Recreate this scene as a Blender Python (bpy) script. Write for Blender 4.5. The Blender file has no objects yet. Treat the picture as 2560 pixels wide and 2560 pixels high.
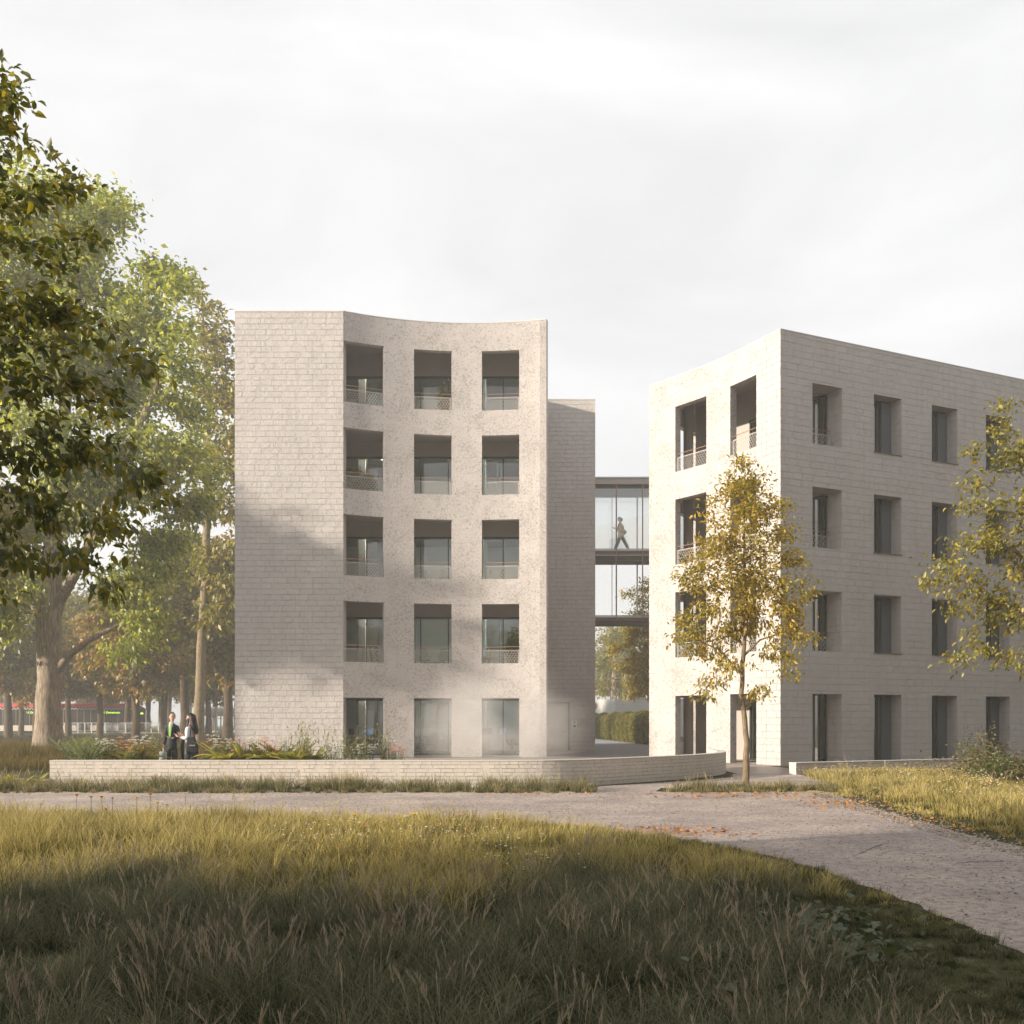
import bpy, bmesh, math, random
import numpy as np
from mathutils import Vector, Matrix
R = math.radians
C = bpy.context.scene.collection
scene = bpy.context.scene
random.seed(7)

# ---------------------------------------------------------------- camera, sky, sun, exposure
E = 1.6                                   # eye height
cam_d = bpy.data.cameras.new("camera")
cam = bpy.data.objects.new("camera", cam_d); C.objects.link(cam)
cam.location = (0, 0, E); cam.rotation_euler = (R(90), 0, 0)
cam_d.sensor_width = 36; cam_d.lens = 36; cam_d.shift_y = 0.205
cam_d.clip_start = 0.05; cam_d.clip_end = 3000
scene.camera = cam

SUN = Vector((2.2, 1.0, -0.53)).normalized()
sd = bpy.data.lights.new("sun", 'SUN'); sd.energy = 5.0; sd.angle = R(1.2); sd.color = (1.0, 0.88, 0.73)
so = bpy.data.objects.new("sun", sd); C.objects.link(so)
so.rotation_euler = SUN.to_track_quat('-Z', 'Y').to_euler(); so.location = (-60, -20, 40)

w = bpy.data.worlds.new("World"); scene.world = w; w.use_nodes = True
nt = w.node_tree; nt.nodes.clear()
def wn(t, **k):
    n = nt.nodes.new(t)
    for a, b in k.items(): setattr(n, a, b)
    return n
sky = wn('ShaderNodeTexSky', sky_type='NISHITA', sun_disc=False, sun_elevation=R(12.4), sun_rotation=math.atan2(-2.2, -1.0))
sky.dust_density = 3.0
bg1 = wn('ShaderNodeBackground'); bg1.inputs[1].default_value = 0.08
nt.links.new(sky.outputs[0], bg1.inputs[0])
tc = wn('ShaderNodeTexCoord'); mp = wn('ShaderNodeMapping'); mp.inputs['Scale'].default_value = (1.0, 1.0, 2.6)
nz = wn('ShaderNodeTexNoise'); nz.inputs['Scale'].default_value = 2.1; nz.inputs['Detail'].default_value = 7; nz.inputs['Roughness'].default_value = 0.55; nz.inputs['Distortion'].default_value = 0.6
cr = wn('ShaderNodeValToRGB')
cr.color_ramp.elements[0].position = 0.32; cr.color_ramp.elements[0].color = (0.49, 0.493, 0.502, 1)
cr.color_ramp.elements[1].position = 0.72; cr.color_ramp.elements[1].color = (0.66, 0.66, 0.663, 1)
bg2 = wn('ShaderNodeBackground'); bg2.inputs[1].default_value = 1.0
nt.links.new(tc.outputs['Generated'], mp.inputs[0]); nt.links.new(mp.outputs[0], nz.inputs['Vector'])
nt.links.new(nz.outputs[0], cr.inputs[0])
# sky dimmed behind the viewer's right shoulder, added to darken the right facade
dt = wn('ShaderNodeVectorMath', operation='DOT_PRODUCT'); dt.inputs[1].default_value = (0.6, -0.8, 0.0); nt.links.new(tc.outputs['Generated'], dt.inputs[0])
mr = wn('ShaderNodeMapRange'); mr.inputs[1].default_value = -0.15; mr.inputs[2].default_value = 0.75; mr.inputs[3].default_value = 1.0; mr.inputs[4].default_value = 0.84; nt.links.new(dt.outputs['Value'], mr.inputs[0])
sc_ = wn('ShaderNodeVectorMath', operation='SCALE'); nt.links.new(cr.outputs[0], sc_.inputs[0]); nt.links.new(mr.outputs[0], sc_.inputs['Scale']); nt.links.new(sc_.outputs[0], bg2.inputs[0])
mx = wn('ShaderNodeMixShader'); mx.inputs[0].default_value = 0.93
wo = wn('ShaderNodeOutputWorld')
nt.links.new(bg1.outputs[0], mx.inputs[1]); nt.links.new(bg2.outputs[0], mx.inputs[2]); nt.links.new(mx.outputs[0], wo.inputs[0])

vs = scene.view_settings
vs.view_transform = 'Standard'; vs.look = 'None'; vs.exposure = 0.80; vs.gamma = 1.0
cy = scene.cycles
cy.max_bounces = 8; cy.diffuse_bounces = 3; cy.glossy_bounces = 3; cy.transmission_bounces = 4
cy.transparent_max_bounces = 12; cy.volume_bounces = 1; cy.use_denoising = True
cy.sample_clamp_indirect = 6.0
cy.volume_step_rate = 2.0; cy.volume_max_steps = 96

# ---------------------------------------------------------------- helpers
def P(u, v, Y):
    """point at depth Y that the camera sees at pixel (u, v) of the 2560 px photograph"""
    return Vector(((u-1280)/2560*Y, Y, E+(1805-v)/2560*Y))

def tag(o, label=None, cat=None, group=None, kind=None):
    if label: o['label'] = label
    if cat: o['category'] = cat
    if group: o['group'] = group
    if kind: o['kind'] = kind
    return o

def empty(name, loc=(0, 0, 0), rz=0, label=None, cat=None, group=None, sc=1.0):
    o = bpy.data.objects.new(name, None); C.objects.link(o)
    o.empty_display_size = 0.2
    o.location = loc; o.rotation_euler = (0, 0, rz); o.scale = (sc, sc, sc)
    return tag(o, label, cat, group)

def link(name, me, parent=None):
    o = bpy.data.objects.new(name, me); C.objects.link(o)
    if parent is not None: o.parent = parent
    return o

def copy_tree(o, parent=None):
    c = o.copy(); C.objects.link(c); c.parent = parent
    for ch in list(o.children): copy_tree(ch, c)
    return c

class MB:
    """collects simple solids into ONE mesh"""
    def __init__(s): s.v = []; s.f = []; s.uv = []; s.mi = []
    def face(s, pts, uv=None, mi=0):
        n = len(s.v); s.v += [tuple(p) for p in pts]; s.f.append(tuple(range(n, n+len(pts)))); s.uv.append(uv); s.mi.append(mi)
    def raw(s, vs, fs, mi=0):
        n = len(s.v); s.v += [tuple(p) for p in vs]
        for f in fs: s.f.append(tuple(n+i for i in f)); s.uv.append(None); s.mi.append(mi)
        return s
    def box(s, c, d, rot=None, mi=0, taper=1.0):
        x, y, z = d[0]/2, d[1]/2, d[2]/2
        vs = [(-x, -y, -z), (x, -y, -z), (x, y, -z), (-x, y, -z), (-x*taper, -y*taper, z), (x*taper, -y*taper, z), (x*taper, y*taper, z), (-x*taper, y*taper, z)]
        c = Vector(c)
        if rot is not None: vs = [rot @ Vector(p)+c for p in vs]
        else: vs = [Vector(p)+c for p in vs]
        return s.raw(vs, [(3, 2, 1, 0), (4, 5, 6, 7), (0, 1, 5, 4), (1, 2, 6, 5), (2, 3, 7, 6), (3, 0, 4, 7)], mi)
    def bar(s, a, b, wd, hd=None, mi=0):
        a = Vector(a); b = Vector(b); d = b-a
        q = d.to_track_quat('X', 'Z').to_matrix()
        return s.box((a+b)/2, (d.length, wd, hd or wd), q, mi)
    def tube(s, pts, r, n=8, mi=0, caps=True, flat=1.0):
        pts = [Vector(p) for p in pts]
        rs = r if isinstance(r, (list, tuple)) else [r]*len(pts)
        rings = []; up = Vector((0, 0, 1)); prev = None
        for i, p in enumerate(pts):
            d = (pts[min(i+1, len(pts)-1)]-pts[max(i-1, 0)]).normalized()
            if prev is None:
                a = d.cross(up if abs(d.z) < 0.9 else Vector((1, 0, 0))).normalized()
            else: a = (prev-d*prev.dot(d)).normalized()
            prev = a; b = d.cross(a)
            rings.append([p+(a*math.cos(2*math.pi*k/n)+b*math.sin(2*math.pi*k/n)*flat)*rs[i] for k in range(n)])
        vs = [p for rg in rings for p in rg]; fs = []
        for i in range(len(pts)-1):
            for k in range(n): fs.append((i*n+k, i*n+(k+1) % n, (i+1)*n+(k+1) % n, (i+1)*n+k))
        if caps: fs.append(tuple(reversed(range(n)))); fs.append(tuple(range((len(pts)-1)*n, len(pts)*n)))
        return s.raw(vs, fs, mi)
    def lathe(s, c, prof, n=16, mi=0):
        c = Vector(c); vs = []; fs = []
        for r, z in prof:
            for k in range(n): vs.append(c+Vector((r*math.cos(2*math.pi*k/n), r*math.sin(2*math.pi*k/n), z)))
        for i in range(len(prof)-1):
            for k in range(n): fs.append((i*n+k, i*n+(k+1) % n, (i+1)*n+(k+1) % n, (i+1)*n+k))
        fs.append(tuple(reversed(range(n)))); fs.append(tuple(range((len(prof)-1)*n, len(prof)*n)))
        return s.raw(vs, fs, mi)
    def ball(s, c, r, sc=(1, 1, 1), n=10, m=7, mi=0):
        prof = []
        for i in range(1, m): a = math.pi*i/m; prof.append((r*math.sin(a), -r*math.cos(a)))
        k0 = len(s.v); s.lathe((0, 0, 0), [(r*0.05, -r)]+prof+[(r*0.05, r)], n, mi)
        for i in range(k0, len(s.v)):
            p = s.v[i]; s.v[i] = (c[0]+p[0]*sc[0], c[1]+p[1]*sc[1], c[2]+p[2]*sc[2])
        return s
    def prism(s, poly, z0, z1, mi=0):
        n = len(poly)
        vs = [(x, y, z0) for x, y in poly]+[(x, y, z1) for x, y in poly]
        ar = sum(poly[i][0]*poly[(i+1) % n][1]-poly[(i+1) % n][0]*poly[i][1] for i in range(n))
        if ar < 0: vs = vs[:n][::-1]+vs[n:][::-1]
        fs = [tuple(reversed(range(n))), tuple(range(n, 2*n))]+[(i, (i+1) % n, n+(i+1) % n, n+i) for i in range(n)]
        return s.raw(vs, fs, mi)
    def build(s, name, mats, parent=None, smooth=False, bevel=0):
        me = bpy.data.meshes.new(name)
        me.from_pydata(s.v, [], s.f)
        if any(u is not None for u in s.uv):
            l = me.uv_layers.new(name="UVMap"); i = 0
            for f, u in zip(s.f, s.uv):
                for k in range(len(f)):
                    l.data[i].uv = u[k] if u is not None else (s.v[f[k]][0], s.v[f[k]][2]); i += 1
        for m in (mats if isinstance(mats, (list, tuple)) else [mats]): me.materials.append(m)
        if any(s.mi): me.polygons.foreach_set('material_index', s.mi)
        if smooth: me.polygons.foreach_set('use_smooth', [True]*len(me.polygons))
        me.update()
        o = link(name, me, parent)
        if bevel:
            b = o.modifiers.new('bevel', 'BEVEL'); b.width = bevel; b.segments = 2; b.limit_method = 'ANGLE'
        return o

def np_mesh(name, V, F, mats, parent=None, attrs=None, smooth=False, mi=None):
    """V (n,3); F (m,k) quads or tris, or a list of such arrays"""
    me = bpy.data.meshes.new(name)
    Fs = F if isinstance(F, list) else [F]
    Fs = [f for f in Fs if len(f)]
    me.vertices.add(len(V)); me.vertices.foreach_set('co', np.asarray(V, np.float32).ravel())
    loops = np.concatenate([f.ravel() for f in Fs]).astype(np.int32)
    counts = np.concatenate([np.full(len(f), f.shape[1]) for f in Fs]).astype(np.int32)
    starts = np.concatenate([[0], np.cumsum(counts)[:-1]]).astype(np.int32)
    me.loops.add(len(loops)); me.loops.foreach_set('vertex_index', loops)
    me.polygons.add(len(counts)); me.polygons.foreach_set('loop_start', starts)
    try: me.polygons.foreach_set('loop_total', counts)
    except Exception: pass
    if mi is not None: me.polygons.foreach_set('material_index', np.asarray(mi, np.int32))
    if smooth: me.polygons.foreach_set('use_smooth', np.ones(len(counts), bool))
    for m in (mats if isinstance(mats, (list, tuple)) else [mats]): me.materials.append(m)
    for k, a in (attrs or {}).items():
        at = me.attributes.new(k, 'FLOAT', 'POINT'); at.data.foreach_set('value', np.asarray(a, np.float32))
    me.update(calc_edges=True); me.validate()
    return link(name, me, parent)

# ---------------------------------------------------------------- materials
class NT:
    def __init__(s, name, disp=False):
        s.m = bpy.data.materials.new(name); s.m.use_nodes = True; s.t = s.m.node_tree; s.t.nodes.clear()
        s.out = s.t.nodes.new('ShaderNodeOutputMaterial')
    def n(s, typ, ins=None, **k):
        nd = s.t.nodes.new(typ)
        for a, b in k.items(): setattr(nd, a, b)
        for a, b in (ins or {}).items():
            if isinstance(b, bpy.types.NodeSocket): s.t.links.new(b, nd.inputs[a])
            elif b is not None: nd.inputs[a].default_value = b
        return nd
    def ramp(s, fac, stops, interp='LINEAR'):
        r = s.n('ShaderNodeValToRGB', {0: fac}); cr = r.color_ramp; cr.interpolation = interp
        while len(cr.elements) < len(stops): cr.elements.new(0.5)
        for e, (p, c) in zip(cr.elements, stops):
            e.position = p; e.color = (c[0], c[1], c[2], 1) if isinstance(c, (tuple, list)) else (c, c, c, 1)
        return r.outputs[0]
    def mix(s, f, a, b, mode='MIX'):
        m = s.n('ShaderNodeMix', data_type='RGBA', blend_type=mode)
        for i, x in ((0, f), (6, a), (7, b)):
            if isinstance(x, bpy.types.NodeSocket): s.t.links.new(x, m.inputs[i])
            elif i == 0: m.inputs[0].default_value = x
            else: m.inputs[i].default_value = (*x, 1) if len(x) == 3 else x
        return m.outputs[2]
    def math(s, op, a, b=0.0):
        m = s.n('ShaderNodeMath', {0: a, 1: b}, operation=op); return m.outputs[0]
    def noise(s, vec, scale, detail=4, rough=0.5, dist=0.0):
        return s.n('ShaderNodeTexNoise', {'Vector': vec, 'Scale': scale, 'Detail': detail, 'Roughness': rough, 'Distortion': dist}).outputs[0]
    def pos(s): return s.n('ShaderNodeNewGeometry').outputs['Position']
    def attr(s, a): return s.n('ShaderNodeAttribute', attribute_name=a).outputs['Fac']
    def bump(s, h, strength=0.5, dist=0.02): return s.n('ShaderNodeBump', {'Height': h, 'Strength': strength, 'Distance': dist}).outputs[0]
    def pbr(s, col, rough=0.8, normal=None, metal=0.0, spec=0.3, emit=None):
        b = s.n('ShaderNodeBsdfPrincipled')
        for k, x in (('Base Color', col), ('Roughness', rough), ('Metallic', metal), ('Specular IOR Level', spec)):
            if isinstance(x, bpy.types.NodeSocket): s.t.links.new(x, b.inputs[k])
            else: b.inputs[k].default_value = (*x, 1) if k == 'Base Color' else x
        if normal is not None: s.t.links.new(normal, b.inputs['Normal'])
        if emit: b.inputs['Emission Color'].default_value = (*emit[:3], 1); b.inputs['Emission Strength'].default_value = emit[3]
        s.t.links.new(b.outputs[0], s.out.inputs[0]); return s.m
    def surf(s, sock): s.t.links.new(sock, s.out.inputs[0]); return s.m

def plain(name, col, rough=0.6, metal=0.0, var=0.12, scale=8.0, spec=0.4, emit=None, bump=0.0):
    t = NT(name); p = t.pos(); f = t.noise(p, scale, 4)
    c = t.mix(f, tuple(x*(1-var) for x in col), tuple(min(1, x*(1+var)) for x in col))
    nm = t.bump(t.noise(p, scale*5, 3), bump, 0.01) if bump else None
    return t.pbr(c, rough, nm, metal, spec, emit)

def block_mat(name, bw, bh, base, gain=1.0, mortar=0.8, bump=0.9, soft=1.0, mw=0.055):
    """rough-faced blocks laid in running bond: joints, pitted faces, dull stains"""
    t = NT(name); uv = t.n('ShaderNodeUVMap').outputs[0]
    warp = t.n('ShaderNodeTexNoise', {'Vector': uv, 'Scale': 2.2/bh*0.5, 'Detail': 3}).outputs['Color']
    wv = t.n('ShaderNodeVectorMath', {0: warp, 1: (0.5, 0.5, 0.5)}, operation='SUBTRACT').outputs[0]
    wv = t.n('ShaderNodeVectorMath', {0: wv, 'Scale': bh*0.10}, operation='SCALE').outputs[0]
    v = t.n('ShaderNodeVectorMath', {0: uv, 1: wv}, operation='ADD').outputs[0]
    br = t.n('ShaderNodeTexBrick', {'Vector': v, 'Scale': 1.0, 'Mortar Size': bh*mw, 'Mortar Smooth': 0.35, 'Bias': 0.0, 'Brick Width': bw, 'Row Height': bh,
             'Color1': (0.35, 0.35, 0.35, 1), 'Color2': (0.65, 0.65, 0.65, 1), 'Mortar': (0.5, 0.5, 0.5, 1)}, offset=0.37, offset_frequency=2, squash=0.78, squash_frequency=3)
    n1 = t.noise(uv, 9.0, 6, 0.62); n2 = t.noise(uv, 0.55, 4, 0.6); n3 = t.noise(uv, 38.0, 3, 0.6, 0.4); n4 = t.noise(uv, 2.6, 5, 0.65, 0.7)
    patch = t.ramp(n4, [(0.40, 0.0), (0.62, 1.0)])
    fade = t.ramp(n4, [(0.38, 0.12), (0.60, 1.0)])
    joint = t.math('MULTIPLY', br.outputs['Fac'], fade)
    stk = t.n('ShaderNodeTexNoise', {'Vector': t.n('ShaderNodeMapping', {'Vector': uv, 'Scale': (2.6, 0.16, 1.0)}).outputs[0], 'Scale': 1.6, 'Detail': 5, 'Roughness': 0.65}).outputs[0]
    c = t.ramp(n2, [(0.25, tuple(x*0.92 for x in base)), (0.75, tuple(x*1.05 for x in base))])
    c = t.mix(0.07, c, br.outputs[0], 'OVERLAY')
    c = t.mix(t.math('MULTIPLY', t.ramp(n1, [(0.42, 0.0), (0.7, 1.0)]), 0.20), c, tuple(x*0.72 for x in base))
    c = t.mix(t.ramp(stk, [(0.50, 0.0), (0.72, 0.30)]), c, tuple(x*0.70 for x in base))
    c = t.mix(t.math('MULTIPLY', joint, mortar), c, tuple(x*0.56 for x in base))
    h = t.math('MULTIPLY', n3, 0.22)
    h = t.math('ADD', h, t.math('MULTIPLY', t.math('MULTIPLY', n1, patch), 1.0))
    h = t.math('SUBTRACT', h, t.math('MULTIPLY', joint, 1.3))
    return t.pbr(c, 0.9, t.bump(h, bump, 0.028*soft), spec=0.15)

def pitted_mat(name, base):
    """board-smooth concrete with flaked darker pits and faint pour lines"""
    t = NT(name); uv = t.n('ShaderNodeUVMap').outputs[0]
    m = t.n('ShaderNodeMapping', {'Vector': uv, 'Scale': (1.0, 1.0, 1.0)}).outputs[0]
    wn_ = t.n('ShaderNodeTexNoise', {'Vector': m, 'Scale': 7.0, 'Detail': 3}).outputs['Color']
    wv = t.n('ShaderNodeVectorMath', {0: wn_, 'Scale': 0.11}, operation='SCALE').outputs[0]
    v = t.n('ShaderNodeVectorMath', {0: m, 1: wv}, operation='ADD').outputs[0]
    big = t.noise(v, 13.0, 3, 0.55, 0.5); sm = t.noise(v, 30.0, 2, 0.6, 1.0); zone = t.noise(uv, 0.9, 4, 0.65, 0.4); tone = t.noise(uv, 0.45, 3, 0.5)
    thr = t.ramp(zone, [(0.36, 0.0), (0.66, 1.0)])
    p1 = t.ramp(t.math('ADD', big, t.math('MULTIPLY', thr, 0.085)), [(0.61, 0.0), (0.635, 1.0)])
    p2 = t.ramp(t.math('ADD', sm, t.math('MULTIPLY', thr, 0.10)), [(0.625, 0.0), (0.655, 1.0)])
    pit = t.math('MAXIMUM', p1, p2)
    wav = t.n('ShaderNodeTexNoise', {'Vector': t.n('ShaderNodeMapping', {'Vector': uv, 'Scale': (0.12, 3.0, 1.0)}).outputs[0], 'Scale': 3.0, 'Detail': 3}).outputs[0]
    c = t.ramp(tone, [(0.3, tuple(x*0.93 for x in base)), (0.7, tuple(x*1.06 for x in base))])
    c = t.mix(t.math('MULTIPLY', t.ramp(wav, [(0.45, 0.0), (0.6, 1.0)]), 0.10), c, tuple(x*0.7 for x in base))
    stk = t.n('ShaderNodeTexNoise', {'Vector': t.n('ShaderNodeMapping', {'Vector': uv, 'Scale': (2.6, 0.16, 1.0)}).outputs[0], 'Scale': 1.6, 'Detail': 5, 'Roughness': 0.65}).outputs[0]
    c = t.mix(t.ramp(stk, [(0.50, 0.0), (0.72, 0.28)]), c, tuple(x*0.72 for x in base))
    c = t.mix(t.math('MULTIPLY', pit, 0.75), c, tuple(x*0.50 for x in base))
    h = t.math('SUBTRACT', t.math('MULTIPLY', sm, 0.15), t.math('MULTIPLY', pit, 0.6))
    return t.pbr(c, 0.88, t.bump(h, 0.55, 0.012), spec=0.18)

def leaf_mat(name, cols, trans=0.45, rough=0.5, gloss=0.06):
    t = NT(name); r = t.attr('rnd'); n = t.noise(t.pos(), 0.55, 3)
    f = t.math('ADD', t.math('MULTIPLY', r, 0.65), t.math('MULTIPLY', n, 0.40))
    c = t.ramp(f, [(0.15+0.75*i/(len(cols)-1), k) for i, k in enumerate(cols)])
    d = t.n('ShaderNodeBsdfDiffuse', {'Color': c})
    ct = t.mix(0.5, c, (1.0, 0.95, 0.25), 'MULTIPLY')
    ct = t.n('ShaderNodeVectorMath', {0: ct, 'Scale': 1.5}, operation='SCALE').outputs[0]
    tr = t.n('ShaderNodeBsdfTranslucent', {'Color': ct})
    m = t.n('ShaderNodeMixShader', {0: trans, 1: d.outputs[0], 2: tr.outputs[0]})
    g = t.n('ShaderNodeBsdfGlossy', {'Color': (0.9, 0.9, 0.85, 1), 'Roughness': rough})
    return t.surf(t.n('ShaderNodeMixShader', {0: gloss, 1: m.outputs[0], 2: g.outputs[0]}).outputs[0])

def grass_mat(name, low, high, straw, trans=0.3):
    t = NT(name); r = t.attr('rnd'); h = t.attr('t'); n = t.noise(t.pos(), 0.7, 3)
    c = t.mix(t.ramp(n, [(0.35, 0.0), (0.65, 1.0)]), low, high)
    k = t.math('ADD', t.math('MULTIPLY', h, 0.45), t.math('MULTIPLY', r, 0.75))
    c = t.mix(t.ramp(k, [(0.35, 0.0), (0.95, 1.0)]), c, straw)
    d = t.n('ShaderNodeBsdfDiffuse', {'Color': c}); tr = t.n('ShaderNodeBsdfTranslucent', {'Color': c})
    return t.surf(t.n('ShaderNodeMixShader', {0: trans, 1: d.outputs[0], 2: tr.outputs[0]}).outputs[0])

def glass_mat(name, tint, refl=1.0, base=0.10):
    t = NT(name)
    tr = t.n('ShaderNodeBsdfTransparent', {'Color': (*tint, 1)})
    g = t.n('ShaderNodeBsdfGlossy', {'Color': (0.95, 0.97, 1, 1), 'Roughness': 0.02})
    lw = t.n('ShaderNodeLayerWeight', {'Blend': 0.25}).outputs['Fresnel']
    f = t.math('ADD', t.math('MULTIPLY', lw, refl), base)
    return t.surf(t.n('ShaderNodeMixShader', {0: f, 1: tr.outputs[0], 2: g.outputs[0]}).outputs[0])

M = {}
M['block'] = block_mat('rough_block', 0.58, 0.25, (0.515, 0.482, 0.46), mortar=0.42, bump=1.0)
M['block2'] = block_mat('worn_block', 0.60, 0.25, (0.515, 0.482, 0.46), mortar=0.20, bump=1.0)
M['brick'] = block_mat('pale_brick', 0.30, 0.093, (0.68, 0.615, 0.55), mortar=1.0, bump=0.8, soft=0.6, mw=0.10)
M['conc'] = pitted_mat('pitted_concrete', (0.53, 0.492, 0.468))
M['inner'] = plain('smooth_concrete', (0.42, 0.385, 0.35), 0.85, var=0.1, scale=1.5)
M['cap'] = plain('pale_coping', (0.62, 0.59, 0.55), 0.8, var=0.06)
M['room'] = plain('room_plaster', (0.66, 0.70, 0.65), 0.9, var=0.05)
M['roomdark'] = plain('dark_wall_panel', (0.10, 0.09, 0.07), 0.8)
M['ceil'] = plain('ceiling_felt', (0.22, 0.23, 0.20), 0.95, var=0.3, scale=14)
M['floor'] = plain('timber_floor', (0.22, 0.17, 0.12), 0.5)
M['frame'] = plain('dark_metal_frame', (0.055, 0.06, 0.065), 0.35, 0.6)
M['alu'] = plain('grey_metal', (0.38, 0.40, 0.42), 0.35, 0.7)
M['panel'] = plain('slate_panel', (0.12, 0.13, 0.14), 0.6, var=0.15, scale=30)
M['mesh'] = plain('pale_steel_mesh', (0.58, 0.54, 0.50), 0.5, 0.1)
M['copper'] = plain('copper_rail', (0.50, 0.30, 0.22), 0.35, 0.5)
M['glass'] = glass_mat('window_glass', (0.78, 0.86, 0.79), 1.3)
M['clear'] = glass_mat('bridge_glass', (0.92, 0.94, 0.93), 0.6, 0.20)
M['white'] = plain('white_paint', (0.78, 0.77, 0.75), 0.4, var=0.03)
M['wood'] = plain('pale_wood', (0.50, 0.38, 0.24), 0.5, var=0.2, scale=4)
M['dwood'] = plain('brown_wood', (0.15, 0.09, 0.05), 0.5)
M['black'] = plain('black_plastic', (0.02, 0.02, 0.022), 0.4)
M['screen'] = plain('blue_screen', (0.08, 0.16, 0.35), 0.2, emit=(0.2, 0.35, 0.7, 0.22))
M['fabric'] = plain('beige_fabric', (0.52, 0.44, 0.37), 0.9)
M['brown'] = plain('taupe_fabric', (0.22, 0.16, 0.12), 0.8)
M['lamp'] = plain('lit_tube', (0.9, 0.9, 0.9), 0.3, emit=(0.95, 0.97, 1.0, 32.0))
M['door'] = plain('beige_door', (0.50, 0.46, 0.40), 0.6, var=0.05, scale=1)
M['asphalt'] = plain('dark_paving', (0.16, 0.145, 0.13), 0.75, var=0.15, scale=1.2, bump=0.1)
M['road'] = plain('road_asphalt', (0.33, 0.34, 0.36), 0.7, var=0.08, scale=1)
M['pot'] = plain('grey_pot', (0.16, 0.15, 0.14), 0.8)
# ---------------------------------------------------------------- terrain
def ground_mat():
    t = NT('meadow_soil'); p = t.pos()
    n = t.noise(p, 0.35, 5); n2 = t.noise(p, 6.0, 5, 0.7)
    c = t.ramp(n, [(0.35, (0.035, 0.045, 0.016)), (0.55, (0.060, 0.062, 0.024)), (0.72, (0.10, 0.085, 0.045))])
    c = t.mix(t.ramp(n2, [(0.45, 0.0), (0.7, 0.6)]), c, (0.10, 0.09, 0.05))
    return t.pbr(c, 0.95, t.bump(n2, 0.8, 0.05), spec=0.1)
def gravel_mat():
    t = NT('fine_gravel'); p = t.pos()
    a = t.noise(p, 55, 3, 0.7); b = t.noise(p, 9, 5, 0.65); c0 = t.noise(p, 0.6, 4, 0.6)
    vo = t.n('ShaderNodeTexVoronoi', {'Vector': p, 'Scale': 42.0}).outputs['Distance']
    st = t.n('ShaderNodeTexNoise', {'Vector': t.n('ShaderNodeMapping', {'Vector': p, 'Rotation': (0, 0, 0.3), 'Scale': (1.0, 5.0, 1.0)}).outputs[0], 'Scale': 14.0, 'Detail': 4}).outputs[0]
    c = t.ramp(c0, [(0.3, (0.36, 0.305, 0.29)), (0.52, (0.54, 0.455, 0.42)), (0.7, (0.68, 0.58, 0.49))])
    c = t.mix(t.ramp(b, [(0.46, 0.0), (0.66, 0.6)]), c, (0.17, 0.145, 0.135))
    c = t.mix(t.ramp(a, [(0.52, 0.0), (0.66, 0.7)]), c, (0.22, 0.18, 0.16))
    c = t.mix(t.ramp(vo, [(0.08, 0.7), (0.22, 0.0)]), c, (0.60, 0.54, 0.48))
    c = t.mix(t.ramp(st, [(0.58, 0.0), (0.66, 0.5)]), c, (0.62, 0.52, 0.38))
    h = t.math('ADD', t.math('MULTIPLY', b, 1.0), t.math('MULTIPLY', a, 0.5))
    return t.pbr(c, 0.92, t.bump(h, 1.0, 0.05), spec=0.15)
def sand_mat():
    t = NT('sandy_verge'); p = t.pos(); a = t.noise(p, 30, 4, 0.7); b = t.noise(p, 1.2, 4)
    c = t.ramp(b, [(0.3, (0.46, 0.38, 0.29)), (0.7, (0.58, 0.49, 0.38))]); c = t.mix(t.ramp(a, [(0.5, 0), (0.7, 0.6)]), c, (0.27, 0.21, 0.14))
    return t.pbr(c, 0.95, t.bump(a, 0.7, 0.02), spec=0.1)
M['ground'] = ground_mat(); M['gravel'] = gravel_mat(); M['sand'] = sand_mat()
M['lawn'] = plain('mown_lawn', (0.055, 0.085, 0.04), 0.95, var=0.3, scale=2.0)

def sheet(name, poly, z, mat, ring=None):
    bm = bmesh.new()
    vs = [bm.verts.new((x, y, z)) for x, y in poly]
    f = bm.faces.new(vs); bm.normal_update()
    if f.normal.z < 0: f.normal_flip()
    bmesh.ops.triangulate(bm, faces=bm.faces[:])
    me = bpy.data.meshes.new(name); bm.to_mesh(me); bm.free(); me.materials.append(mat)
    return tag(link(name, me), kind='structure')

sheet('ground', [(-400, -60), (400, -60), (400, 400), (-400, 400)], 0.0, M['ground'])

PATH_LOW = [(-60, 17.2), (-9, 17.2), (-6, 17.2), (-3, 17.0), (0, 16.4), (0.9, 15.7), (1.6, 14.8), (2.3, 13.8), (2.9, 12.8), (3.3, 11.2), (3.5, 9.2), (3.55, 8.0), (3.5, 7.1), (3.3, 4.0), (3.0, -8)]
PATH_UP = [(7.5, -8), (6.9, 4), (6.6, 9), (6.45, 12.8), (6.5, 15.8), (6.7, 19.0), (7.1, 22.6), (7.2, 23.1)]
def smooth(pts, k=3):
    for _ in range(k):
        q = [pts[0]]
        for a, b in zip(pts, pts[1:]):
            q += [(a[0]*0.75+b[0]*0.25, a[1]*0.75+b[1]*0.25), (a[0]*0.25+b[0]*0.75, a[1]*0.25+b[1]*0.75)]
        pts = q+[pts[-1]]
    return pts
low = smooth(PATH_LOW); up = smooth(PATH_UP)
def jag(pts, a, seed):
    rn = random.Random(seed)
    out = []
    for p, q in zip(pts, pts[1:]):
        n = max(1, int(math.dist(p, q)/0.25)) if abs(p[0]) < 20 else 1
        for i in range(n):
            t = i/n; out.append((p[0]+(q[0]-p[0])*t+rn.uniform(-a, a), p[1]+(q[1]-p[1])*t+rn.uniform(-a, a)))
    return out+[pts[-1]]
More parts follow.
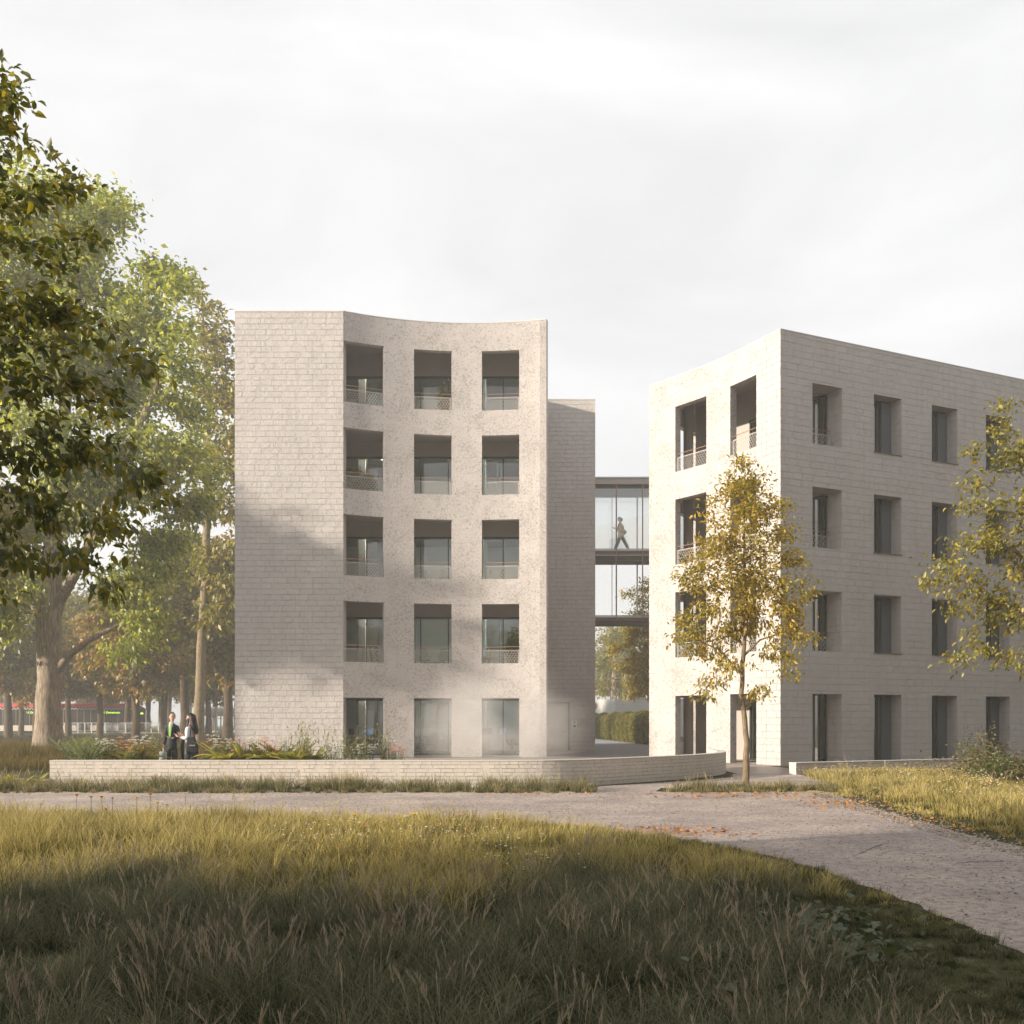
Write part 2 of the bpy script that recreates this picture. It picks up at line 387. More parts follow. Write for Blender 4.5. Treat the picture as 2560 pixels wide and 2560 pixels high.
forecourt = [(7.2, 23.15), (3.6, 23.15), (3.3, 23.5), (3.6, 24.7), (7.9, 24.9), (8.5, 27), (8.7, 31.0), (6.75, 31.4), (6.4, 29.6), (5.2, 28.0), (3.6, 26.6), (2.2, 25.4), (1.9, 24.4), (1.9, 23.3), (1.6, 22.85), (-60, 22.85)]
pathpoly = jag(low, 0.04, 1)+jag(up, 0.04, 2)+forecourt
# light sandy border under the path, then the gravel itself
def off(pts, dx, dy): return [(x+dx, y+dy) for x, y in pts]
sheet('verge', [(-60, 22.80), (1.9, 22.80), (2.4, 24.2), (1.2, 24.5), (-60, 24.5)], 0.003, M['sand'])
sheet('verge', [(3.5, 23.1), (7.6, 23.1), (7.4, 24.0), (3.6, 24.0)], 0.003, M['sand'])
sheet('path', pathpoly, 0.008, M['gravel'])

# ---------------------------------------------------------------- wall shells
def arc_path(a, m, b, step=0.16):
    """points of the circle arc a -> b through m"""
    ax, ay = a; bx, by = b; cx, cy_ = m
    d = 2*(ax*(cy_-by)+cx*(by-ay)+bx*(ay-cy_))
    ux = ((ax*ax+ay*ay)*(cy_-by)+(cx*cx+cy_*cy_)*(by-ay)+(bx*bx+by*by)*(ay-cy_))/d
    uy = ((ax*ax+ay*ay)*(bx-cx)+(cx*cx+cy_*cy_)*(ax-bx)+(bx*bx+by*by)*(cx-ax))/d
    r = math.dist((ux, uy), a)
    t0 = math.atan2(ay-uy, ax-ux); t1 = math.atan2(by-uy, bx-ux); tm = math.atan2(cy_-uy, cx-ux)
    def unw(t, ref):
        while t < ref: t += 2*math.pi
        return t
    if unw(tm, t0) > unw(t1, t0): t1 = unw(t1, t0)-2*math.pi
    else: t1 = unw(t1, t0)
    n = max(2, int(abs(t1-t0)*r/step))
    return [(ux+r*math.cos(t0+(t1-t0)*i/n), uy+r*math.sin(t0+(t1-t0)*i/n)) for i in range(n+1)]

class Path2:
    def __init__(s, pts):
        s.p = [Vector(p) for p in pts]; s.s = [0]
        for a, b in zip(s.p, s.p[1:]): s.s.append(s.s[-1]+(b-a).length)
        s.L = s.s[-1]
    def at(s, q):
        q = max(0, min(s.L, q))
        for i in range(len(s.p)-1):
            if q <= s.s[i+1]+1e-9: break
        a, b = s.p[i], s.p[i+1]; t = (q-s.s[i])/max(1e-9, (s.s[i+1]-s.s[i]))
        return a.lerp(b, t)
    def tan(s, q):
        e = 0.12; return (s.at(min(s.L, q+e))-s.at(max(0, q-e))).normalized()
    def nrm(s, q):      # to the right-hand side of the walking direction
        t = s.tan(q); return Vector((t.y, -t.x))
    def s_of_u(s, u):   # where the path crosses the sight line through pixel column u
        k = (u-1280)/2560; best = None
        for i in range(len(s.p)-1):
            a, b = s.p[i], s.p[i+1]; fa = a.x-k*a.y; fb = b.x-k*b.y
            if fa == 0 or fa*fb <= 0:
                t = fa/(fa-fb) if fa != fb else 0; return s.s[i]+t*(s.s[i+1]-s.s[i])
        return 0 if abs(s.p[0].x-k*s.p[0].y) < abs(s.p[-1].x-k*s.p[-1].y) else s.L

def shell(name, path, z0, z1, th, mats, parent, opens=(), ends=(True, True), uoff=0.0):
    """wall of thickness th along the path (outer face on the path's right), pierced by openings (s0, s1, za, zb)"""
    S = set(round(x, 5) for x in path.s); Z = {z0, z1}
    for a, b, c, d in opens: S |= {round(a, 5), round(b, 5)}; Z |= {c, d}
    S = sorted(x for x in S if -1e-4 <= x <= path.L+1e-4); S2 = [S[0]]
    keep = set(round(q, 5) for o in opens for q in o[:2]) | {S[0], S[-1]}
    for x in S[1:]:
        if x-S2[-1] < 0.02:
            if x in keep and S2[-1] not in keep: S2[-1] = x
            elif x in keep: S2.append(x)
        else: S2.append(x)
    S = S2; Z = sorted(Z)
    mb = MB(); A = [path.at(s) for s in S]; Nn = [path.nrm(s) for s in S]; B = [a-n*th for a, n in zip(A, Nn)]
    def empty_cell(i, j):
        if i < 0 or i >= len(S)-1 or j < 0 or j >= len(Z)-1: return None
        sm = (S[i]+S[i+1])/2; zm = (Z[j]+Z[j+1])/2
        return any(a < sm < b and c < zm < d for a, b, c, d in opens)
    for i in range(len(S)-1):
        for j in range(len(Z)-1):
            if empty_cell(i, j): continue
            a, b, za, zb = S[i]+uoff, S[i+1]+uoff, Z[j], Z[j+1]
            A0, A1, B0, B1 = A[i], A[i+1], B[i], B[i+1]
            mb.face([(*A0, za), (*A1, za), (*A1, zb), (*A0, zb)], [(a, za), (b, za), (b, zb), (a, zb)])
            mb.face([(*B1, za), (*B0, za), (*B0, zb), (*B1, zb)], [(b, za), (a, za), (a, zb), (b, zb)], 1)
            if empty_cell(i-1, j) is not False and (empty_cell(i-1, j) or ends[0]): mb.face([(*B0, za), (*A0, za), (*A0, zb), (*B0, zb)], [(a-th, za), (a, za), (a, zb), (a-th, zb)])
            if empty_cell(i+1, j) is not False and (empty_cell(i+1, j) or ends[1]): mb.face([(*A1, za), (*B1, za), (*B1, zb), (*A1, zb)], [(b, za), (b+th, za), (b+th, zb), (b, zb)])
            if empty_cell(i, j-1) is not False: mb.face([(*B0, za), (*B1, za), (*A1, za), (*A0, za)], [(a, za-th), (b, za-th), (b, za), (a, za)])
            if empty_cell(i, j+1) is not False: mb.face([(*A0, zb), (*A1, zb), (*B1, zb), (*B0, zb)], [(a, zb), (b, zb), (b, zb+th), (a, zb+th)])
    return mb.build(name, mats, parent)

def lattice(w, h, cell=0.125, r=0.0078):
    """expanded-metal panel of rounded hexagon meshes, in its own x-z plane"""
    mb = MB(); mb.bar((0, 0, 0), (0, 0, h), 0.022); mb.bar((w, 0, 0), (w, 0, h), 0.022); mb.bar((0, 0, h), (w, 0, h), 0.018); mb.bar((0, 0, 0), (w, 0, 0), 0.018)
    cw = w/round(w/cell); rh = cell*0.78; rows = int(h/rh)+1
    def seg(x0, z0, x1, z1):
        if z0 > h or z1 > h+1e-6 or z0 < -1e-6: return
        if x0 < -1e-6 or x1 > w+1e-6 or x1 < -1e-6 or x0 > w+1e-6: return
        d = Vector((x1-x0, 0, z1-z0)).normalized(); p = Vector((d.z, 0, -d.x))*r; q = Vector((0, r, 0))
        a = Vector((x0, 0, z0)); b = Vector((x1, 0, z1))
        mb.raw([a+p, a+q, a-p, a-q, b+p, b+q, b-p, b-q], [(0, 1, 5, 4), (1, 2, 6, 5), (2, 3, 7, 6), (3, 0, 4, 7)])
    for j in range(rows):
        z = j*rh
        for i in range(int(w/cw)+1):
            x = i*cw+(cw/2 if j % 2 else 0)
            seg(x, z, x, z+rh*0.42)
            seg(x, z+rh*0.42, x+cw/2, z+rh); seg(x, z+rh*0.42, x-cw/2, z+rh)
    me = mb.build('mesh_panel', M['mesh']); d = me.data; C.objects.unlink(me); bpy.data.objects.remove(me)
    return d

def railing(parent, a, b, z, inset=0.12, cache={}):
    """mesh panel with a copper handrail across an opening, a and b its outer corners"""
    a = Vector(a); b = Vector(b); w = (b-a).length; d = (b-a)/w; n = Vector((-d.y, d.x))
    key = round(w, 2)
    if key not in cache: cache[key] = lattice(w-0.08, 0.60)
    p = a+d*0.04+n*inset
    o = link('railing', cache[key], parent); o.location = (p.x, p.y, z); o.rotation_euler = (0, 0, math.atan2(d.y, d.x))
    o.name = 'railing'
    h = MB(); h.tube([(-0.04, 0, 0.76), (w-0.04, 0, 0.76)], 0.014, 8)
    hr = h.build('handrail', M['copper'], o)
    return o

FL = 3.85
def glazing(parent, a, b, z0, z1, posts, frame=0.05, top=0.10, mat='glass', fm='frame'):
    """storey-high glass between a and b: dark frame (part) with its pane (sub-part)"""
    a = Vector(a); b = Vector(b); d = (b-a).normalized(); L = (b-a).length
    mb = MB(); rot = Matrix.Rotation(math.atan2(d.y, d.x), 3, 'Z')
    def bx(s0, s1, za, zb, dep=0.09):
        c = a+d*((s0+s1)/2); mb.box((c.x, c.y, (za+zb)/2), (s1-s0, dep, zb-za), rot)
    bx(0, L, z1-top, z1, 0.12); bx(0, L, z0, z0+frame)
    for s in posts: bx(s-frame/2, s+frame/2, z0+frame, z1-top)
    f = mb.build('window', M[fm], parent)
    g = MB(); p = a; q = b
    g.face([(p.x, p.y, z0+frame), (q.x, q.y, z0+frame), (q.x, q.y, z1-top), (p.x, p.y, z1-top)])
    g.build('pane', M[mat], f)
    return f

# ---------------------------------------------------------------- left building
SILL = [0.0]+[4.27+FL*i for i in range(4)]; HEAD = [2.68, 6.98, 10.83, 14.68, 18.53]
bl = empty('office_building', (-5, 46, 0), 0, 'pale five-storey building with a curved front, three window columns and a blank block flank', 'building')
def sub(o):            # keep world coordinates for a child of an unrotated root
    o.location = o.location-o.parent.location; return o
A_, B_ = (-12.29, 45.4), (-7.48, 45.4)
arc = Path2(arc_path(B_, (-2.07, 46.77), (1.55, 46.3)))
TOP1 = 19.8
opens = []
COLS = [(858, 959.6), (1035, 1129), (1204.6, 1298)]
for u0, u1 in COLS:
    s0 = 0.0 if u0 == 858 else arc.s_of_u(u0); s1 = arc.s_of_u(u1)
    for a, b in zip(SILL, HEAD): opens.append((s0, s1, a, b))
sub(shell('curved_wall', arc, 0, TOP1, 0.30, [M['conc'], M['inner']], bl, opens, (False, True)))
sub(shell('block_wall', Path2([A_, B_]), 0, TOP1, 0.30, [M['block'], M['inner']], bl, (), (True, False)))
# return at the seam, side walls, rear
mb = MB()
for z0 in (0,): mb.face([(-7.478, 45.402, 0), (-7.478, 46.2, 0), (-7.478, 46.2, TOP1-0.5), (-7.478, 45.402, TOP1-0.5)])
mb.box((-7.66, 45.95, (TOP1-0.5)/2), (0.36, 0.5, TOP1-0.5))
sub(mb.build('return_wall', M['inner'], bl))
sub(shell('side_wall', Path2([(1.60, 57.8), (1.60, 46.9), (1.551, 46.301)][::-1]), 0, TOP1, 0.30, [M['conc'], M['inner']], bl))
sub(shell('side_wall', Path2([(-12.289, 66), (-12.289, 45.702)]), 0, TOP1, 0.30, [M['block'], M['inner']], bl, (), (True, True)))
# rear wing (stair tower) with the door
DOOR = (57.8*(1338-1280)/2560, 57.8*(1425-1280)/2560)
rear = Path2([(1.62, 57.8), (4.70, 57.8)])
sub(shell('rear_wing_wall', rear, 0, TOP1, 0.35, [M['block'], M['inner']], bl, [(0.0, DOOR[1]-1.62, 0, 2.72)], (False, True), 0.3))
sub(shell('rear_wing_wall', Path2([(4.699, 58.152), (4.699, 72)]), 0, TOP1, 0.35, [M['block'], M['inner']], bl))
sub(shell('rear_wing_wall', Path2([(4.70, 72), (-12.29, 66.3)]), 0, TOP1, 0.35, [M['block'], M['inner']], bl))
d = MB(); d.box(((1.62+DOOR[1])/2, 58.02, 1.34), (DOOR[1]-1.62-0.16, 0.07, 2.68)); dr = sub(d.build('door', M['door'], bl))
d = MB(); d.box((DOOR[1]-0.06, 58.0, 1.36), (0.08, 0.12, 2.72)); d.box(((1.62+DOOR[1])/2, 58.0, 2.68), (DOOR[1]-1.62-0.2, 0.12, 0.08)); o = d.build('door_frame', M['frame'], dr); o.location = -bl.location-Vector((0, 0, 0)); o.location = Vector((5, -46, 0))-dr.location
d = MB(); d.tube([(DOOR[1]-0.22, 57.96, 1.05), (DOOR[1]-0.22, 57.90, 1.05), (DOOR[1]-0.40, 57.90, 1.05)], 0.016, 6); o = d.build('handle', M['frame'], dr); o.location = Vector((5, -46, 0))-dr.location
dr.location = dr.location  # (door children already in world-aligned offsets)
# roof, coping, slabs
foot = [A_]+[tuple(p) for p in arc.p]+[(1.6, 57.8), (4.7, 57.8), (4.7, 71.9), (-12.29, 66)]
def inset_poly(poly, k):
    cx = sum(p[0] for p in poly)/len(poly); cy_ = sum(p[1] for p in poly)/len(poly)
    return [(cx+(x-cx)*k, cy_+(y-cy_)*k) for x, y in poly]
def clip_inner(z0, z1, name, mat, y1=57.5):
    pts = [(-11.98, 45.71), (-7.6, 45.71)]+[tuple(arc.at(s)-arc.nrm(s)*0.302) for s in np.linspace(0.05, arc.L-0.28, 30)]+[(1.28, 47.0), (1.28, y1), (-11.98, y1)]
    mb = MB(); mb.prism(pts, z0, z1); return sub(mb.build(name, mat, bl))
clip_inner(TOP1-0.52, TOP1-0.16, 'roof', M['inner'])
mb = MB(); mb.prism([(1.3, 58.2), (4.3, 58.2), (4.3, 71), (-11.9, 65.5), (-11.9, 57.6), (1.3, 57.6)], TOP1-0.5, TOP1-0.2); sub(mb.build('roof', M['inner'], bl))
for k in range(0, 5):
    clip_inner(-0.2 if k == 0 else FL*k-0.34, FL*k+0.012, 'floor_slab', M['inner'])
# glazed line behind the loggias
GY = 49.2
for k in range(5):
    z0 = FL*k+0.015; z1 = 2.72 if k == 0 else FL*k+2.78; zc = FL*(k+1)-0.345 if k < 4 else TOP1-0.525
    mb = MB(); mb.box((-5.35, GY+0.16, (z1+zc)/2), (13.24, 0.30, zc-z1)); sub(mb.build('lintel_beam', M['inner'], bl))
    X = lambda u: (u-1280)/2560*GY
    segs = [(-11.97, X(1000), [X(917)]), (X(1000)+0.02, X(1200), [X(1052), X(1121)]), (X(1200)+0.02, 1.27, [X(1258)])]
    for xa, xb, posts in segs:
        f = glazing(bl, (xa, GY), (xb, GY), z0, z1, [0.03]+[p-xa for p in posts]+[xb-xa-0.03]); f.location -= bl.location
    # the room behind
    mb = MB(); mb.box((-5.35, 56.2, (z0+zc)/2), (13.2, 0.2, zc-z0-0.01)); sub(mb.build('room_wall', M['room'], bl))
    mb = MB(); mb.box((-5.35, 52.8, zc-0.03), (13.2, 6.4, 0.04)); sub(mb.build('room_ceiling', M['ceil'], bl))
    mb = MB(); mb.box((-5.35, 52.8, z0+0.01), (13.2, 6.6, 0.012)); sub(mb.build('room_floor', M['floor'], bl))
    # column, dark partition and pale partition seen through the first opening
    mb = MB(); mb.box((X(905)*1.04, 51.3, (z0+zc)/2), (0.34, 0.34, zc-z0-0.08)); sub(mb.build('column', M['fabric'], bl))
    mb = MB(); mb.box((-7.55, 53.4, (z0+zc)/2), (1.1, 0.12, zc-z0-0.08)); sub(mb.build('partition', M['roomdark'], bl))
    mb = MB(); mb.box((-5.3, 53.0, (z0+zc)/2), (0.12, 5.8, zc-z0-0.08)); sub(mb.build('partition', M['room'], bl))
    mb = MB(); mb.box((-1.4, 53.5, (z0+zc)/2), (0.12, 4.8, zc-z0-0.08)); sub(mb.build('partition', M['room'], bl))
    # linear ceiling lamps, lit on every floor to brighten the dark rooms
    for x in (-6.9, -3.1, 0.1):
        mb = MB(); mb.bar((x, 50.3, zc-0.16), (x+0.5, 52.3, zc-0.16), 0.09, 0.05); sub(mb.build('ceiling_lamp', M['lamp'], bl))
# blinds of the left building's first rooms and sliding door leaves
for k, u0, u1 in ((2, 1212, 1262), (3, 1242, 1256), (1, 1247, 1256)):
    x0, x1 = (u0-1280)/2560*(GY+0.1), (u1-1280)/2560*(GY+0.1); z0 = FL*k+0.07; z1 = FL*k+2.66
    mb = MB(); t = 0.07
    mb.box((x0+t/2, GY+0.12, (z0+z1)/2), (t, 0.06, z1-z0)); mb.box((x1-t/2, GY+0.12, (z0+z1)/2), (t, 0.06, z1-z0))
    mb.box(((x0+x1)/2, GY+0.12, z1-t/2), (x1-x0-2*t, 0.05, t)); mb.box(((x0+x1)/2, GY+0.12, z0+t/2), (x1-x0-2*t, 0.05, t))
    sub(mb.build('door_leaf', M['alu'], bl))
# railings in the upper openings
for u0, u1 in COLS:
    s0 = 0.0 if u0 == 858 else arc.s_of_u(u0); s1 = arc.s_of_u(u1)
    for k in range(1, 5):
        a = arc.at(s0); b = arc.at(s1); r = railing(bl, a, b, SILL[k]); r.location -= bl.location
# coping: thin pale cap on the parapet
def coping(path, z, parent, w=0.34, o=0.012, h=0.035, name='coping'):
    mb = MB(); n = max(2, int(path.L/0.3)); q = [path.L*i/n for i in range(n+1)]
    for a, b in zip(q, q[1:]):
        pa, pb, na, nb = path.at(a), path.at(b), path.nrm(a), path.nrm(b)
        c = [pa+na*o, pb+nb*o, pb-nb*w, pa-na*w]
        mb.raw([(*p, z+0.003) for p in c]+[(*p, z+h) for p in c], [(3, 2, 1, 0), (4, 5, 6, 7), (0, 1, 5, 4), (2, 3, 7, 6)]+([(3, 0, 4, 7)] if a == 0 else [])+([(1, 2, 6, 5)] if b == q[-1] else []))
    return mb.build(name, M['cap'], parent)
sub(coping(Path2([A_, B_]), TOP1, bl)); sub(coping(arc, TOP1, bl)); sub(coping(rear, TOP1, bl))
# intercom beside the door
mb = MB(); x = 57.8*(1436-1280)/2560; mb.box((x, 57.775, 1.45), (0.26, 0.05, 0.42)); ic = sub(mb.build('intercom', M['white'], bl))
mb = MB(); mb.tube([(x, 57.75, 1.57), (x, 57.735, 1.57)], 0.055, 14); o = mb.build('camera_eye', M['frame'], ic); o.location = Vector((5, -46, 0))-ic.location
mb = MB(); mb.box((x+0.0, 57.748, 1.36), (0.17, 0.004, 0.14))
for i in range(3): mb.box((x, 57.745, 1.41-0.05*i), (0.19, 0.012, 0.018))
o = mb.build('speaker_grille', M['frame'], ic); o.location = Vector((5, -46, 0))-ic.location

# ---------------------------------------------------------------- right building
br_ = empty('office_building', (9.78, 37.3, 0), 0, 'pale four-storey building seen at its corner, shaded windowed side facing right', 'building')
def subr(o): o.location = o.location-br_.location; return o
K = Vector((9.78, 37.3)); rdir = Vector((0.902, 0.431)).normalized(); L_ = Vector((9.2, 38.55)); M_ = Vector((5.84, 43.6)); TOP2 = 15.9
arc2 = Path2(arc_path(tuple(M_), (7.05, 42.15), tuple(L_)))
flat2 = Path2([L_, K]); rf = Path2([K, K+rdir*24])
opA = []
for u0, u1 in ((1688.2, 1765.9), (1825.5, 1891.5)):
    s0 = arc2.s_of_u(u0); s1 = arc2.L if u1 > 1890 else arc2.s_of_u(u1)
    for a, b in zip(SILL[:4], HEAD[:4]): opA.append((s0, s1, a, b))
subr(shell('curved_wall', arc2, 0, TOP2, 0.32, [M['conc'], M['inner']], br_, opA, (True, False)))
subr(shell('block_wall', flat2, 0, TOP2, 0.32, [M['block'], M['inner']], br_, (), (True, False)))
opR = []; WT = [(1.5, 2.95), (4.54, 5.97), (7.6, 9.02), (10.65, 12.07), (13.7, 15.12), (16.75, 18.17), (19.8, 21.2)]
S2 = [0.0]+[4.23+FL*i for i in range(3)]; H2 = [2.65, 6.48, 10.33, 14.17]
for a, b in WT:
    for c, d in zip(S2, H2): opR.append((a, b, c, d))
subr(shell('block_wall', rf, 0, TOP2, 0.80, [M['block2'], M['inner']], br_, opR, (False, True), 0.2))
N_ = M_+Vector((0.6, 0.8))*20; Q_ = K+rdir*24
rear2 = Path2([N_, M_])
subr(shell('rear_wall', rear2, 0, TOP2, 0.32, [M['conc'], M['inner']], br_, [(16.2, 18.1, a, b) for a, b in zip(SILL[:4], HEAD[:4])]))
subr(shell('end_wall', Path2([Q_, N_+rdir*14]), 0, TOP2, 0.4, [M['block'], M['inner']], br_))
subr(shell('rear_wall', Path2([N_+rdir*14, N_]), 0, TOP2, 0.4, [M['block'], M['inner']], br_))
def inner2(z0, z1, name, mat):
    n2 = Vector((rdir.y, -rdir.x))       # outward normal of the right facade
    pts = [tuple(arc2.at(s)-arc2.nrm(s)*0.322) for s in np.linspace(0.5, arc2.L-0.02, 26)]
    k0 = K-n2*0.802+rdir*0.36
    rr = Vector((0.8, -0.6))*0.34
    pts += [tuple(L_-flat2.nrm(0.5)*0.322), tuple(k0), tuple(Q_-n2*0.802-rdir*0.45), tuple(N_+rdir*13.5-Vector((0, 0.5))), tuple(N_+rr+Vector((0.3, -0.9))), tuple(M_+Vector((0.6, 0.8))*0.75+rr)]
    mb = MB(); mb.prism(pts, z0, z1); return subr(mb.build(name, mat, br_))
inner2(TOP2-0.5, TOP2-0.15, 'roof', M['inner'])
for k in range(4): inner2(-0.2 if k == 0 else FL*k-0.34, FL*k+0.012, 'floor_slab', M['inner'])
# glazed wall set back from the curved side, and the round pillar
offp = [arc2.at(s)-arc2.nrm(s)*2.7 for s in (0.35, 1.1, 2.0, 3.0, 4.2, 5.4, arc2.L)]
g0 = K+rdir*2.9+Vector((-rdir.y, rdir.x))*0.85
for k in range(4):
    z0 = FL*k+0.015; z1 = 2.72 if k == 0 else FL*k+2.6; zc = FL*(k+1)-0.345 if k < 3 else TOP2-0.505
    mb = MB()
    for i in range(0, 3):                       # solid part behind the first opening
        a, b = offp[i], offp[i+1]; d = (b-a).normalized(); n = Vector((-d.y, d.x))*0.2
        mb.prism([tuple(a), tuple(b), tuple(b+n), tuple(a+n)], z0, zc)
    subr(mb.build('loggia_wall', M['inner'], br_))
    mb = MB()
    pts = [offp[3], offp[4], offp[6], g0]
    for a, b in zip(pts, pts[1:]):
        d = (b-a).normalized(); n = Vector((-d.y, d.x))*0.2; mb.prism([tuple(a), tuple(b), tuple(b+n), tuple(a+n)], z1, zc)
    subr(mb.build('lintel_beam', M['inner'], br_))
    for a, b in zip(pts, pts[1:]):
        Lg = (b-a).length; f = glazing(br_, a, b, z0, z1, [0.04, Lg*0.5, Lg-0.04], frame=0.07); f.location -= br_.location
    pc = P(1721, 1805, 44.6); mb = MB(); mb.lathe((pc.x, pc.y, 0), [(0.215, z0), (0.215, zc)], 28); subr(mb.build('pillar', M['inner'], br_, smooth=False))
    # room behind, parallel to the shaded facade
    n2 = Vector((-rdir.y, rdir.x))
    a = K+rdir*3.1+n2*4.2; b = K+rdir*23+n2*4.2
    mb = MB(); mb.prism([tuple(a), tuple(b), tuple(b+n2*0.2), tuple(a+n2*0.2)], z0, zc-0.01); subr(mb.build('room_wall', M['room'], br_))
    a = K+rdir*3.1+n2*4.4
    mb = MB(); mb.prism([tuple(a), tuple(a+rdir*0.2), tuple(a+rdir*0.2+n2*5), tuple(a+n2*5)], z0, zc-0.01)
    subr(mb.build('room_wall', M['room'], br_))
for r_, u0 in zip((0, 1), (0, 1)):
    u0, u1 = ((1688.2, 1765.9), (1825.5, 1891.5))[r_]
    s0 = arc2.s_of_u(u0); s1 = arc2.L if r_ else arc2.s_of_u(u1)
    for k in (1, 2, 3):
        r = railing(br_, arc2.at(s0), arc2.at(s1), SILL[k]); r.location -= br_.location
nin = Vector((-rdir.y, rdir.x))
for i, (ta, tb) in enumerate(WT):
    for k in range(4):
        za, zb = S2[k], H2[k]
        if i == 0:
            if k: r = railing(br_, K+rdir*ta, K+rdir*tb, za, inset=0.62); r.location -= br_.location
            continue
        a = K+rdir*(ta-0.3)+nin*0.62; b = K+rdir*(tb+0.25)+nin*0.62; q = tb+0.25-(ta-0.3); px = tb-0.53-(ta-0.3)
        f = glazing(br_, a, b, za+0.02, zb-0.01, [0.04, px-0.16, q-0.04], frame=0.07, top=0.09); f.location -= br_.location
        mb = MB(); c = K+rdir*((tb-0.50+tb+0.12)/2)+nin*0.56
        mb.box((c.x, c.y, (za+zb)/2), (0.62, 0.08, zb-za-0.1), Matrix.Rotation(math.atan2(rdir.y, rdir.x), 3, 'Z')); subr(mb.build('shutter_panel', M['panel'], br_))
        if k:
            mb = MB(); c = K+rdir*((ta+tb)/2)+nin*0.30
            mb.box((c.x, c.y, za+0.012), (tb-ta+0.06, 0.68, 0.022), Matrix.Rotation(math.atan2(rdir.y, rdir.x), 3, 'Z')); subr(mb.build('window_sill', M['brown'], br_))
subr(coping(arc2, TOP2, br_)); subr(coping(flat2, TOP2, br_)); subr(coping(rf, TOP2, br_, w=0.82))

# ---------------------------------------------------------------- glazed bridge between them
bg = empty('footbridge', (4.7, 58.6, 0), 0, 'two-level glazed footbridge joining the two buildings high above the passage', 'footbridge')
def subb(o): o.location = o.location-bg.location; return o
bx0, bx1, by0, by1 = 4.72, 15.6, 59.3, 61.4
for zt, th_, nm in ((15.80, 0.42, 'roof'), (11.58, 0.28, 'deck'), (7.73, 0.28, 'deck')):
    mb = MB(); mb.box(((bx0+bx1)/2, (by0+by1)/2, zt-th_/2), (bx1-bx0, by1-by0, th_)); o = subb(mb.build(nm, M['brown'] if nm == 'deck' else M['inner'], bg))
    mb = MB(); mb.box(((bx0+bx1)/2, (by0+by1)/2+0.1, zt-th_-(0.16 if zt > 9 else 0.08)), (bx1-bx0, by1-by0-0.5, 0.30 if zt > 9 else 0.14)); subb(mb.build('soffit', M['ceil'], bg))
    mb = MB(); mb.box(((bx0+bx1)/2, by0-0.03, zt-0.05), (bx1-bx0, 0.05, 0.08)); subb(mb.build('edge_rail', M['alu'], bg))
for za, zb in ((11.60, 15.10), (7.75, 11.28)):
    for yy, us in ((by0+0.02, (1540, 1606, 1680, 1750)), (by1-0.02, (1530, 1592, 1594, 1660))):
        xs = [(u-1280)/2560*yy for u in us]
        f = glazing(bg, (bx0, yy), (bx1, yy), za, zb, [x-bx0 for x in xs], frame=0.035, top=0.05, mat='clear', fm='alu'); f.location -= bg.location
        if za < 10:          # the lower level is open between its posts
            for ch in list(f.children): bpy.data.objects.remove(ch)
for x in ((1541.5-1280)/2560*59.2, (1607-1280)/2560*59.2, 9.4, 11.2):
    mb = MB(); mb.tube([(x, 59.2, 7.5), (x, 59.2, 15.35)], 0.028, 6); subb(mb.build('hanger_rod', M['copper'], bg))

# ---------------------------------------------------------------- low walls, paving
wpts = [(-11.22, 24.85), (-4, 24.85), (0.4, 24.9), (1.3, 25.15), (2.0, 25.6), (3.3, 26.95), (4.7, 28.4), (5.8, 29.9), (6.55, 31.4), (6.95, 33.2), (6.95, 35.2)]
wp = Path2(wpts[:2]+smooth(wpts[1:], 2)[1:])
lw_ = shell('garden_wall', wp, 0, 0.64, 0.26, [M['brick'], M['brick']], None, (), (True, True))
tag(lw_, 'long low pale brick garden wall running in front of the buildings and curling back', 'wall')
cp = coping(wp, 0.64, lw_, w=0.275, o=0.015, h=0.03)
rw = [P(1990, 1937, 31.0), P(2364, 1910, 34.4)]
a = Vector((8.6, 31.0)); b = Vector((17.2, 35.4))
rw_ = shell('garden_wall', Path2([a, b]), 0, 0.34, 0.3, [M['brick'], M['brick']], None)
tag(rw_, 'short low white wall running out of the wildflowers beside the shaded facade', 'wall')
coping(Path2([a, b]), 0.34, rw_, w=0.315, o=0.015, h=0.025)
sheet('terrace', [(-11.2, 28.3), (-1, 28.3), (3.2, 28.4), (6.6, 33.2), (6.7, 35.3), (8.8, 36.4), (9.7, 37.2), (12, 38), (14, 60), (-2, 60), (1.5, 46.2), (-7.4, 45.35), (-12.3, 45.35), (-12.3, 40)], 0.007, plain('stone_paving', (0.34, 0.28, 0.235), 0.6, var=0.12, scale=1.5, bump=0.1))
sheet('paving', [(6.9, 31.3), (8.55, 31.1), (9.6, 34.6), (9.2, 36.9), (7.0, 35.3)], 0.011, plain('dark_stone_paving', (0.20, 0.165, 0.14), 0.45, var=0.12, scale=1.5, bump=0.1))
sheet('pavement', [(1.6, 48), (6, 44), (18, 62), (14, 80), (4, 80), (4.8, 58)], 0.010, M['asphalt'])
sheet('road', [(4.2, 75.5), (9.6, 75.5), (8.4, 108), (3, 160), (-4, 160)], 0.014, M['road'])
sheet('walkway', [(-40, 27.0), (-11.3, 27.0), (-11.3, 28.2), (-16, 29.5), (-40, 31)], 0.006, M['gravel'])
sheet('lawn', [(-90, 58), (-13, 58), (-13, 112), (-90, 112)], 0.004, M['lawn'])
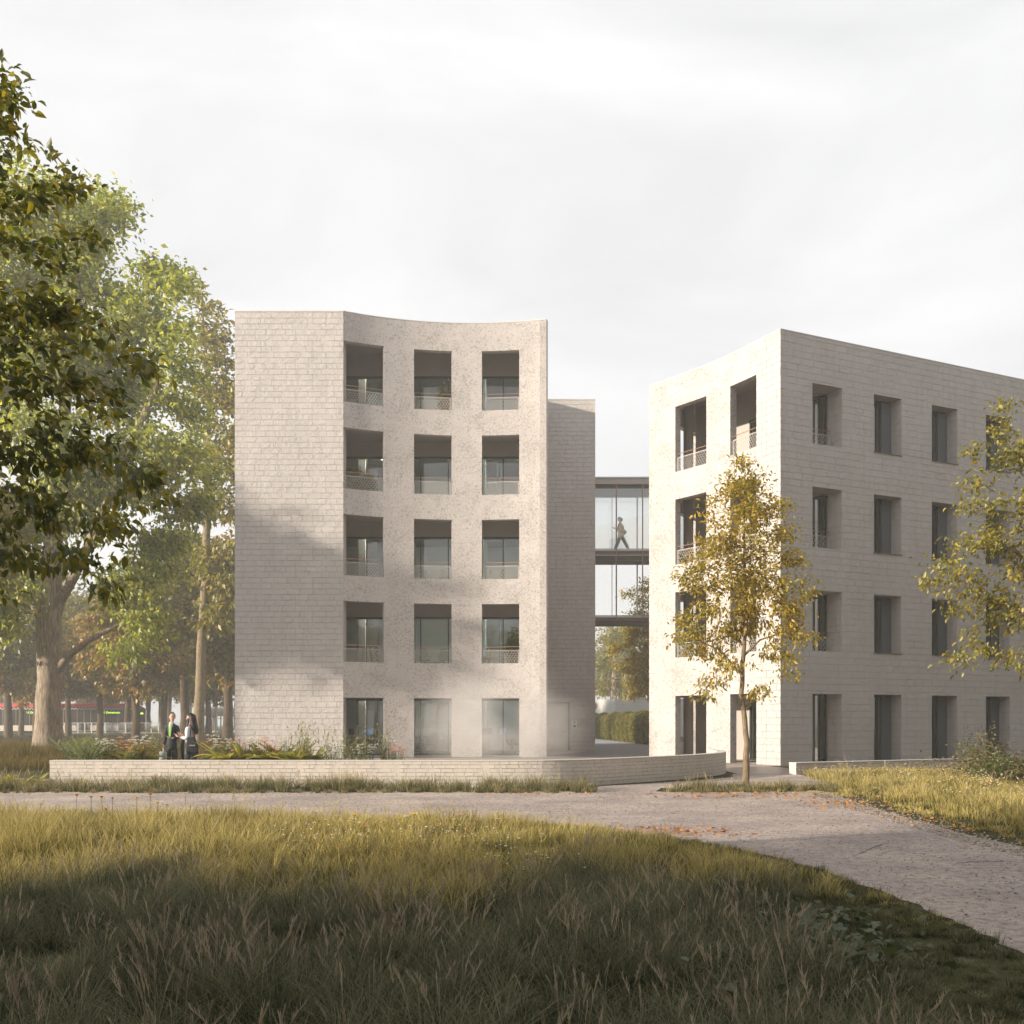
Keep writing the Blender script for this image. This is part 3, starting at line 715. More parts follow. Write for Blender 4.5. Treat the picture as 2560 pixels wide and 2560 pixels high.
# ---------------------------------------------------------------- furniture behind the glass
def desk():
    t = empty('desk'); mb = MB(); mb.box((0, 0, 0.735), (1.9, 0.85, 0.035)); mb.build('desk_top', M['wood'], t, bevel=0.006)
    for sx in (-1, 1):
        m = MB(); m.bar((sx*0.86, -0.36, 0), (sx*0.74, -0.12, 0.715), 0.055); m.bar((sx*0.86, 0.36, 0), (sx*0.74, 0.12, 0.715), 0.055); m.bar((sx*0.75, -0.12, 0.69), (sx*0.75, 0.12, 0.69), 0.05)
        m.build('leg', M['wood'], t)
    m = MB(); m.box((-0.5, 0.25, 0.30), (0.42, 0.5, 0.58)); m.build('drawer_unit', M['roomdark'], t, bevel=0.01)
    return t
def monitor(mat='screen'):
    t = empty('monitor'); m = MB(); m.box((0, 0, 0.33), (0.52, 0.03, 0.33)); m.build('casing', M['black'], t, bevel=0.006)
    m = MB(); m.box((0, -0.018, 0.33), (0.49, 0.006, 0.30)); m.build('screen', M[mat], t)
    m = MB(); m.bar((0, 0.03, 0), (0, 0.03, 0.30), 0.05, 0.02); m.box((0, 0.03, 0.006), (0.22, 0.16, 0.012)); m.build('stand', M['alu'], t)
    return t
def desk_lamp():
    t = empty('desk_lamp'); m = MB(); m.tube([(0, 0, 0), (0, 0, 0.60)], 0.022, 8); m.build('stem', M['white'], t)
    m = MB(); m.box((0, 0, 0.61), (0.50, 0.12, 0.035)); m.build('lamp_head', M['white'], t, bevel=0.008)
    m = MB(); m.lathe((0, 0, 0), [(0.11, 0), (0.10, 0.02), (0.03, 0.03)], 14); m.build('base', M['white'], t)
    return t
def office_chair(fab='brown', metal='alu'):
    t = empty('office_chair')
    m = MB(); m.box((0, 0, 0.47), (0.48, 0.46, 0.06)); m.build('seat', M[fab], t, bevel=0.02)
    m = MB()
    prev = None
    for i in range(7):
        z = 0.50+i*0.085; y = 0.22+0.05*math.sin(i/6*2.6)+0.02*i
        if prev: m.bar(prev, (0, y, z), 0.44, 0.03)
        prev = (0, y, z)
    m2 = MB()
    for (a, b) in zip(range(6), range(1, 7)):
        za, zb = 0.50+a*0.085, 0.50+b*0.085; ya = 0.22+0.05*math.sin(a/6*2.6)+0.02*a; yb = 0.22+0.05*math.sin(b/6*2.6)+0.02*b; wa = 0.22-0.004*a*a*0.6; wb = 0.22-0.004*b*b*0.6
        m2.raw([(-wa, ya, za), (wa, ya, za), (wb, yb, zb), (-wb, yb, zb), (-wa, ya+0.03, za), (wa, ya+0.03, za), (wb, yb+0.03, zb), (-wb, yb+0.03, zb)], [(0, 1, 2, 3), (7, 6, 5, 4), (0, 4, 5, 1), (1, 5, 6, 2), (2, 6, 7, 3), (3, 7, 4, 0)])
    m2.build('backrest', M[fab], t)
    for sx in (-1, 1):
        a = MB(); a.tube([(sx*0.24, 0.18, 0.46), (sx*0.29, 0.16, 0.66), (sx*0.29, -0.14, 0.67), (sx*0.25, -0.14, 0.48)], 0.014, 6); a.build('armrest', M[metal], t)
    b = MB(); b.tube([(0, 0, 0.08), (0, 0, 0.44)], 0.028, 8)
    for k in range(5):
        an = k*2*math.pi/5+0.3; b.tube([(0, 0, 0.12), (0.30*math.cos(an), 0.30*math.sin(an), 0.07)], [0.02, 0.013], 6)
        b.ball((0.31*math.cos(an), 0.31*math.sin(an), 0.032), 0.03, n=6, m=5)
    b.build('star_base', M[metal], t)
    return t
def meeting_table():
    t = empty('table'); m = MB(); m.box((0, 0, 0.735), (1.5, 0.8, 0.03)); m.build('table_top', M['white'], t, bevel=0.008)
    for sx in (-1, 1):
        for sy in (-1, 1): m = MB(); m.tube([(sx*0.66, sy*0.32, 0), (sx*0.66, sy*0.32, 0.72)], 0.022, 8); m.build('leg', M['alu'], t)
    return t
def board():
    t = empty('leaning_board'); m = MB(); m.box((0, 0, 0.62), (0.16, 0.022, 1.24), Matrix.Rotation(0.16, 3, 'Y')); m.build('panel', M['wood'], t)
    return t
def bookshelf():
    t = empty('bookshelf'); m = MB()
    W = 3.4
    for z in (0.03, 0.42, 0.80, 1.22, 1.60): m.box((0, 0, z), (W, 0.32, 0.028))
    for x in (-1.686, -0.85, 0, 0.85, 1.686): m.box((x, 0.002, 0.81), (0.028, 0.312, 1.54))
    m.build('carcass', M['white'], t)
    m = MB(); m.box((0, 0.165, 0.81), (W, 0.01, 1.58)); m.build('back_panel', M['room'], t)
    for x in (-1.27, -0.42, 0.43, 1.27): m = MB(); m.box((x, -0.15, 1.01), (0.80, 0.02, 0.38)); m.build('cupboard_door', M['white'], t)
    return t
def put(o, x, y, z, rz=0.0, label=None, cat=None, group=None):
    o.location = (x, y, z); o.rotation_euler = (0, 0, rz)
    return tag(o, label, cat, group)
def gx(u, Y): return (u-1280)/2560*Y
CH = office_chair(); D0 = desk(); MN = monitor(); DL = desk_lamp(); TB = meeting_table(); BD = board()
CH2 = office_chair('fabric', 'alu')
put(D0, gx(897, 50.6), 50.6, 0.03, 0.05, 'wooden office desk with splayed legs behind the first ground-floor window', 'desk', 'office desks')
D1 = put(copy_tree(D0), gx(1240, 50.8), 50.8, 0.03, 0.03, 'misted wooden desk behind the third ground-floor window', 'desk', 'office desks')
D2 = put(copy_tree(D0), gx(1873, 45.2), 44.6, 0.03, 0.9, 'dark-lit desk behind the young tree trunk in the sunlit corner building', 'desk', 'office desks')
put(MN, gx(921, 50.6), 50.6, 0.79, 0.25, 'blue-lit monitor on the desk in the first ground-floor window', 'monitor', 'desk monitors')
put(copy_tree(MN), gx(880, 50.8), 50.8, 0.79, 2.4, 'black monitor turned away at the left end of the first desk', 'monitor', 'desk monitors')
put(copy_tree(MN), gx(1256, 50.8), 50.8, 0.79, 0.9, 'blue-lit monitor by the sliding door post of the third ground-floor window', 'monitor', 'desk monitors')
put(copy_tree(MN), gx(1216, 50.9), 50.9, 0.79, 2.9, 'dark back of a monitor at the left end of the misted desk', 'monitor', 'desk monitors')
put(copy_tree(MN), 10.0, 44.2, 0.79, 0.6, 'monitor behind the young tree trunk in the corner building', 'monitor', 'desk monitors')
put(DL, gx(893, 50.7), 50.7, 0.79, 0.1, 'white T-shaped desk lamp beside the blue-lit monitor in the first window', 'desk lamp', 'desk lamps')
put(copy_tree(DL), gx(1237, 50.8), 50.8, 0.79, 0.0, 'white T-shaped desk lamp on the misted desk', 'desk lamp', 'desk lamps')
put(CH, gx(949, 51.2), 51.2, 0.03, 1.9, 'brown swivel chair drawn up to the first ground-floor desk', 'office chair', 'swivel chairs')
put(copy_tree(CH), gx(957, 52.2), 52.2, 0.03, 1.7, 'brown swivel chair half hidden behind another at the first window', 'office chair', 'swivel chairs')
put(copy_tree(CH), gx(1282, 51.0), 51.0, 0.03, 1.75, 'pale-based swivel chair right of the misted desk in the third window', 'office chair', 'swivel chairs')
put(copy_tree(CH), 9.45, 43.7, 0.03, -1.2, 'dark swivel chair behind the young tree trunk in the corner building', 'office chair', 'swivel chairs')
put(CH2, gx(1088, 50.4), 50.4, 0.03, math.pi, 'beige ribbed chair seen from behind at the middle ground-floor window', 'office chair', 'beige meeting chairs'); CH2.rotation_euler = (0, 0, math.pi)
CH2.rotation_euler = (0, 0, 0.0); CH2.rotation_euler = (0, 0, math.pi)
put(copy_tree(CH2), gx(1058, 51.2), 51.2, 0.03, -1.4, 'beige meeting chair left of the table in the middle ground-floor window', 'office chair', 'beige meeting chairs')
put(copy_tree(CH2), gx(1119, 51.2), 51.2, 0.03, 1.4, 'beige meeting chair right of the table in the middle ground-floor window', 'office chair', 'beige meeting chairs')
put(TB, gx(1088, 51.4), 51.4, 0.03, 0, 'small meeting table behind the beige chairs in the middle ground-floor window', 'table', 'meeting tables')
BS = put(bookshelf(), gx(1095, 55.4), 55.6, 0.03, 0, 'long white bookshelf at the back of the middle ground-floor room', 'bookshelf')
rn = random.Random(4)
bk0 = None
for zz in (1.235, 0.045):
    for i in range(44):
        x = -1.6+i*0.074
        if rn.random() < 0.38: continue
        if bk0 is None:
            m = MB(); m.box((0, 0, 0.12), (0.045, 0.2, 0.24)); bk0 = m.build('book', plain('book_cloth', (0.42, 0.36, 0.20), 0.7, var=0.5, scale=9), bevel=0.004); b_ = bk0
            tag(b_, 'upright book on the white bookshelf of the middle ground-floor room', 'book', 'books on the bookshelf')
        else: b_ = bk0.copy(); C.objects.link(b_)
        b_.location = (BS.location.x+x, 55.58, 0.03+zz); b_.scale = (rn.uniform(0.7, 1.2), 1, rn.uniform(0.8, 1.25))
m = MB(); m.box((gx(1097, 56.0), 56.02, 2.15), (0.95, 0.05, 1.05)); tag(m.build('wall_picture', M['wood']), 'plain tan square picture panel above the white bookshelf', 'picture')
for k, zl in ((1, FL+0.03), (2, 2*FL+0.03)):
    w_ = ('first', 'second')[k-1]
    put(copy_tree(TB), gx(1096, 51.5), 51.5, zl, 0, f'white table behind two beige chairs on the {w_} upper floor', 'table', 'meeting tables')
    for sx, nm in ((-1, 'left'), (1, 'right')):
        put(copy_tree(CH2), gx(1062 if sx < 0 else 1110, 50.3), 50.3, zl+0.28, math.pi, f'beige chair, {nm} of the pair behind the middle railing on the {w_} upper floor', 'office chair', 'beige meeting chairs')
    tb = put(copy_tree(TB), gx(1236, 50.7), 50.7, zl+0.1, 0, f'white table behind the right-hand railing on the {w_} upper floor', 'table', 'meeting tables'); tb.scale = (1.0, 1, 1.1)
    bd = put(BD if k == 1 else copy_tree(BD), gx(1222, 50.6), 50.6, zl+0.15, 0.2, f'pale wooden board leaning above the right-hand railing on the {w_} upper floor', 'board', 'leaning boards')
put(copy_tree(BD), gx(1252, 50.6), 50.6, 2*FL+0.18, 0.4, 'second leaning board, nearer the door post, on the second upper floor', 'board', 'leaning boards')
for i, u in enumerate((890, 905, 921, 934)):
    b_ = put(copy_tree(BD), gx(u, 50.4), 50.4+0.1*i, FL+0.2, -0.3 if i < 2 else 0.3, ('leftmost', 'second', 'third', 'rightmost')[i]+' pale board standing behind the left railing on the first upper floor', 'board', 'leaning boards')
    if i > 1: b_.scale = (-1, 1, 1)
put(copy_tree(D0), gx(905, 51.8), 51.8, FL+0.03, 0, 'dark wooden desk behind the boards on the first upper floor', 'desk', 'office desks')

# ---------------------------------------------------------------- people
def skin_mesh(nodes, edges, root, sub=2):
    names = list(nodes); idx = {n: i for i, n in enumerate(names)}
    me = bpy.data.meshes.new('t'); me.from_pydata([nodes[n][:3] for n in names], [(idx[a], idx[b]) for a, b in edges], [])
    o = bpy.data.objects.new('t', me); C.objects.link(o)
    sk = o.modifiers.new('s', 'SKIN'); sk.use_smooth_shade = True; sk.branch_smoothing = 0.6
    ss = o.modifiers.new('u', 'SUBSURF'); ss.levels = sub; ss.render_levels = sub
    for n in names:
        r = nodes[n][3]; sv = me.skin_vertices[0].data[idx[n]]; sv.radius = r if isinstance(r, tuple) else (r, r); sv.use_root = (n == root)
    dg = bpy.context.evaluated_depsgraph_get(); dg.update()
    m2 = bpy.data.meshes.new_from_object(o.evaluated_get(dg)); bpy.data.objects.remove(o)
    return m2
def join_mesh(name, parts, mats, parent):
    """parts: (mesh or MB, material index)"""
    bm = bmesh.new()
    for p, k in parts:
        if isinstance(p, MB):
            t = bpy.data.meshes.new('t'); t.from_pydata(p.v, [], p.f); p = t
        n0 = len(bm.faces); bm.from_mesh(p); bm.faces.ensure_lookup_table()
        for f in bm.faces[n0:]: f.material_index = k; f.smooth = True
    me = bpy.data.meshes.new(name); bm.to_mesh(me); bm.free()
    for m in mats: me.materials.append(m)
    return link(name, me, parent)
def head(c, yaw, pitch, s=1.0):
    """egg-shaped head with chin, nose, lips, brow and ears, facing -Y before the turn"""
    m = MB(); n = 20; k = 14; vs = []; fs = []
    for i in range(k+1):
        a = math.pi*i/k; z = -math.cos(a)*0.118
        for j in range(n):
            b = 2*math.pi*j/n; r = math.sin(a)**0.85; x = 0.076*r*math.cos(b); y = 0.095*r*math.sin(b)
            fr = max(0, -math.sin(b)); lo = max(0, -z/0.118)
            x *= 1-0.30*lo; y = y*(1-0.15*lo)-0.012*lo*fr
            if abs(x) < 0.016 and fr > 0.8: y -= 0.020*math.exp(-((z+0.022)/0.020)**2)       # nose
            if abs(x) < 0.03 and fr > 0.7: y -= 0.006*math.exp(-((z+0.060)/0.009)**2)       # lips
            if fr > 0.5: y += 0.007*math.exp(-((z-0.008)/0.012)**2)*(1 if 0.012 < abs(x) < 0.05 else 0)  # eye sockets
            vs.append((x, y, z))
    for i in range(k):
        for j in range(n): fs.append((i*n+j, i*n+(j+1) % n, (i+1)*n+(j+1) % n, (i+1)*n+j))
    m.raw(vs, fs)
    for sx in (-1, 1): m.ball((sx*0.078, 0.01, -0.01), 0.028, (0.35, 0.7, 1.1), 8, 6)
    T = Matrix.Translation(c) @ Matrix.Rotation(yaw, 4, 'Z') @ Matrix.Rotation(pitch, 4, 'X') @ Matrix.Scale(s, 4)
    m.v = [tuple(T @ Vector(p)) for p in m.v]
    e = MB()
    for sx in (-1, 1): e.ball((sx*0.030, -0.086, 0.008), 0.010, (1.3, 0.5, 0.8), 8, 6); e.box((sx*0.031, -0.094, 0.030), (0.032, 0.008, 0.006))
    e.v = [tuple(T @ Vector(p)) for p in e.v]
    l = MB(); l.ball((0, -0.100, -0.060), 0.016, (1.2, 0.45, 0.42), 8, 6); l.v = [tuple(T @ Vector(p)) for p in l.v]
    return m, e, l, T
def hand(wrist, dirv, palm_n, side, curl, s=1.0, spread=0.12):
    """palm with four unequal bent fingers and a side thumb"""
    d = Vector(dirv).normalized(); pn = Vector(palm_n); pn = (pn-d*pn.dot(d)).normalized(); sdv = d.cross(pn)*side
    w = Vector(wrist); m = MB()
    m.tube([w-d*0.02*s, w+d*0.02*s, w+d*0.055*s, w+d*0.092*s], [0.024*s, 0.036*s, 0.043*s, 0.040*s], 10, flat=1.0)
    m.v = [tuple(w+(Vector(p)-w)-pn*((Vector(p)-w).dot(pn))*0.55) for p in m.v]
    for i, (o, ln) in enumerate(((0.030, 0.070), (0.010, 0.079), (-0.011, 0.073), (-0.030, 0.058))):
        a = w+d*0.085*s+sdv*o*s; ang = spread*(1.5-i)*0.5; fd = (d+sdv*ang).normalized(); pts = [a-d*0.02*s, a]; c = 0
        for q, fr in enumerate((0.45, 0.32, 0.23)):
            c += curl*(0.8+0.2*i/3); pts.append(pts[-1]+(fd*math.cos(c)+pn*math.sin(c))*ln*fr*s)
        m.tube(pts, [0.0088*s, 0.0088*s, 0.0082*s, 0.0074*s, 0.0058*s], 7)
    b = w+d*0.03*s+sdv*0.028*s; td = (d*0.75+sdv*0.8+pn*0.25*(0.5+curl)).normalized(); td2 = (d*1.0+sdv*0.25+pn*(0.3+curl)).normalized()
    m.tube([b-td*0.012*s, b+td*0.032*s, b+td*0.032*s+td2*0.030*s, b+td*0.032*s+td2*0.052*s], [0.014*s, 0.0115*s, 0.0095*s, 0.007*s], 7)
    return m
def lift(mesh_nodes, dr):
    return {k: (v[0], v[1], v[2], tuple(r+dr for r in v[3]) if isinstance(v[3], tuple) else v[3]+dr) for k, v in mesh_nodes.items()}
M['skin'] = plain('skin', (0.58, 0.37, 0.28), 0.55, var=0.05); M['lip'] = plain('lips', (0.42, 0.16, 0.14), 0.5)
M['hair1'] = plain('brown_hair', (0.06, 0.035, 0.025), 0.5, var=0.3, scale=60); M['hair2'] = plain('black_hair', (0.022, 0.018, 0.018), 0.38, var=0.3, scale=60)
M['suit'] = plain('navy_suit', (0.022, 0.030, 0.040), 0.75, var=0.1); M['trous'] = plain('charcoal_trousers', (0.035, 0.037, 0.040), 0.8); M['shirt'] = plain('white_shirt', (0.74, 0.74, 0.80), 0.8, var=0.03)
M['tie'] = plain('green_tie', (0.36, 0.66, 0.10), 0.5); M['blouse'] = plain('pale_blouse', (0.62, 0.64, 0.67), 0.85, var=0.05, scale=12, bump=0.2); M['jeans'] = plain('grey_jeans', (0.13, 0.145, 0.19), 0.85, var=0.2, scale=12)
M['shoe'] = plain('dark_leather', (0.03, 0.022, 0.02), 0.4); M['tote'] = plain('black_canvas', (0.018, 0.02, 0.026), 0.85, var=0.25, scale=15, bump=0.2); M['case'] = plain('silver_case', (0.55, 0.60, 0.64), 0.35, 0.3)
M['coat'] = plain('beige_jacket', (0.78, 0.66, 0.46), 0.85); M['pants'] = plain('sage_trousers', (0.45, 0.52, 0.48), 0.85); M['bagb'] = plain('slate_bag', (0.12, 0.15, 0.19), 0.7); M['tan'] = plain('tan_leather', (0.55, 0.36, 0.15), 0.6)

def cap_hair(T, front, back_len, m=None, wide=1.0, face_open=0.62):
    """shell of hair over the skull; back_len lets it hang below the neck"""
    m = m or MB(); n = 26; rows = 12; vs = []; fs = []
    for i in range(rows+1):
        a = math.pi*0.58*i/rows
        for j in range(n):
            b = 2*math.pi*j/n; fr = -math.sin(b)
            aa = a*(1.0-0.42*max(0, fr)**0.7*face_open/0.62)
            x = 0.086*math.sin(aa)*math.cos(b)*wide; y = 0.108*math.sin(aa)*math.sin(b)+0.008; z = 0.130*math.cos(aa)
            rr = 1+0.03*math.sin(7*b+i)
            vs.append((x*rr, y*rr, z))
    for i in range(rows):
        for j in range(n): fs.append((i*n+j, i*n+(j+1) % n, (i+1)*n+(j+1) % n, (i+1)*n+j))
    m.raw(vs, fs)
    m.v = [tuple(T @ Vector(p)) for p in m.v]
    return m
def shoes(parent, spots, mat, s=1.0):
    for (x, y, z, yaw) in spots:
        m = MB(); q = Matrix.Rotation(yaw, 3, 'Z')
        pts = [Vector((0, 0.07, 0.045)), Vector((0, 0.02, 0.05)), Vector((0, -0.08, 0.04)), Vector((0, -0.17, 0.03)), Vector((0, -0.205, 0.025))]
        m.tube([q @ p*s+Vector((x, y, z)) for p in pts], [0.034*s, 0.044*s, 0.046*s, 0.040*s, 0.018*s], 10)
        m.build('shoe', mat, parent, smooth=True)

# --- the man: facing the camera, case in his right hand, left hand held out
def man():
    t = empty('person')
    arms = {'shR': (-0.125, 0.01, 1.455, 0.050), 'elR': (-0.175, 0.02, 1.18, 0.038), 'wrR': (-0.215, -0.02, 0.935, 0.028),
            'shL': (0.125, 0.0, 1.455, 0.050), 'elL': (0.175, 0.03, 1.18, 0.040), 'wrL': (0.055, -0.19, 1.150, 0.028)}
    body = {'pel': (0, 0, 0.98, (0.105, 0.085)), 'wai': (0, 0, 1.13, (0.095, 0.08)), 'che': (0, 0, 1.33, (0.105, 0.085)), 'nk0': (0, 0.005, 1.48, (0.060, 0.055)), 'nk1': (0.005, -0.005, 1.59, 0.046), 'hd': (0.01, -0.01, 1.66, 0.055),
            'hpR': (-0.08, 0, 0.92, 0.078), 'knR': (-0.10, -0.05, 0.50, 0.055), 'anR': (-0.07, 0.12, 0.10, 0.040), 'hpL': (0.08, 0, 0.92, 0.078), 'knL': (0.075, -0.02, 0.50, 0.055), 'anL': (0.06, 0.0, 0.09, 0.040)}
    body.update(arms)
    ed = [('pel', 'wai'), ('wai', 'che'), ('che', 'nk0'), ('nk0', 'nk1'), ('nk1', 'hd'), ('pel', 'hpR'), ('hpR', 'knR'), ('knR', 'anR'), ('pel', 'hpL'), ('hpL', 'knL'), ('knL', 'anL'), ('nk0', 'shR'), ('shR', 'elR'), ('elR', 'wrR'), ('nk0', 'shL'), ('shL', 'elL'), ('elL', 'wrL')]
    bm_ = skin_mesh(body, ed, 'pel')
    hm, em, lm, T = head(Vector((0.012, -0.02, 1.712)), R(28), R(4), 1.02)
    h1 = hand((-0.215, -0.02, 0.925), (-0.02, -0.05, -1), (1, 0, 0), 1, 0.75); h2 = hand((0.045, -0.21, 1.155), (-0.55, -0.6, 0.25), (0.1, -0.25, 1.0), -1, 0.16, spread=0.5)
    join_mesh('body', [(bm_, 0), (hm, 0), (h1, 0), (h2, 0), (em, 1), (lm, 2)], [M['skin'], M['hair1'], M['lip']], t)
    h = cap_hair(T, 0, 0, face_open=0.92); h.build('hair', M['hair1'], t, smooth=True)
    tr = {k: body[k] for k in ('pel', 'hpR', 'knR', 'anR', 'hpL', 'knL', 'anL')}; tr = lift(tr, 0.016); tr['wai'] = (0, 0, 1.05, (0.11, 0.09))
    tr['anR'] = (-0.07, 0.12, 0.11, 0.062); tr['anL'] = (0.06, 0, 0.10, 0.062); tr['knR'] = (*tr['knR'][:3], 0.075); tr['knL'] = (*tr['knL'][:3], 0.075); tr['hpR'] = (*tr['hpR'][:3], 0.088); tr['hpL'] = (*tr['hpL'][:3], 0.088)
    join_mesh('trousers', [(skin_mesh(tr, [('wai', 'pel'), ('pel', 'hpR'), ('hpR', 'knR'), ('knR', 'anR'), ('pel', 'hpL'), ('hpL', 'knL'), ('knL', 'anL')], 'pel'), 0)], [M['trous']], t)
    jk = {'hem': (0, 0, 0.86, (0.150, 0.115)), 'pel': (0, 0, 0.99, (0.138, 0.112)), 'wai': (0, 0, 1.14, (0.122, 0.105)), 'che': (0, 0, 1.33, (0.135, 0.115)), 'nk0': (0, 0.02, 1.475, (0.100, 0.092)), 'col': (0.0, 0.03, 1.545, (0.072, 0.060)),
          'shR': (-0.125, 0.01, 1.465, 0.072), 'elR': (-0.178, 0.02, 1.18, 0.054), 'wrR': (-0.212, -0.015, 0.965, 0.042), 'shL': (0.125, 0, 1.465, 0.072), 'elL': (0.18, 0.03, 1.18, 0.056), 'wrL': (0.075, -0.165, 1.150, 0.042)}
    join_mesh('jacket', [(skin_mesh(jk, [('hem', 'pel'), ('pel', 'wai'), ('wai', 'che'), ('che', 'nk0'), ('nk0', 'col'), ('nk0', 'shR'), ('shR', 'elR'), ('elR', 'wrR'), ('nk0', 'shL'), ('shL', 'elL'), ('elL', 'wrL')], 'pel'), 0)], [M['suit']], t)
    m = MB()          # shirt front showing in the open collar, a V down to the button
    zz = [1.555, 1.50, 1.42, 1.33, 1.25, 1.19]; wv = [0.052, 0.062, 0.052, 0.038, 0.022, 0.004]; yy = [-0.065, -0.098, -0.122, -0.130, -0.128, -0.124]
    for i in range(5):
        m.raw([(-wv[i]-0.01, yy[i]+0.01, zz[i]), (-0.01, yy[i]-0.012, zz[i]), (wv[i]-0.01, yy[i]+0.01, zz[i]), (wv[i+1]-0.01, yy[i+1]+0.01, zz[i+1]), (-0.01, yy[i+1]-0.012, zz[i+1]), (-wv[i+1]-0.01, yy[i+1]+0.01, zz[i+1])], [(0, 5, 4, 1), (1, 4, 3, 2)])
    m.tube([(-0.05, -0.02, 1.565), (-0.035, -0.055, 1.55), (0, -0.07, 1.535), (0.045, -0.055, 1.552), (0.06, -0.02, 1.57)], 0.016, 6)
    m.build('shirt', M['shirt'], t, smooth=True)
    m = MB()
    tw = [0.016, 0.020, 0.024, 0.028, 0.020, 0.004]
    for i in range(5):
        m.raw([(-tw[i]-0.01, yy[i]-0.020, zz[i]-0.015), (tw[i]-0.01, yy[i]-0.020, zz[i]-0.015), (tw[i+1]-0.01, yy[i+1]-0.022, zz[i+1]-0.015), (-tw[i+1]-0.01, yy[i+1]-0.022, zz[i+1]-0.015)], [(0, 3, 2, 1)])
    m.ball((-0.01, -0.078, 1.535), 0.02, (1, 0.7, 1.1), 8, 6); m.build('tie', M['tie'], t)
    m = MB()           # lapels
    for sx in (-1, 1):
        for i in range(4):
            a = wv[i]+0.002; b = wv[i+1]+0.002
            m.raw([(sx*a-0.01, yy[i]-0.008, zz[i]), (sx*(a+0.034)-0.01, yy[i]+0.010, zz[i]-0.01), (sx*(b+0.030)-0.01, yy[i+1]+0.002, zz[i+1]), (sx*b-0.01, yy[i+1]-0.014, zz[i+1])], [(0, 1, 2, 3)])
    m.build('lapel', M['trous'], t)
    shoes(t, [(-0.07, 0.12, 0.0, 0.1), (0.06, 0.0, 0.0, -0.1)], M['shoe'])
    return t
def woman():
    t = empty('person')
    body = {'pel': (0, 0, 0.97, (0.13, 0.10)), 'wai': (0, 0.0, 1.12, (0.10, 0.085)), 'che': (0.01, 0, 1.30, (0.085, 0.095)), 'nk0': (0.01, 0.0, 1.45, (0.055, 0.06)), 'nk1': (-0.005, -0.0, 1.54, 0.042), 'hd': (-0.01, -0.0, 1.60, 0.05),
            'hpR': (-0.07, 0.03, 0.92, 0.095), 'knR': (-0.12, 0.02, 0.50, 0.055), 'anR': (0.0, 0.05, 0.11, 0.038), 'hpL': (0.06, -0.02, 0.92, 0.095), 'knL': (0.10, -0.01, 0.50, 0.055), 'anL': (0.13, 0.0, 0.09, 0.038),
            'shR': (-0.05, -0.15, 1.40, 0.052), 'elR': (-0.04, -0.22, 1.14, 0.040), 'wrR': (-0.22, -0.22, 1.18, 0.027), 'shL': (0.04, 0.15, 1.40, 0.052), 'elL': (-0.02, 0.20, 1.15, 0.040), 'wrL': (-0.22, 0.0, 1.22, 0.027)}
    ed = [('pel', 'wai'), ('wai', 'che'), ('che', 'nk0'), ('nk0', 'nk1'), ('nk1', 'hd'), ('pel', 'hpR'), ('hpR', 'knR'), ('knR', 'anR'), ('pel', 'hpL'), ('hpL', 'knL'), ('knL', 'anL'), ('nk0', 'shR'), ('shR', 'elR'), ('elR', 'wrR'), ('nk0', 'shL'), ('shL', 'elL'), ('elL', 'wrL')]
    hm, em, lm, T = head(Vector((-0.02, 0.0, 1.675)), R(-78), R(2), 0.95)
    h1 = hand((-0.22, -0.215, 1.185), (-1, 0.3, 0.15), (0.0, 0.3, 1), -1, 0.6); h2 = hand((-0.22, 0.0, 1.225), (-1, -0.5, 0.25), (0.0, -0.6, 0.8), 1, 0.6)
    join_mesh('body', [(skin_mesh(body, ed, 'pel'), 0), (hm, 0), (h1, 0), (h2, 0), (em, 1), (lm, 2)], [M['skin'], M['hair2'], M['lip']], t)
    h = cap_hair(T, 0, 0, wide=1.06, face_open=0.70)
    h.build('hair', M['hair2'], t, smooth=True)
    m = MB()
    secs = [(0.00, 1.775, 0.060, 0.070), (0.03, 1.72, 0.088, 0.092), (0.045, 1.64, 0.088, 0.098), (0.055, 1.55, 0.088, 0.108), (0.075, 1.46, 0.092, 0.118), (0.10, 1.38, 0.085, 0.115), (0.125, 1.31, 0.062, 0.095), (0.14, 1.25, 0.022, 0.05)]
    vs = []; fs = []; n = 28
    for i, (cx, z, rx, ry) in enumerate(secs):
        for j in range(n):
            a = 2*math.pi*j/n; q = 1+0.045*math.sin(9*a+i*0.5)+0.02*math.sin(17*a); vs.append((cx+rx*q*math.cos(a), ry*q*math.sin(a), z))
    for i in range(len(secs)-1):
        for j in range(n): fs.append((i*n+j, (i+1)*n+j, (i+1)*n+(j+1) % n, i*n+(j+1) % n))
    fs.append(tuple(reversed(range(n)))); fs.append(tuple(range((len(secs)-1)*n, len(secs)*n))); m.raw(vs, fs)
    m.tube([(-0.055, -0.088, 1.66), (-0.05, -0.10, 1.56), (-0.065, -0.115, 1.46), (-0.09, -0.12, 1.38)], [0.018, 0.028, 0.026, 0.008], 8)
    m.build('hair', M['hair2'], t, smooth=True)
    top = {'hem': (-0.02, 0, 0.99, (0.118, 0.118)), 'wai': (-0.03, 0, 1.10, (0.118, 0.118)), 'che': (-0.03, 0, 1.29, (0.120, 0.120)), 'nk0': (0.0, 0, 1.44, (0.08, 0.08)), 'col': (0.0, 0, 1.51, 0.056),
           'shR': (-0.05, -0.155, 1.39, 0.070), 'elR': (-0.02, -0.24, 1.13, 0.072), 'wrR': (-0.18, -0.22, 1.175, 0.042), 'shL': (0.04, 0.155, 1.39, 0.068), 'elL': (-0.02, 0.21, 1.14, 0.070), 'wrL': (-0.18, 0.02, 1.215, 0.042)}
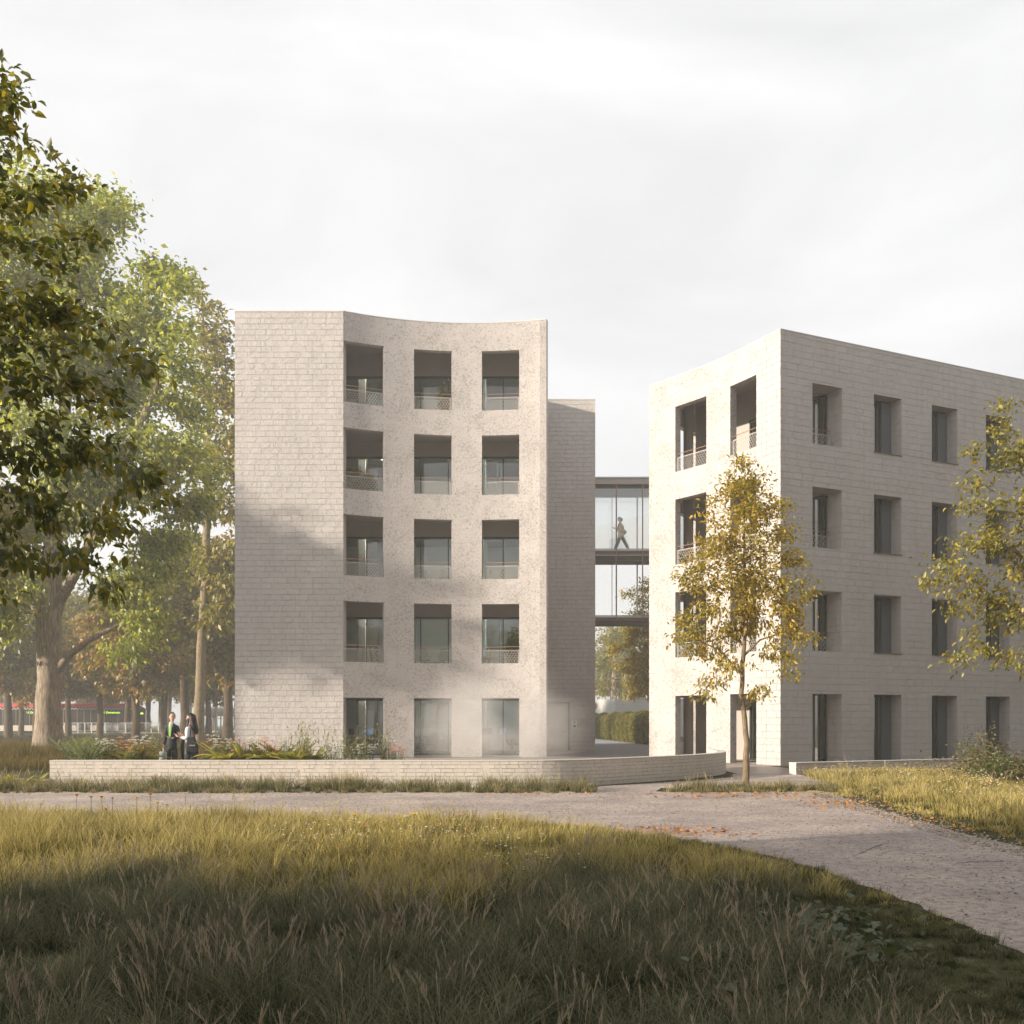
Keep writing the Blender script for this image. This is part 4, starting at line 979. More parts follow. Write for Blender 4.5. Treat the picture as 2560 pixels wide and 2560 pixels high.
    join_mesh('blouse', [(skin_mesh(top, [('hem', 'wai'), ('wai', 'che'), ('che', 'nk0'), ('nk0', 'col'), ('nk0', 'shR'), ('shR', 'elR'), ('elR', 'wrR'), ('nk0', 'shL'), ('shL', 'elL'), ('elL', 'wrL')], 'wai'), 0)], [M['blouse']], t)
    tr = lift({k: body[k] for k in ('pel', 'hpR', 'knR', 'anR', 'hpL', 'knL', 'anL')}, 0.010); tr['wai'] = (0, 0, 1.05, (0.118, 0.10))
    join_mesh('jeans', [(skin_mesh(tr, [('wai', 'pel'), ('pel', 'hpR'), ('hpR', 'knR'), ('knR', 'anR'), ('pel', 'hpL'), ('hpL', 'knL'), ('knL', 'anL')], 'pel'), 0)], [M['jeans']], t)
    shoes(t, [(0.0, 0.05, 0.0, -1.3), (0.13, 0.0, 0.0, -1.3)], M['shoe'])
    return t
def walker():
    t = empty('person')
    body = {'pel': (0, 0, 0.93, (0.10, 0.11)), 'wai': (-0.005, 0, 1.08, (0.085, 0.10)), 'che': (-0.01, 0, 1.26, (0.10, 0.12)), 'nk0': (-0.005, 0, 1.41, (0.06, 0.075)), 'nk1': (-0.035, 0, 1.50, 0.042), 'hd': (-0.05, 0, 1.55, 0.05),
            'hpR': (-0.02, -0.07, 0.87, 0.085), 'knR': (-0.15, -0.08, 0.46, 0.055), 'anR': (-0.31, -0.08, 0.09, 0.038), 'hpL': (0.02, 0.07, 0.87, 0.085), 'knL': (0.20, 0.08, 0.50, 0.055), 'anL': (0.42, 0.08, 0.15, 0.038),
            'shR': (0.0, -0.155, 1.36, 0.05), 'elR': (0.13, -0.19, 1.10, 0.040), 'wrR': (-0.12, -0.20, 1.03, 0.027), 'shL': (-0.02, 0.155, 1.36, 0.05), 'elL': (-0.05, 0.18, 1.10, 0.040), 'wrL': (-0.27, 0.10, 1.16, 0.027)}
    ed = [('pel', 'wai'), ('wai', 'che'), ('che', 'nk0'), ('nk0', 'nk1'), ('nk1', 'hd'), ('pel', 'hpR'), ('hpR', 'knR'), ('knR', 'anR'), ('pel', 'hpL'), ('hpL', 'knL'), ('knL', 'anL'), ('nk0', 'shR'), ('shR', 'elR'), ('elR', 'wrR'), ('nk0', 'shL'), ('shL', 'elL'), ('elL', 'wrL')]
    hm, em, lm, T = head(Vector((-0.07, 0, 1.62)), R(-90), R(18), 0.93)
    h1 = hand((-0.12, -0.20, 1.03), (-1, 0.3, -0.05), (0, 1, 0), 1, 0.7); h2 = hand((-0.27, 0.10, 1.165), (-1, -0.15, 0.35), (0.2, 0, 1), -1, 0.55)
    join_mesh('body', [(skin_mesh(body, ed, 'pel'), 0), (hm, 0), (h1, 0), (h2, 0), (em, 1), (lm, 2)], [M['skin'], M['hair1'], M['lip']], t)
    h = cap_hair(T, 0, 0, wide=1.08, face_open=0.66)
    g = MB(); g.tube([(0.0, 0, 1.68), (0.02, 0, 1.61), (0.015, 0, 1.54), (0.0, 0, 1.51)], [0.06, 0.085, 0.075, 0.03], 10, flat=1.0); h.raw(g.v, g.f)
    h.build('hair', M['hair1'], t, smooth=True)
    ct = {'hem': (0.0, 0, 0.80, (0.155, 0.165)), 'pel': (0, 0, 0.92, (0.135, 0.15)), 'wai': (-0.005, 0, 1.08, (0.115, 0.13)), 'che': (-0.005, 0, 1.26, (0.125, 0.145)), 'nk0': (-0.0, 0, 1.40, (0.08, 0.09)),
          'shR': (0.0, -0.155, 1.355, 0.066), 'elR': (0.135, -0.19, 1.10, 0.056), 'wrR': (-0.09, -0.20, 1.035, 0.040), 'shL': (-0.02, 0.155, 1.355, 0.066), 'elL': (-0.05, 0.18, 1.10, 0.054), 'wrL': (-0.24, 0.11, 1.15, 0.040)}
    join_mesh('jacket', [(skin_mesh(ct, [('hem', 'pel'), ('pel', 'wai'), ('wai', 'che'), ('che', 'nk0'), ('nk0', 'shR'), ('shR', 'elR'), ('elR', 'wrR'), ('nk0', 'shL'), ('shL', 'elL'), ('elL', 'wrL')], 'pel'), 0)], [M['coat']], t)
    m = MB(); m.tube([(-0.05, -0.04, 1.45), (-0.11, -0.06, 1.34), (-0.135, -0.05, 1.20), (-0.14, -0.04, 1.06)], [0.025, 0.042, 0.045, 0.030], 8); m.build('scarf', M['black'], t, smooth=True)
    tr = lift({k: body[k] for k in ('pel', 'hpR', 'knR', 'anR', 'hpL', 'knL', 'anL')}, 0.018)
    for k, r in (('knR', 0.088), ('knL', 0.088), ('anR', 0.085), ('anL', 0.085)): tr[k] = (*tr[k][:3], r)
    tr['anR'] = (-0.295, -0.08, 0.12, 0.085); tr['anL'] = (0.385, 0.08, 0.20, 0.085); tr['wai'] = (0, 0, 1.0, (0.11, 0.12))
    join_mesh('trousers', [(skin_mesh(tr, [('wai', 'pel'), ('pel', 'hpR'), ('hpR', 'knR'), ('knR', 'anR'), ('pel', 'hpL'), ('hpL', 'knL'), ('knL', 'anL')], 'pel'), 0)], [M['pants']], t)
    shoes(t, [(-0.33, -0.08, 0.0, -1.45), (0.45, 0.08, 0.03, -1.5)], M['fabric'])
    return t
mo = P(430, 1805, 27.0); mo = put(man(), mo.x, mo.y, 0.012, 0.0, 'man in a navy suit with a lime-green tie, gesturing with an open hand', 'person'); mo.scale = (1.0, 1.0, 1.0)
wo_ = P(478, 1805, 26.6); wo_ = put(woman(), wo_.x, wo_.y, 0.012, 0.0, 'long-haired woman in a pale blouse and grey jeans turned towards the man', 'person')
bp = P(1552, 1805, 60.2); bp = put(walker(), bp.x, bp.y, 11.59, 0.0, 'person in a beige jacket and sage trousers striding across the glass bridge', 'person')
mo.scale = (1.005,)*3; wo_.scale = (1.015,)*3; bp.scale = (1.19,)*3
def at_person(p, v): return p.location+Vector(v)*p.scale[0]
# silver case in the man's hand
t = empty('briefcase', at_person(mo, (-0.225, -0.04, 0.70)), 0.5, 'silver hard briefcase hanging from the man\'s hand', 'briefcase')
m = MB(); m.box((0, 0, -0.10), (0.13, 0.44, 0.40), Matrix.Rotation(0.06, 3, 'Y')); m.build('shell', M['case'], t, bevel=0.02)
m = MB(); m.tube([(0.01, -0.06, 0.10), (0.01, -0.05, 0.145), (0.01, 0.05, 0.145), (0.01, 0.06, 0.10)], 0.011, 8); m.build('handle', M['case'], t)
m = MB(); m.box((-0.0, 0, -0.10), (0.012, 0.446, 0.406), Matrix.Rotation(0.06, 3, 'Y')); m.build('rim', M['alu'], t)
# tote bag on the woman's shoulder
t = empty('tote_bag', at_person(wo_, (0.09, -0.27, 1.02)), 0.0, 'black canvas tote bag with small pale lettering on the woman\'s shoulder', 'bag')
m = MB(); n = 9; vs = []; fs = []
for i in range(n):
    z = 0.17-0.43*i/(n-1); wd = 0.085+0.075*min(1, i/5.0); dp = 0.018+0.028*math.sin(math.pi*min(1, i/(n-1.0))*0.9)
    for j in range(16):
        a = 2*math.pi*j/16; vs.append((0.03*i/(n-1)+wd*math.copysign(abs(math.cos(a))**0.6, math.cos(a)), dp*math.sin(a)+0.008*math.sin(9*z+3*a), z))
for i in range(n-1):
    for j in range(16): fs.append((i*16+j, i*16+(j+1) % 16, (i+1)*16+(j+1) % 16, (i+1)*16+j))
fs.append(tuple(range((n-1)*16, n*16))); m.raw(vs, fs); m.build('bag_body', M['tote'], t, smooth=True)
m = MB(); m.tube([(-0.03, 0.0, 0.15), (-0.035, 0.035, 0.35), (-0.02, 0.09, 0.46), (0.0, 0.13, 0.49), (0.05, 0.12, 0.42), (0.08, 0.02, 0.15)], 0.013, 6); m.build('strap', M['tote'], t)
def text(name, s, size, mat, parent, loc, rot=(R(90), 0, 0), ext=0.0015):
    cu = bpy.data.curves.new(name, 'FONT'); cu.body = s; cu.size = size; cu.extrude = ext; cu.align_x = 'CENTER'
    cu.materials.append(mat); o = link(name, cu, parent); o.location = loc; o.rotation_euler = rot
    dg = bpy.context.evaluated_depsgraph_get(); dg.update(); me = bpy.data.meshes.new_from_object(o.evaluated_get(dg)); C.objects.unlink(o); bpy.data.objects.remove(o)
    if not me.materials: me.materials.append(mat)
    o = link(name, me, parent); o.location = loc; o.rotation_euler = rot; return o
text('lettering', 'a Nicoah', 0.042, M['white'], t, (0.03, -0.052, -0.06))
# dark coat over her forearm
m = MB(); m.tube([(0, 0, 0.10), (-0.03, 0.0, 0.0), (-0.05, 0.01, -0.16), (-0.03, 0.02, -0.32), (0.0, 0.02, -0.46)], [0.05, 0.085, 0.10, 0.08, 0.03], 10, flat=0.6)
m.v = [(x*(1+0.15*math.sin(40*z)), y, z) for x, y, z in m.v]
o = m.build('folded_coat', plain('dark_coat', (0.05, 0.045, 0.045), 0.8), None, smooth=True); o.location = at_person(wo_, (-0.14, -0.20, 1.06)); tag(o, 'dark coat hanging over the long-haired woman\'s forearm', 'coat')
for p, v, a, lab in ((wo_, (-0.33, -0.16, 1.235), 0.5, 'pale phone held up in the long-haired woman\'s hands'), (bp, (-0.40, 0.07, 1.235), 0.7, 'phone held out in front by the person crossing the bridge')):
    m = MB(); m.box((0, 0, 0), (0.145, 0.07, 0.009), Matrix.Rotation(a, 3, 'Y')); o = m.build('phone', M['alu'], None, bevel=0.003); o.location = at_person(p, v); tag(o, lab, 'phone')
t = empty('shoulder_bag', at_person(bp, (0.12, -0.27, 0.93)), 0.0, 'slate-blue shoulder bag with a tan base carried by the person on the bridge', 'bag')
m = MB(); m.ball((0, 0, 0), 0.17, (1.0, 0.42, 0.85), 14, 10); m.build('bag_body', M['bagb'], t, smooth=True)
m = MB(); m.tube([(-0.13, 0.0, 0.02), (-0.10, -0.01, -0.09), (-0.02, -0.01, -0.15), (0.06, 0, -0.155)], [0.03, 0.055, 0.055, 0.02], 8); m.build('bag_base', M['tan'], t, smooth=True)
m = MB(); m.tube([(0.02, 0.02, 0.12), (-0.10, 0.04, 0.34), (-0.12, 0.16, 0.50), (-0.09, 0.24, 0.44)], 0.012, 6); m.build('strap', M['bagb'], t)

# ---------------------------------------------------------------- tram, stop, fence
M['red'] = plain('red_paint', (0.72, 0.10, 0.11), 0.45, var=0.05); M['cream'] = plain('cream_paint', (0.74, 0.66, 0.58), 0.45, var=0.03); M['band'] = plain('black_glazing', (0.018, 0.017, 0.018), 0.25)
M['led'] = plain('lit_led_text', (0.5, 0.8, 0.1), 0.4, emit=(0.55, 0.9, 0.08, 1.6)); M['yel'] = plain('yellow_marking', (0.7, 0.55, 0.08), 0.6)
tr = empty('tram', (-52, 120, 0.25), 0, 'long red, black and cream tram with a white wave band standing beyond the trees', 'tram')
TY = 120.0
def tx(u): return (u-1280)/2560*TY+52
x0, x1 = tx(-60), tx(332)
m = MB(); m.prism([(x0, 0), (x1, 0), (x1, 2.6), (x0, 2.6)], 1.95+0.0, 2.75); m.build('window_band', M['band'], tr)
m = MB(); m.prism([(x0, 0.01), (x1, 0.01), (x1, 2.59), (x0, 2.59)], 0.95, 1.95); m.build('window_band', M['band'], tr)
# cream lower body panels between dark doors
for ua, ub in ((-60, 25), (28, 88), (100, 192), (225, 297)):
    m = MB(); m.box(((tx(ua)+tx(ub))/2, 1.3, 0.62), (tx(ub)-tx(ua), 2.62, 0.66)); m.build('side_panel', M['cream'], tr, bevel=0.02)
for ua, ub in ((192.1, 224.9), (297.1, 330), (88.1, 99.9)):
    m = MB(); m.box(((tx(ua)+tx(ub))/2, 1.3, 0.62), (tx(ub)-tx(ua), 2.56, 0.66)); d_ = m.build('door', M['band'], tr)
    m = MB(); m.box(((tx(ua)+tx(ub))/2, -0.0, 0.32), (tx(ub)-tx(ua)-0.1, 0.05, 0.05)); m.build('step_edge', M['yel'], d_)
m = MB(); m.prism([(x0, 0.05), (x1, 0.05), (x1, 2.55), (x0, 2.55)], 3.02, 3.52); m.build('roof', M['red'], tr, bevel=0.06)
m = MB(); m.prism([(x0, 0.02), (x1, 0.02), (x1, 2.58), (x0, 2.58)], 2.751, 3.019); m.build('frieze', M['band'], tr)
m = MB(); n_ = 46; pr = None
for i in range(n_*8+1):
    x = x0+(x1-x0)*i/(n_*8); z = 2.885+0.085*math.sin(i/8*2*math.pi); 
    if pr: m.bar(pr, (x, -0.002, z), 0.03, 0.075)
    pr = (x, -0.002, z)
m.build('wave_band', M['white'], tr)
m = MB()
for u in range(-45, 330, 17): m.box((tx(u), -0.012, 1.85), (0.10, 0.03, 1.75))
m.build('window_posts', M['brown'], tr)
m = MB(); xa = tx(332); xb = tx(363)
m.raw([(xa, 0, 0.3), (xb, 0.3, 0.3), (xb, 2.3, 0.3), (xa, 2.6, 0.3), (xa, 0, 1.5), (xb-0.05, 0.3, 1.3), (xb-0.05, 2.3, 1.3), (xa, 2.6, 1.5), (xa, 0.05, 3.3), (xa+0.75, 0.4, 2.9), (xa+0.75, 2.2, 2.9), (xa, 2.55, 3.3)],
      [(0, 1, 5, 4), (1, 2, 6, 5), (2, 3, 7, 6), (4, 5, 9, 8), (5, 6, 10, 9), (6, 7, 11, 10), (8, 9, 10, 11), (3, 2, 1, 0), (0, 4, 8, 11, 7, 3)])
cb = m.build('cab', M['band'], tr)
m = MB(); m.box((xa+0.55, 0.20, 0.92), (0.55, 0.05, 0.5)); m.box((xa+1.35, 0.30, 0.95), (0.10, 0.05, 0.4)); m.build('cab_panel', M['cream'], cb)
m = MB(); m.box((xa+0.95, 0.32, 2.35), (0.30, 0.05, 0.16)); m.build('destination_display', M['led'], cb)
for u in (75, 208):
    m = MB(); m.box((tx(u), 1.3, 0.22), (1.9, 2.2, 0.44)); m.lathe((tx(u)-0.6, 0, 0), [(0.3, 0.1), (0.3, 0.2)], 12); b_ = m.build('bogie', M['black'], tr)
    m = MB(); m.box((tx(u)-0.2, 0.17, 0.28), (0.25, 0.04, 0.12)); m.build('bogie_plate', M['yel'], b_)
for u in (89, 278): text('destination_display', '11 Octroioooo', 0.34, M['led'], tr, (tx(u), -0.03, 2.34))
for u, z in ((189.5, 1.05), (289, 1.1)):
    m = MB(); m.box((tx(u), -0.03, z-0.2), (0.12, 0.03, 0.22)); m.build('door_sign', M['red'], tr)
# platform fence of glass between white posts
fn = empty('platform_fence', (-50, 112, 0), 0, 'long low fence of glass panes between white posts in front of the tram', 'fence')
for u in list(range(161, 360, 17))+[378, 396, 413, 432, 450, 470, 490]:
    m = MB(); m.box((gx(u, 112)+50, 0, 0.92), (0.10, 0.08, 1.1)); m.build('post', M['white'], fn)
m = MB(); xa, xb = gx(159, 112)+50, gx(492, 112)+50; m.box(((xa+xb)/2, 0, 1.49), (xb-xa, 0.07, 0.045)); m.box(((xa+xb)/2, 0, 0.40), (xb-xa, 0.07, 0.045)); m.build('rail', M['white'], fn)
m = MB(); m.face([(xa, 0.01, 0.42), (xb, 0.01, 0.42), (xb, 0.01, 1.47), (xa, 0.01, 1.47)]); m.build('pane', M['clear'], fn)
# tram stop with rounded white roof
sh = empty('tram_shelter', (-36, 118, 0), 0, 'tram stop shelter with a rounded white roof beside the tall building', 'shelter')
xa, xb = gx(500, 118)+36, gx(640, 118)+36
m = MB(); pr = [(-1.5, 2.25), (-1.5, 2.75), (-1.2, 3.15), (-0.6, 3.32), (0.6, 3.32), (1.2, 3.15), (1.5, 2.75), (1.5, 2.25)]
m.raw([(xa, y, z) for y, z in pr]+[(xb, y, z) for y, z in pr], [tuple(range(8)), tuple(reversed(range(8, 16)))]+[(i, i+8, (i+1) % 8+8, (i+1) % 8) for i in range(8)]); m.build('roof', M['white'], sh)
for u in (503, 518, 532, 546, 560, 576, 595, 615):
    m = MB(); m.box((gx(u, 118)+36, -1.3, 1.35), (0.12, 0.12, 1.8)); m.build('post', M['white'], sh)
m = MB(); m.box(((xa+xb)/2, -1.3, 0.50), (xb-xa, 0.08, 0.12)); m.box(((xa+xb)/2, -1.3, 2.0), (xb-xa, 0.08, 0.06)); m.build('rail', M['white'], sh)
m = MB(); m.face([(xa, -1.28, 0.55), (xb, -1.28, 0.55), (xb, -1.28, 2.0), (xa, -1.28, 2.0)]); m.build('pane', M['clear'], sh)
for u, hh, lab in ((12, 9, 'dark slim mast in front of the far end of the tram'), (367, 9.5, 'dark slim mast right of the tram cab'), (477, 8.5, 'pale mast behind the thick trunks near the man'), (540, 8, 'pale mast rising over the tram shelter roof')):
    m = MB(); m.tube([(gx(u, 114), 114, 0), (gx(u, 114), 114, hh)], [0.13, 0.09], 8); m.box((gx(u, 114), 114, 0.1), (0.5, 0.5, 0.2)); tag(m.build('mast', M['panel'] if u < 400 else M['cream']), lab, 'mast', 'masts along the tram stop')
# passage background: concrete shed
m = MB(); a = P(1538, 1805, 112); m.prism([(a.x, 112), (a.x+22, 112), (a.x+22, 122), (a.x-1.6, 124), (a.x-1.6, 120)], 0, 4.15)
tag(m.build('concrete_shed', plain('weathered_concrete', (0.45, 0.44, 0.43), 0.9, var=0.1, scale=0.8, bump=0.2)), 'low flat-topped concrete shed behind the clipped hedge in the passage', 'shed')
# ---------------------------------------------------------------- foliage tools
G = np.random.default_rng(11)
def unit(a): return a/np.maximum(1e-9, np.linalg.norm(a, axis=-1, keepdims=True))
def leaves(name, pos, out, size, mat, parent, rng, droop=0.45, aspect=0.5, detail=False, sizevar=0.35, flat=0.75):
    """one small folded leaf blade per position; out: (n,3) rough outward direction"""
    n = len(pos); s = size*(1+sizevar*rng.uniform(-1, 1, n))[:, None]
    d = unit(out*0.6+rng.normal(0, 0.55, (n, 3))+np.array([0, 0, -droop])); 
    up = unit(np.array([0, 0, 1.0])*flat+rng.normal(0, 0.5, (n, 3))); sd = unit(np.cross(d, up)); up = np.cross(sd, d)
    wv = s*aspect*0.5; rnd = rng.uniform(0, 1, n)
    base = pos; fold = up*s*0.10
    if not detail:
        V = np.stack([base, base+d*s*0.42+sd*wv+fold, base+d*s-up*s*0.06, base+d*s*0.42-sd*wv+fold], 1)
        i = np.arange(n)[:, None]*4; F = np.concatenate([i+np.array([[0, 1, 2]]), i+np.array([[0, 2, 3]])], 0)
        k = 4
    else:
        pts = [base-d*s*0.25, base, base+d*s*0.25+sd*wv*0.92+fold, base+d*s*0.62+sd*wv*0.78+fold*0.8, base+d*s-up*s*0.14, base+d*s*0.62-sd*wv*0.78+fold*0.8, base+d*s*0.25-sd*wv*0.92+fold, base+d*s*0.5, base+sd*s*0.015-d*s*0.25]
        V = np.stack(pts, 1); i = np.arange(n)[:, None]*9
        F = np.concatenate([i+np.array([q]) for q in ([1, 2, 7], [2, 3, 7], [3, 4, 7], [4, 5, 7], [5, 6, 7], [6, 1, 7], [0, 1, 8])], 0); k = 9
    return np_mesh(name, V.reshape(-1, 3), F.astype(np.int32), mat, parent, {'rnd': np.repeat(rnd, k)})

def branch_mesh(name, N, par, rad, mat, parent, sides=6, bark=0.0, rng=None):
    """tubes along a node tree; par[i] is the parent index"""
    n = len(N); d = np.zeros((n, 3)); has = par >= 0
    d[has] = N[has]-N[par[has]]; d[~has] = (0, 0, 1); d = unit(d)
    ref = np.where(np.abs(d[:, 2:3]) < 0.9, np.array([[0, 0, 1.0]]), np.array([[1.0, 0, 0]]))
    ref = np.tile(np.array([[0.31, 0.95, 0.05]]), (n, 1))
    a = unit(np.cross(d, ref)); b = np.cross(d, a)
    ch = np.where(has)[0]; p = par[ch]
    main = {}
    for c in ch:
        q = par[c]
        if q not in main or rad[c] > rad[main[q]]: main[q] = c
    ismain = np.array([main[par[c]] == c for c in ch])
    ang = np.arange(sides)*2*math.pi/sides; ca, sa = np.cos(ang), np.sin(ang)
    def ring(cen, aa, bb, r): return cen[:, None]+(aa[:, None]*ca[None, :, None]+bb[:, None]*sa[None, :, None])*r[:, None, None]
    rs = np.where(ismain, rad[p], rad[ch]*1.15)
    A = ring(N[p], np.where(ismain[:, None], a[p], a[ch]), np.where(ismain[:, None], b[p], b[ch]), rs); B = ring(N[ch], a[ch], b[ch], rad[ch])
    m = len(ch); V = np.concatenate([A, B], 1).reshape(-1, 3); k = np.arange(sides); k2 = (k+1) % sides
    q = np.stack([k, k2, k2+sides, k+sides], 1)[None]+(np.arange(m)*2*sides)[:, None, None]
    if bark and rng is not None: V = V+rng.normal(0, 1, V.shape)*bark*0
    return np_mesh(name, V, q.reshape(-1, 4).astype(np.int32), mat, parent, smooth=True)

def tree(name, label, cat, base, trunk, tr, lobes, n_attr, n_leaf, leaf, lm, bm_, seed, droop=0.4, clump=1.0, detail=False, group=None, tip=0.012, up=0.25, extra=(), shellp=2.2, aspect=0.5, step=0.5, sizevar=0.35):
    """trunk: world points; lobes: (centre, radii) ellipsoids that the crown fills; returns the root empty"""
    rng = np.random.default_rng(seed); root = empty(name, base, 0, label, cat, group)
    b0 = np.array(base); tp = [np.array(p, float)-b0 for p in trunk]
    N = [tp[0]]; par = [-1]; fixed = [tr[0]]
    for i in range(1, len(tp)):
        k = max(1, int(np.linalg.norm(tp[i]-tp[i-1])/step))
        for j in range(1, k+1):
            f = j/k; N.append(tp[i-1]*(1-f)+tp[i]*f+rng.normal(0, 0.03*step, 3)*(0 if i == 1 and j == 1 else 1)); par.append(len(N)-2); fixed.append(tr[i-1]*(1-f)+tr[i]*f)
    ntr = len(N)
    for (pts, r0, r1) in extra:                       # big limbs given by hand
        pts = [np.array(p, float)-b0 for p in pts]; j = int(np.argmin([np.linalg.norm(q-pts[0]) for q in N[:ntr]])); prev = j
        for i in range(1, len(pts)):
            k = max(1, int(np.linalg.norm(pts[i]-pts[i-1])/step)); st = N[prev].copy() if i == 1 else pts[i-1]
            for q in range(1, k+1):
                f = q/k; N.append(st*(1-f)+pts[i]*f); par.append(prev); prev = len(N)-1; fixed.append(r0+(r1-r0)*((i-1+f)/(len(pts)-1)))
    vol = np.array([l[1][0]*l[1][1]*l[1][2] for l in lobes])**0.75; cnt = np.maximum(3, (vol/vol.sum()*n_attr).astype(int))
    att = []; lid = []
    for li, ((c, r), k) in enumerate(zip(lobes, cnt)):
        v = unit(rng.normal(size=(k, 3)))*(rng.uniform(0, 1, k)**(1/shellp/1.3))[:, None]
        v[:, 2] = np.where(v[:, 2] < -0.75, -0.75, v[:, 2]); att.append(np.array(c)-b0+v*np.array(r)); lid += [li]*k
    att = np.concatenate(att); lid = np.array(lid)
    NP = np.array(N); d0 = np.min(np.linalg.norm(att[:, None]-NP[None], axis=2), 1); order = np.argsort(d0)
    N = list(N); plen = [0.0]*len(N); tips = []
    cap = len(N)+n_attr*40; BUF = np.zeros((cap, 3)); BUF[:len(N)] = N; PL = np.zeros(cap); cn = len(N); parr = list(par)
    top = NP[:, 2].max()
    for oi in order:
        a = att[oi]; v = BUF[:cn]-a; d = np.sqrt((v**2).sum(1)); cost = d+0.10*PL[:cn]+0.55*np.maximum(0, v[:, 2])
        if cn > 8: cost[:max(1, int(ntr*0.15))] += 3
        j = int(np.argmin(cost)); p0 = BUF[j]; L = d[j]; k = max(2, int(L/step)); prev = j
        bend = np.array([0, 0, up*L*0.4])+rng.normal(0, 0.08*L, 3)
        for q in range(1, k+1):
            f = q/k; pt = p0*(1-f)+a*f+bend*f*(1-f)*2+rng.normal(0, 0.04*step, 3)
            BUF[cn] = pt; PL[cn] = PL[prev]+L/k; parr.append(prev); prev = cn; cn += 1
            if cn >= cap-50: break
        tips.append(prev)
    Nn = BUF[:cn]; parr = np.array(parr); e = 2.35
    acc = np.zeros(cn); nchild = np.zeros(cn, int)
    for i in range(cn-1, -1, -1):
        if acc[i] == 0: acc[i] = tip**e
        if parr[i] >= 0: acc[parr[i]] += acc[i]
    rad = acc**(1/e); fx = np.array(fixed); rad[:len(fx)] = fx
    for i in range(len(fx), cn):
        p = parr[i]
        if rad[i] > rad[p]*0.8: rad[i] = rad[p]*0.8
    branch_mesh('trunk', Nn, parr, rad, bm_, root, 8 if tr[0] > 0.2 else 6)
    # leaves gather along the outer twigs
    tw = np.array(tips); anc = []
    for tnode in tips:
        q = tnode
        for _ in range(3):
            anc.append(q); q = parr[q]
            if q < len(fx): break
    anc = np.array(anc); per = n_leaf/len(anc); k = rng.poisson(per, len(anc)); src = np.repeat(anc, k)
    cen = Nn.mean(0); o = unit(Nn[src]-np.array([0, 0, 0])-np.array([cen[0], cen[1], cen[2]*0.9]))
    off_ = rng.normal(0, 1, (len(src), 3))*np.array([1, 1, 0.62])*clump*0.5; pos = Nn[src]+off_
    leaves('crown', pos, unit(o+off_/max(1e-6, clump)), leaf, lm, root, rng, droop, aspect, detail, sizevar)
    return root
def lob(u, v, r, Y, ry=None, sz=1.0):
    c = P(u, v, Y); q = r*Y/2560; return ((c.x, c.y, c.z), (q, (ry if ry else q), q*sz))

def bark_mat(name, a, b, sc=1.0):
    t = NT(name); p = t.pos(); m = t.n('ShaderNodeMapping', {'Vector': p, 'Scale': (6*sc, 6*sc, 0.9*sc)}).outputs[0]
    n = t.noise(m, 2.2, 6, 0.7, 0.4); n2 = t.noise(p, 0.8*sc, 3)
    c = t.ramp(n, [(0.35, a), (0.62, b)]); c = t.mix(t.ramp(n2, [(0.5, 0), (0.7, 0.4)]), c, tuple(x*0.6 for x in a))
    return t.pbr(c, 0.95, t.bump(n, 1.0, 0.10/sc), spec=0.1)
M['bark'] = bark_mat('old_bark', (0.20, 0.155, 0.115), (0.50, 0.41, 0.32)); M['bark2'] = bark_mat('smooth_bark', (0.16, 0.12, 0.08), (0.36, 0.28, 0.18), 3.0); M['bark3'] = bark_mat('dark_bark', (0.07, 0.05, 0.035), (0.17, 0.125, 0.08), 1.5)
LM = {}
LM['dark'] = leaf_mat('dark_green_leaves', [(0.042, 0.058, 0.006), (0.090, 0.105, 0.010), (0.16, 0.155, 0.014), (0.32, 0.24, 0.02)], 0.50)
LM['big'] = leaf_mat('fresh_green_leaves', [(0.10, 0.145, 0.020), (0.20, 0.25, 0.030), (0.36, 0.38, 0.045), (0.56, 0.52, 0.07)], 0.52)
LM['olive'] = leaf_mat('olive_leaves', [(0.10, 0.105, 0.018), (0.19, 0.18, 0.024), (0.30, 0.26, 0.032), (0.44, 0.32, 0.035)], 0.45)
LM['gold'] = leaf_mat('golden_leaves', [(0.13, 0.135, 0.018), (0.26, 0.22, 0.020), (0.42, 0.31, 0.024), (0.58, 0.38, 0.03)], 0.45)
LM['maple'] = leaf_mat('rusty_green_leaves', [(0.09, 0.095, 0.014), (0.19, 0.16, 0.022), (0.32, 0.21, 0.028), (0.48, 0.18, 0.06)], 0.4)
LM['wood'] = leaf_mat('woodland_leaves', [(0.08, 0.105, 0.02), (0.16, 0.175, 0.028), (0.30, 0.26, 0.035), (0.36, 0.24, 0.04)], 0.4)
LM['bush'] = leaf_mat('dusty_leaves', [(0.07, 0.06, 0.025), (0.14, 0.115, 0.04), (0.24, 0.20, 0.08)], 0.35)
LM['fern'] = leaf_mat('bed_plant_leaves', [(0.16, 0.17, 0.035), (0.34, 0.31, 0.06), (0.60, 0.50, 0.16)], 0.45)

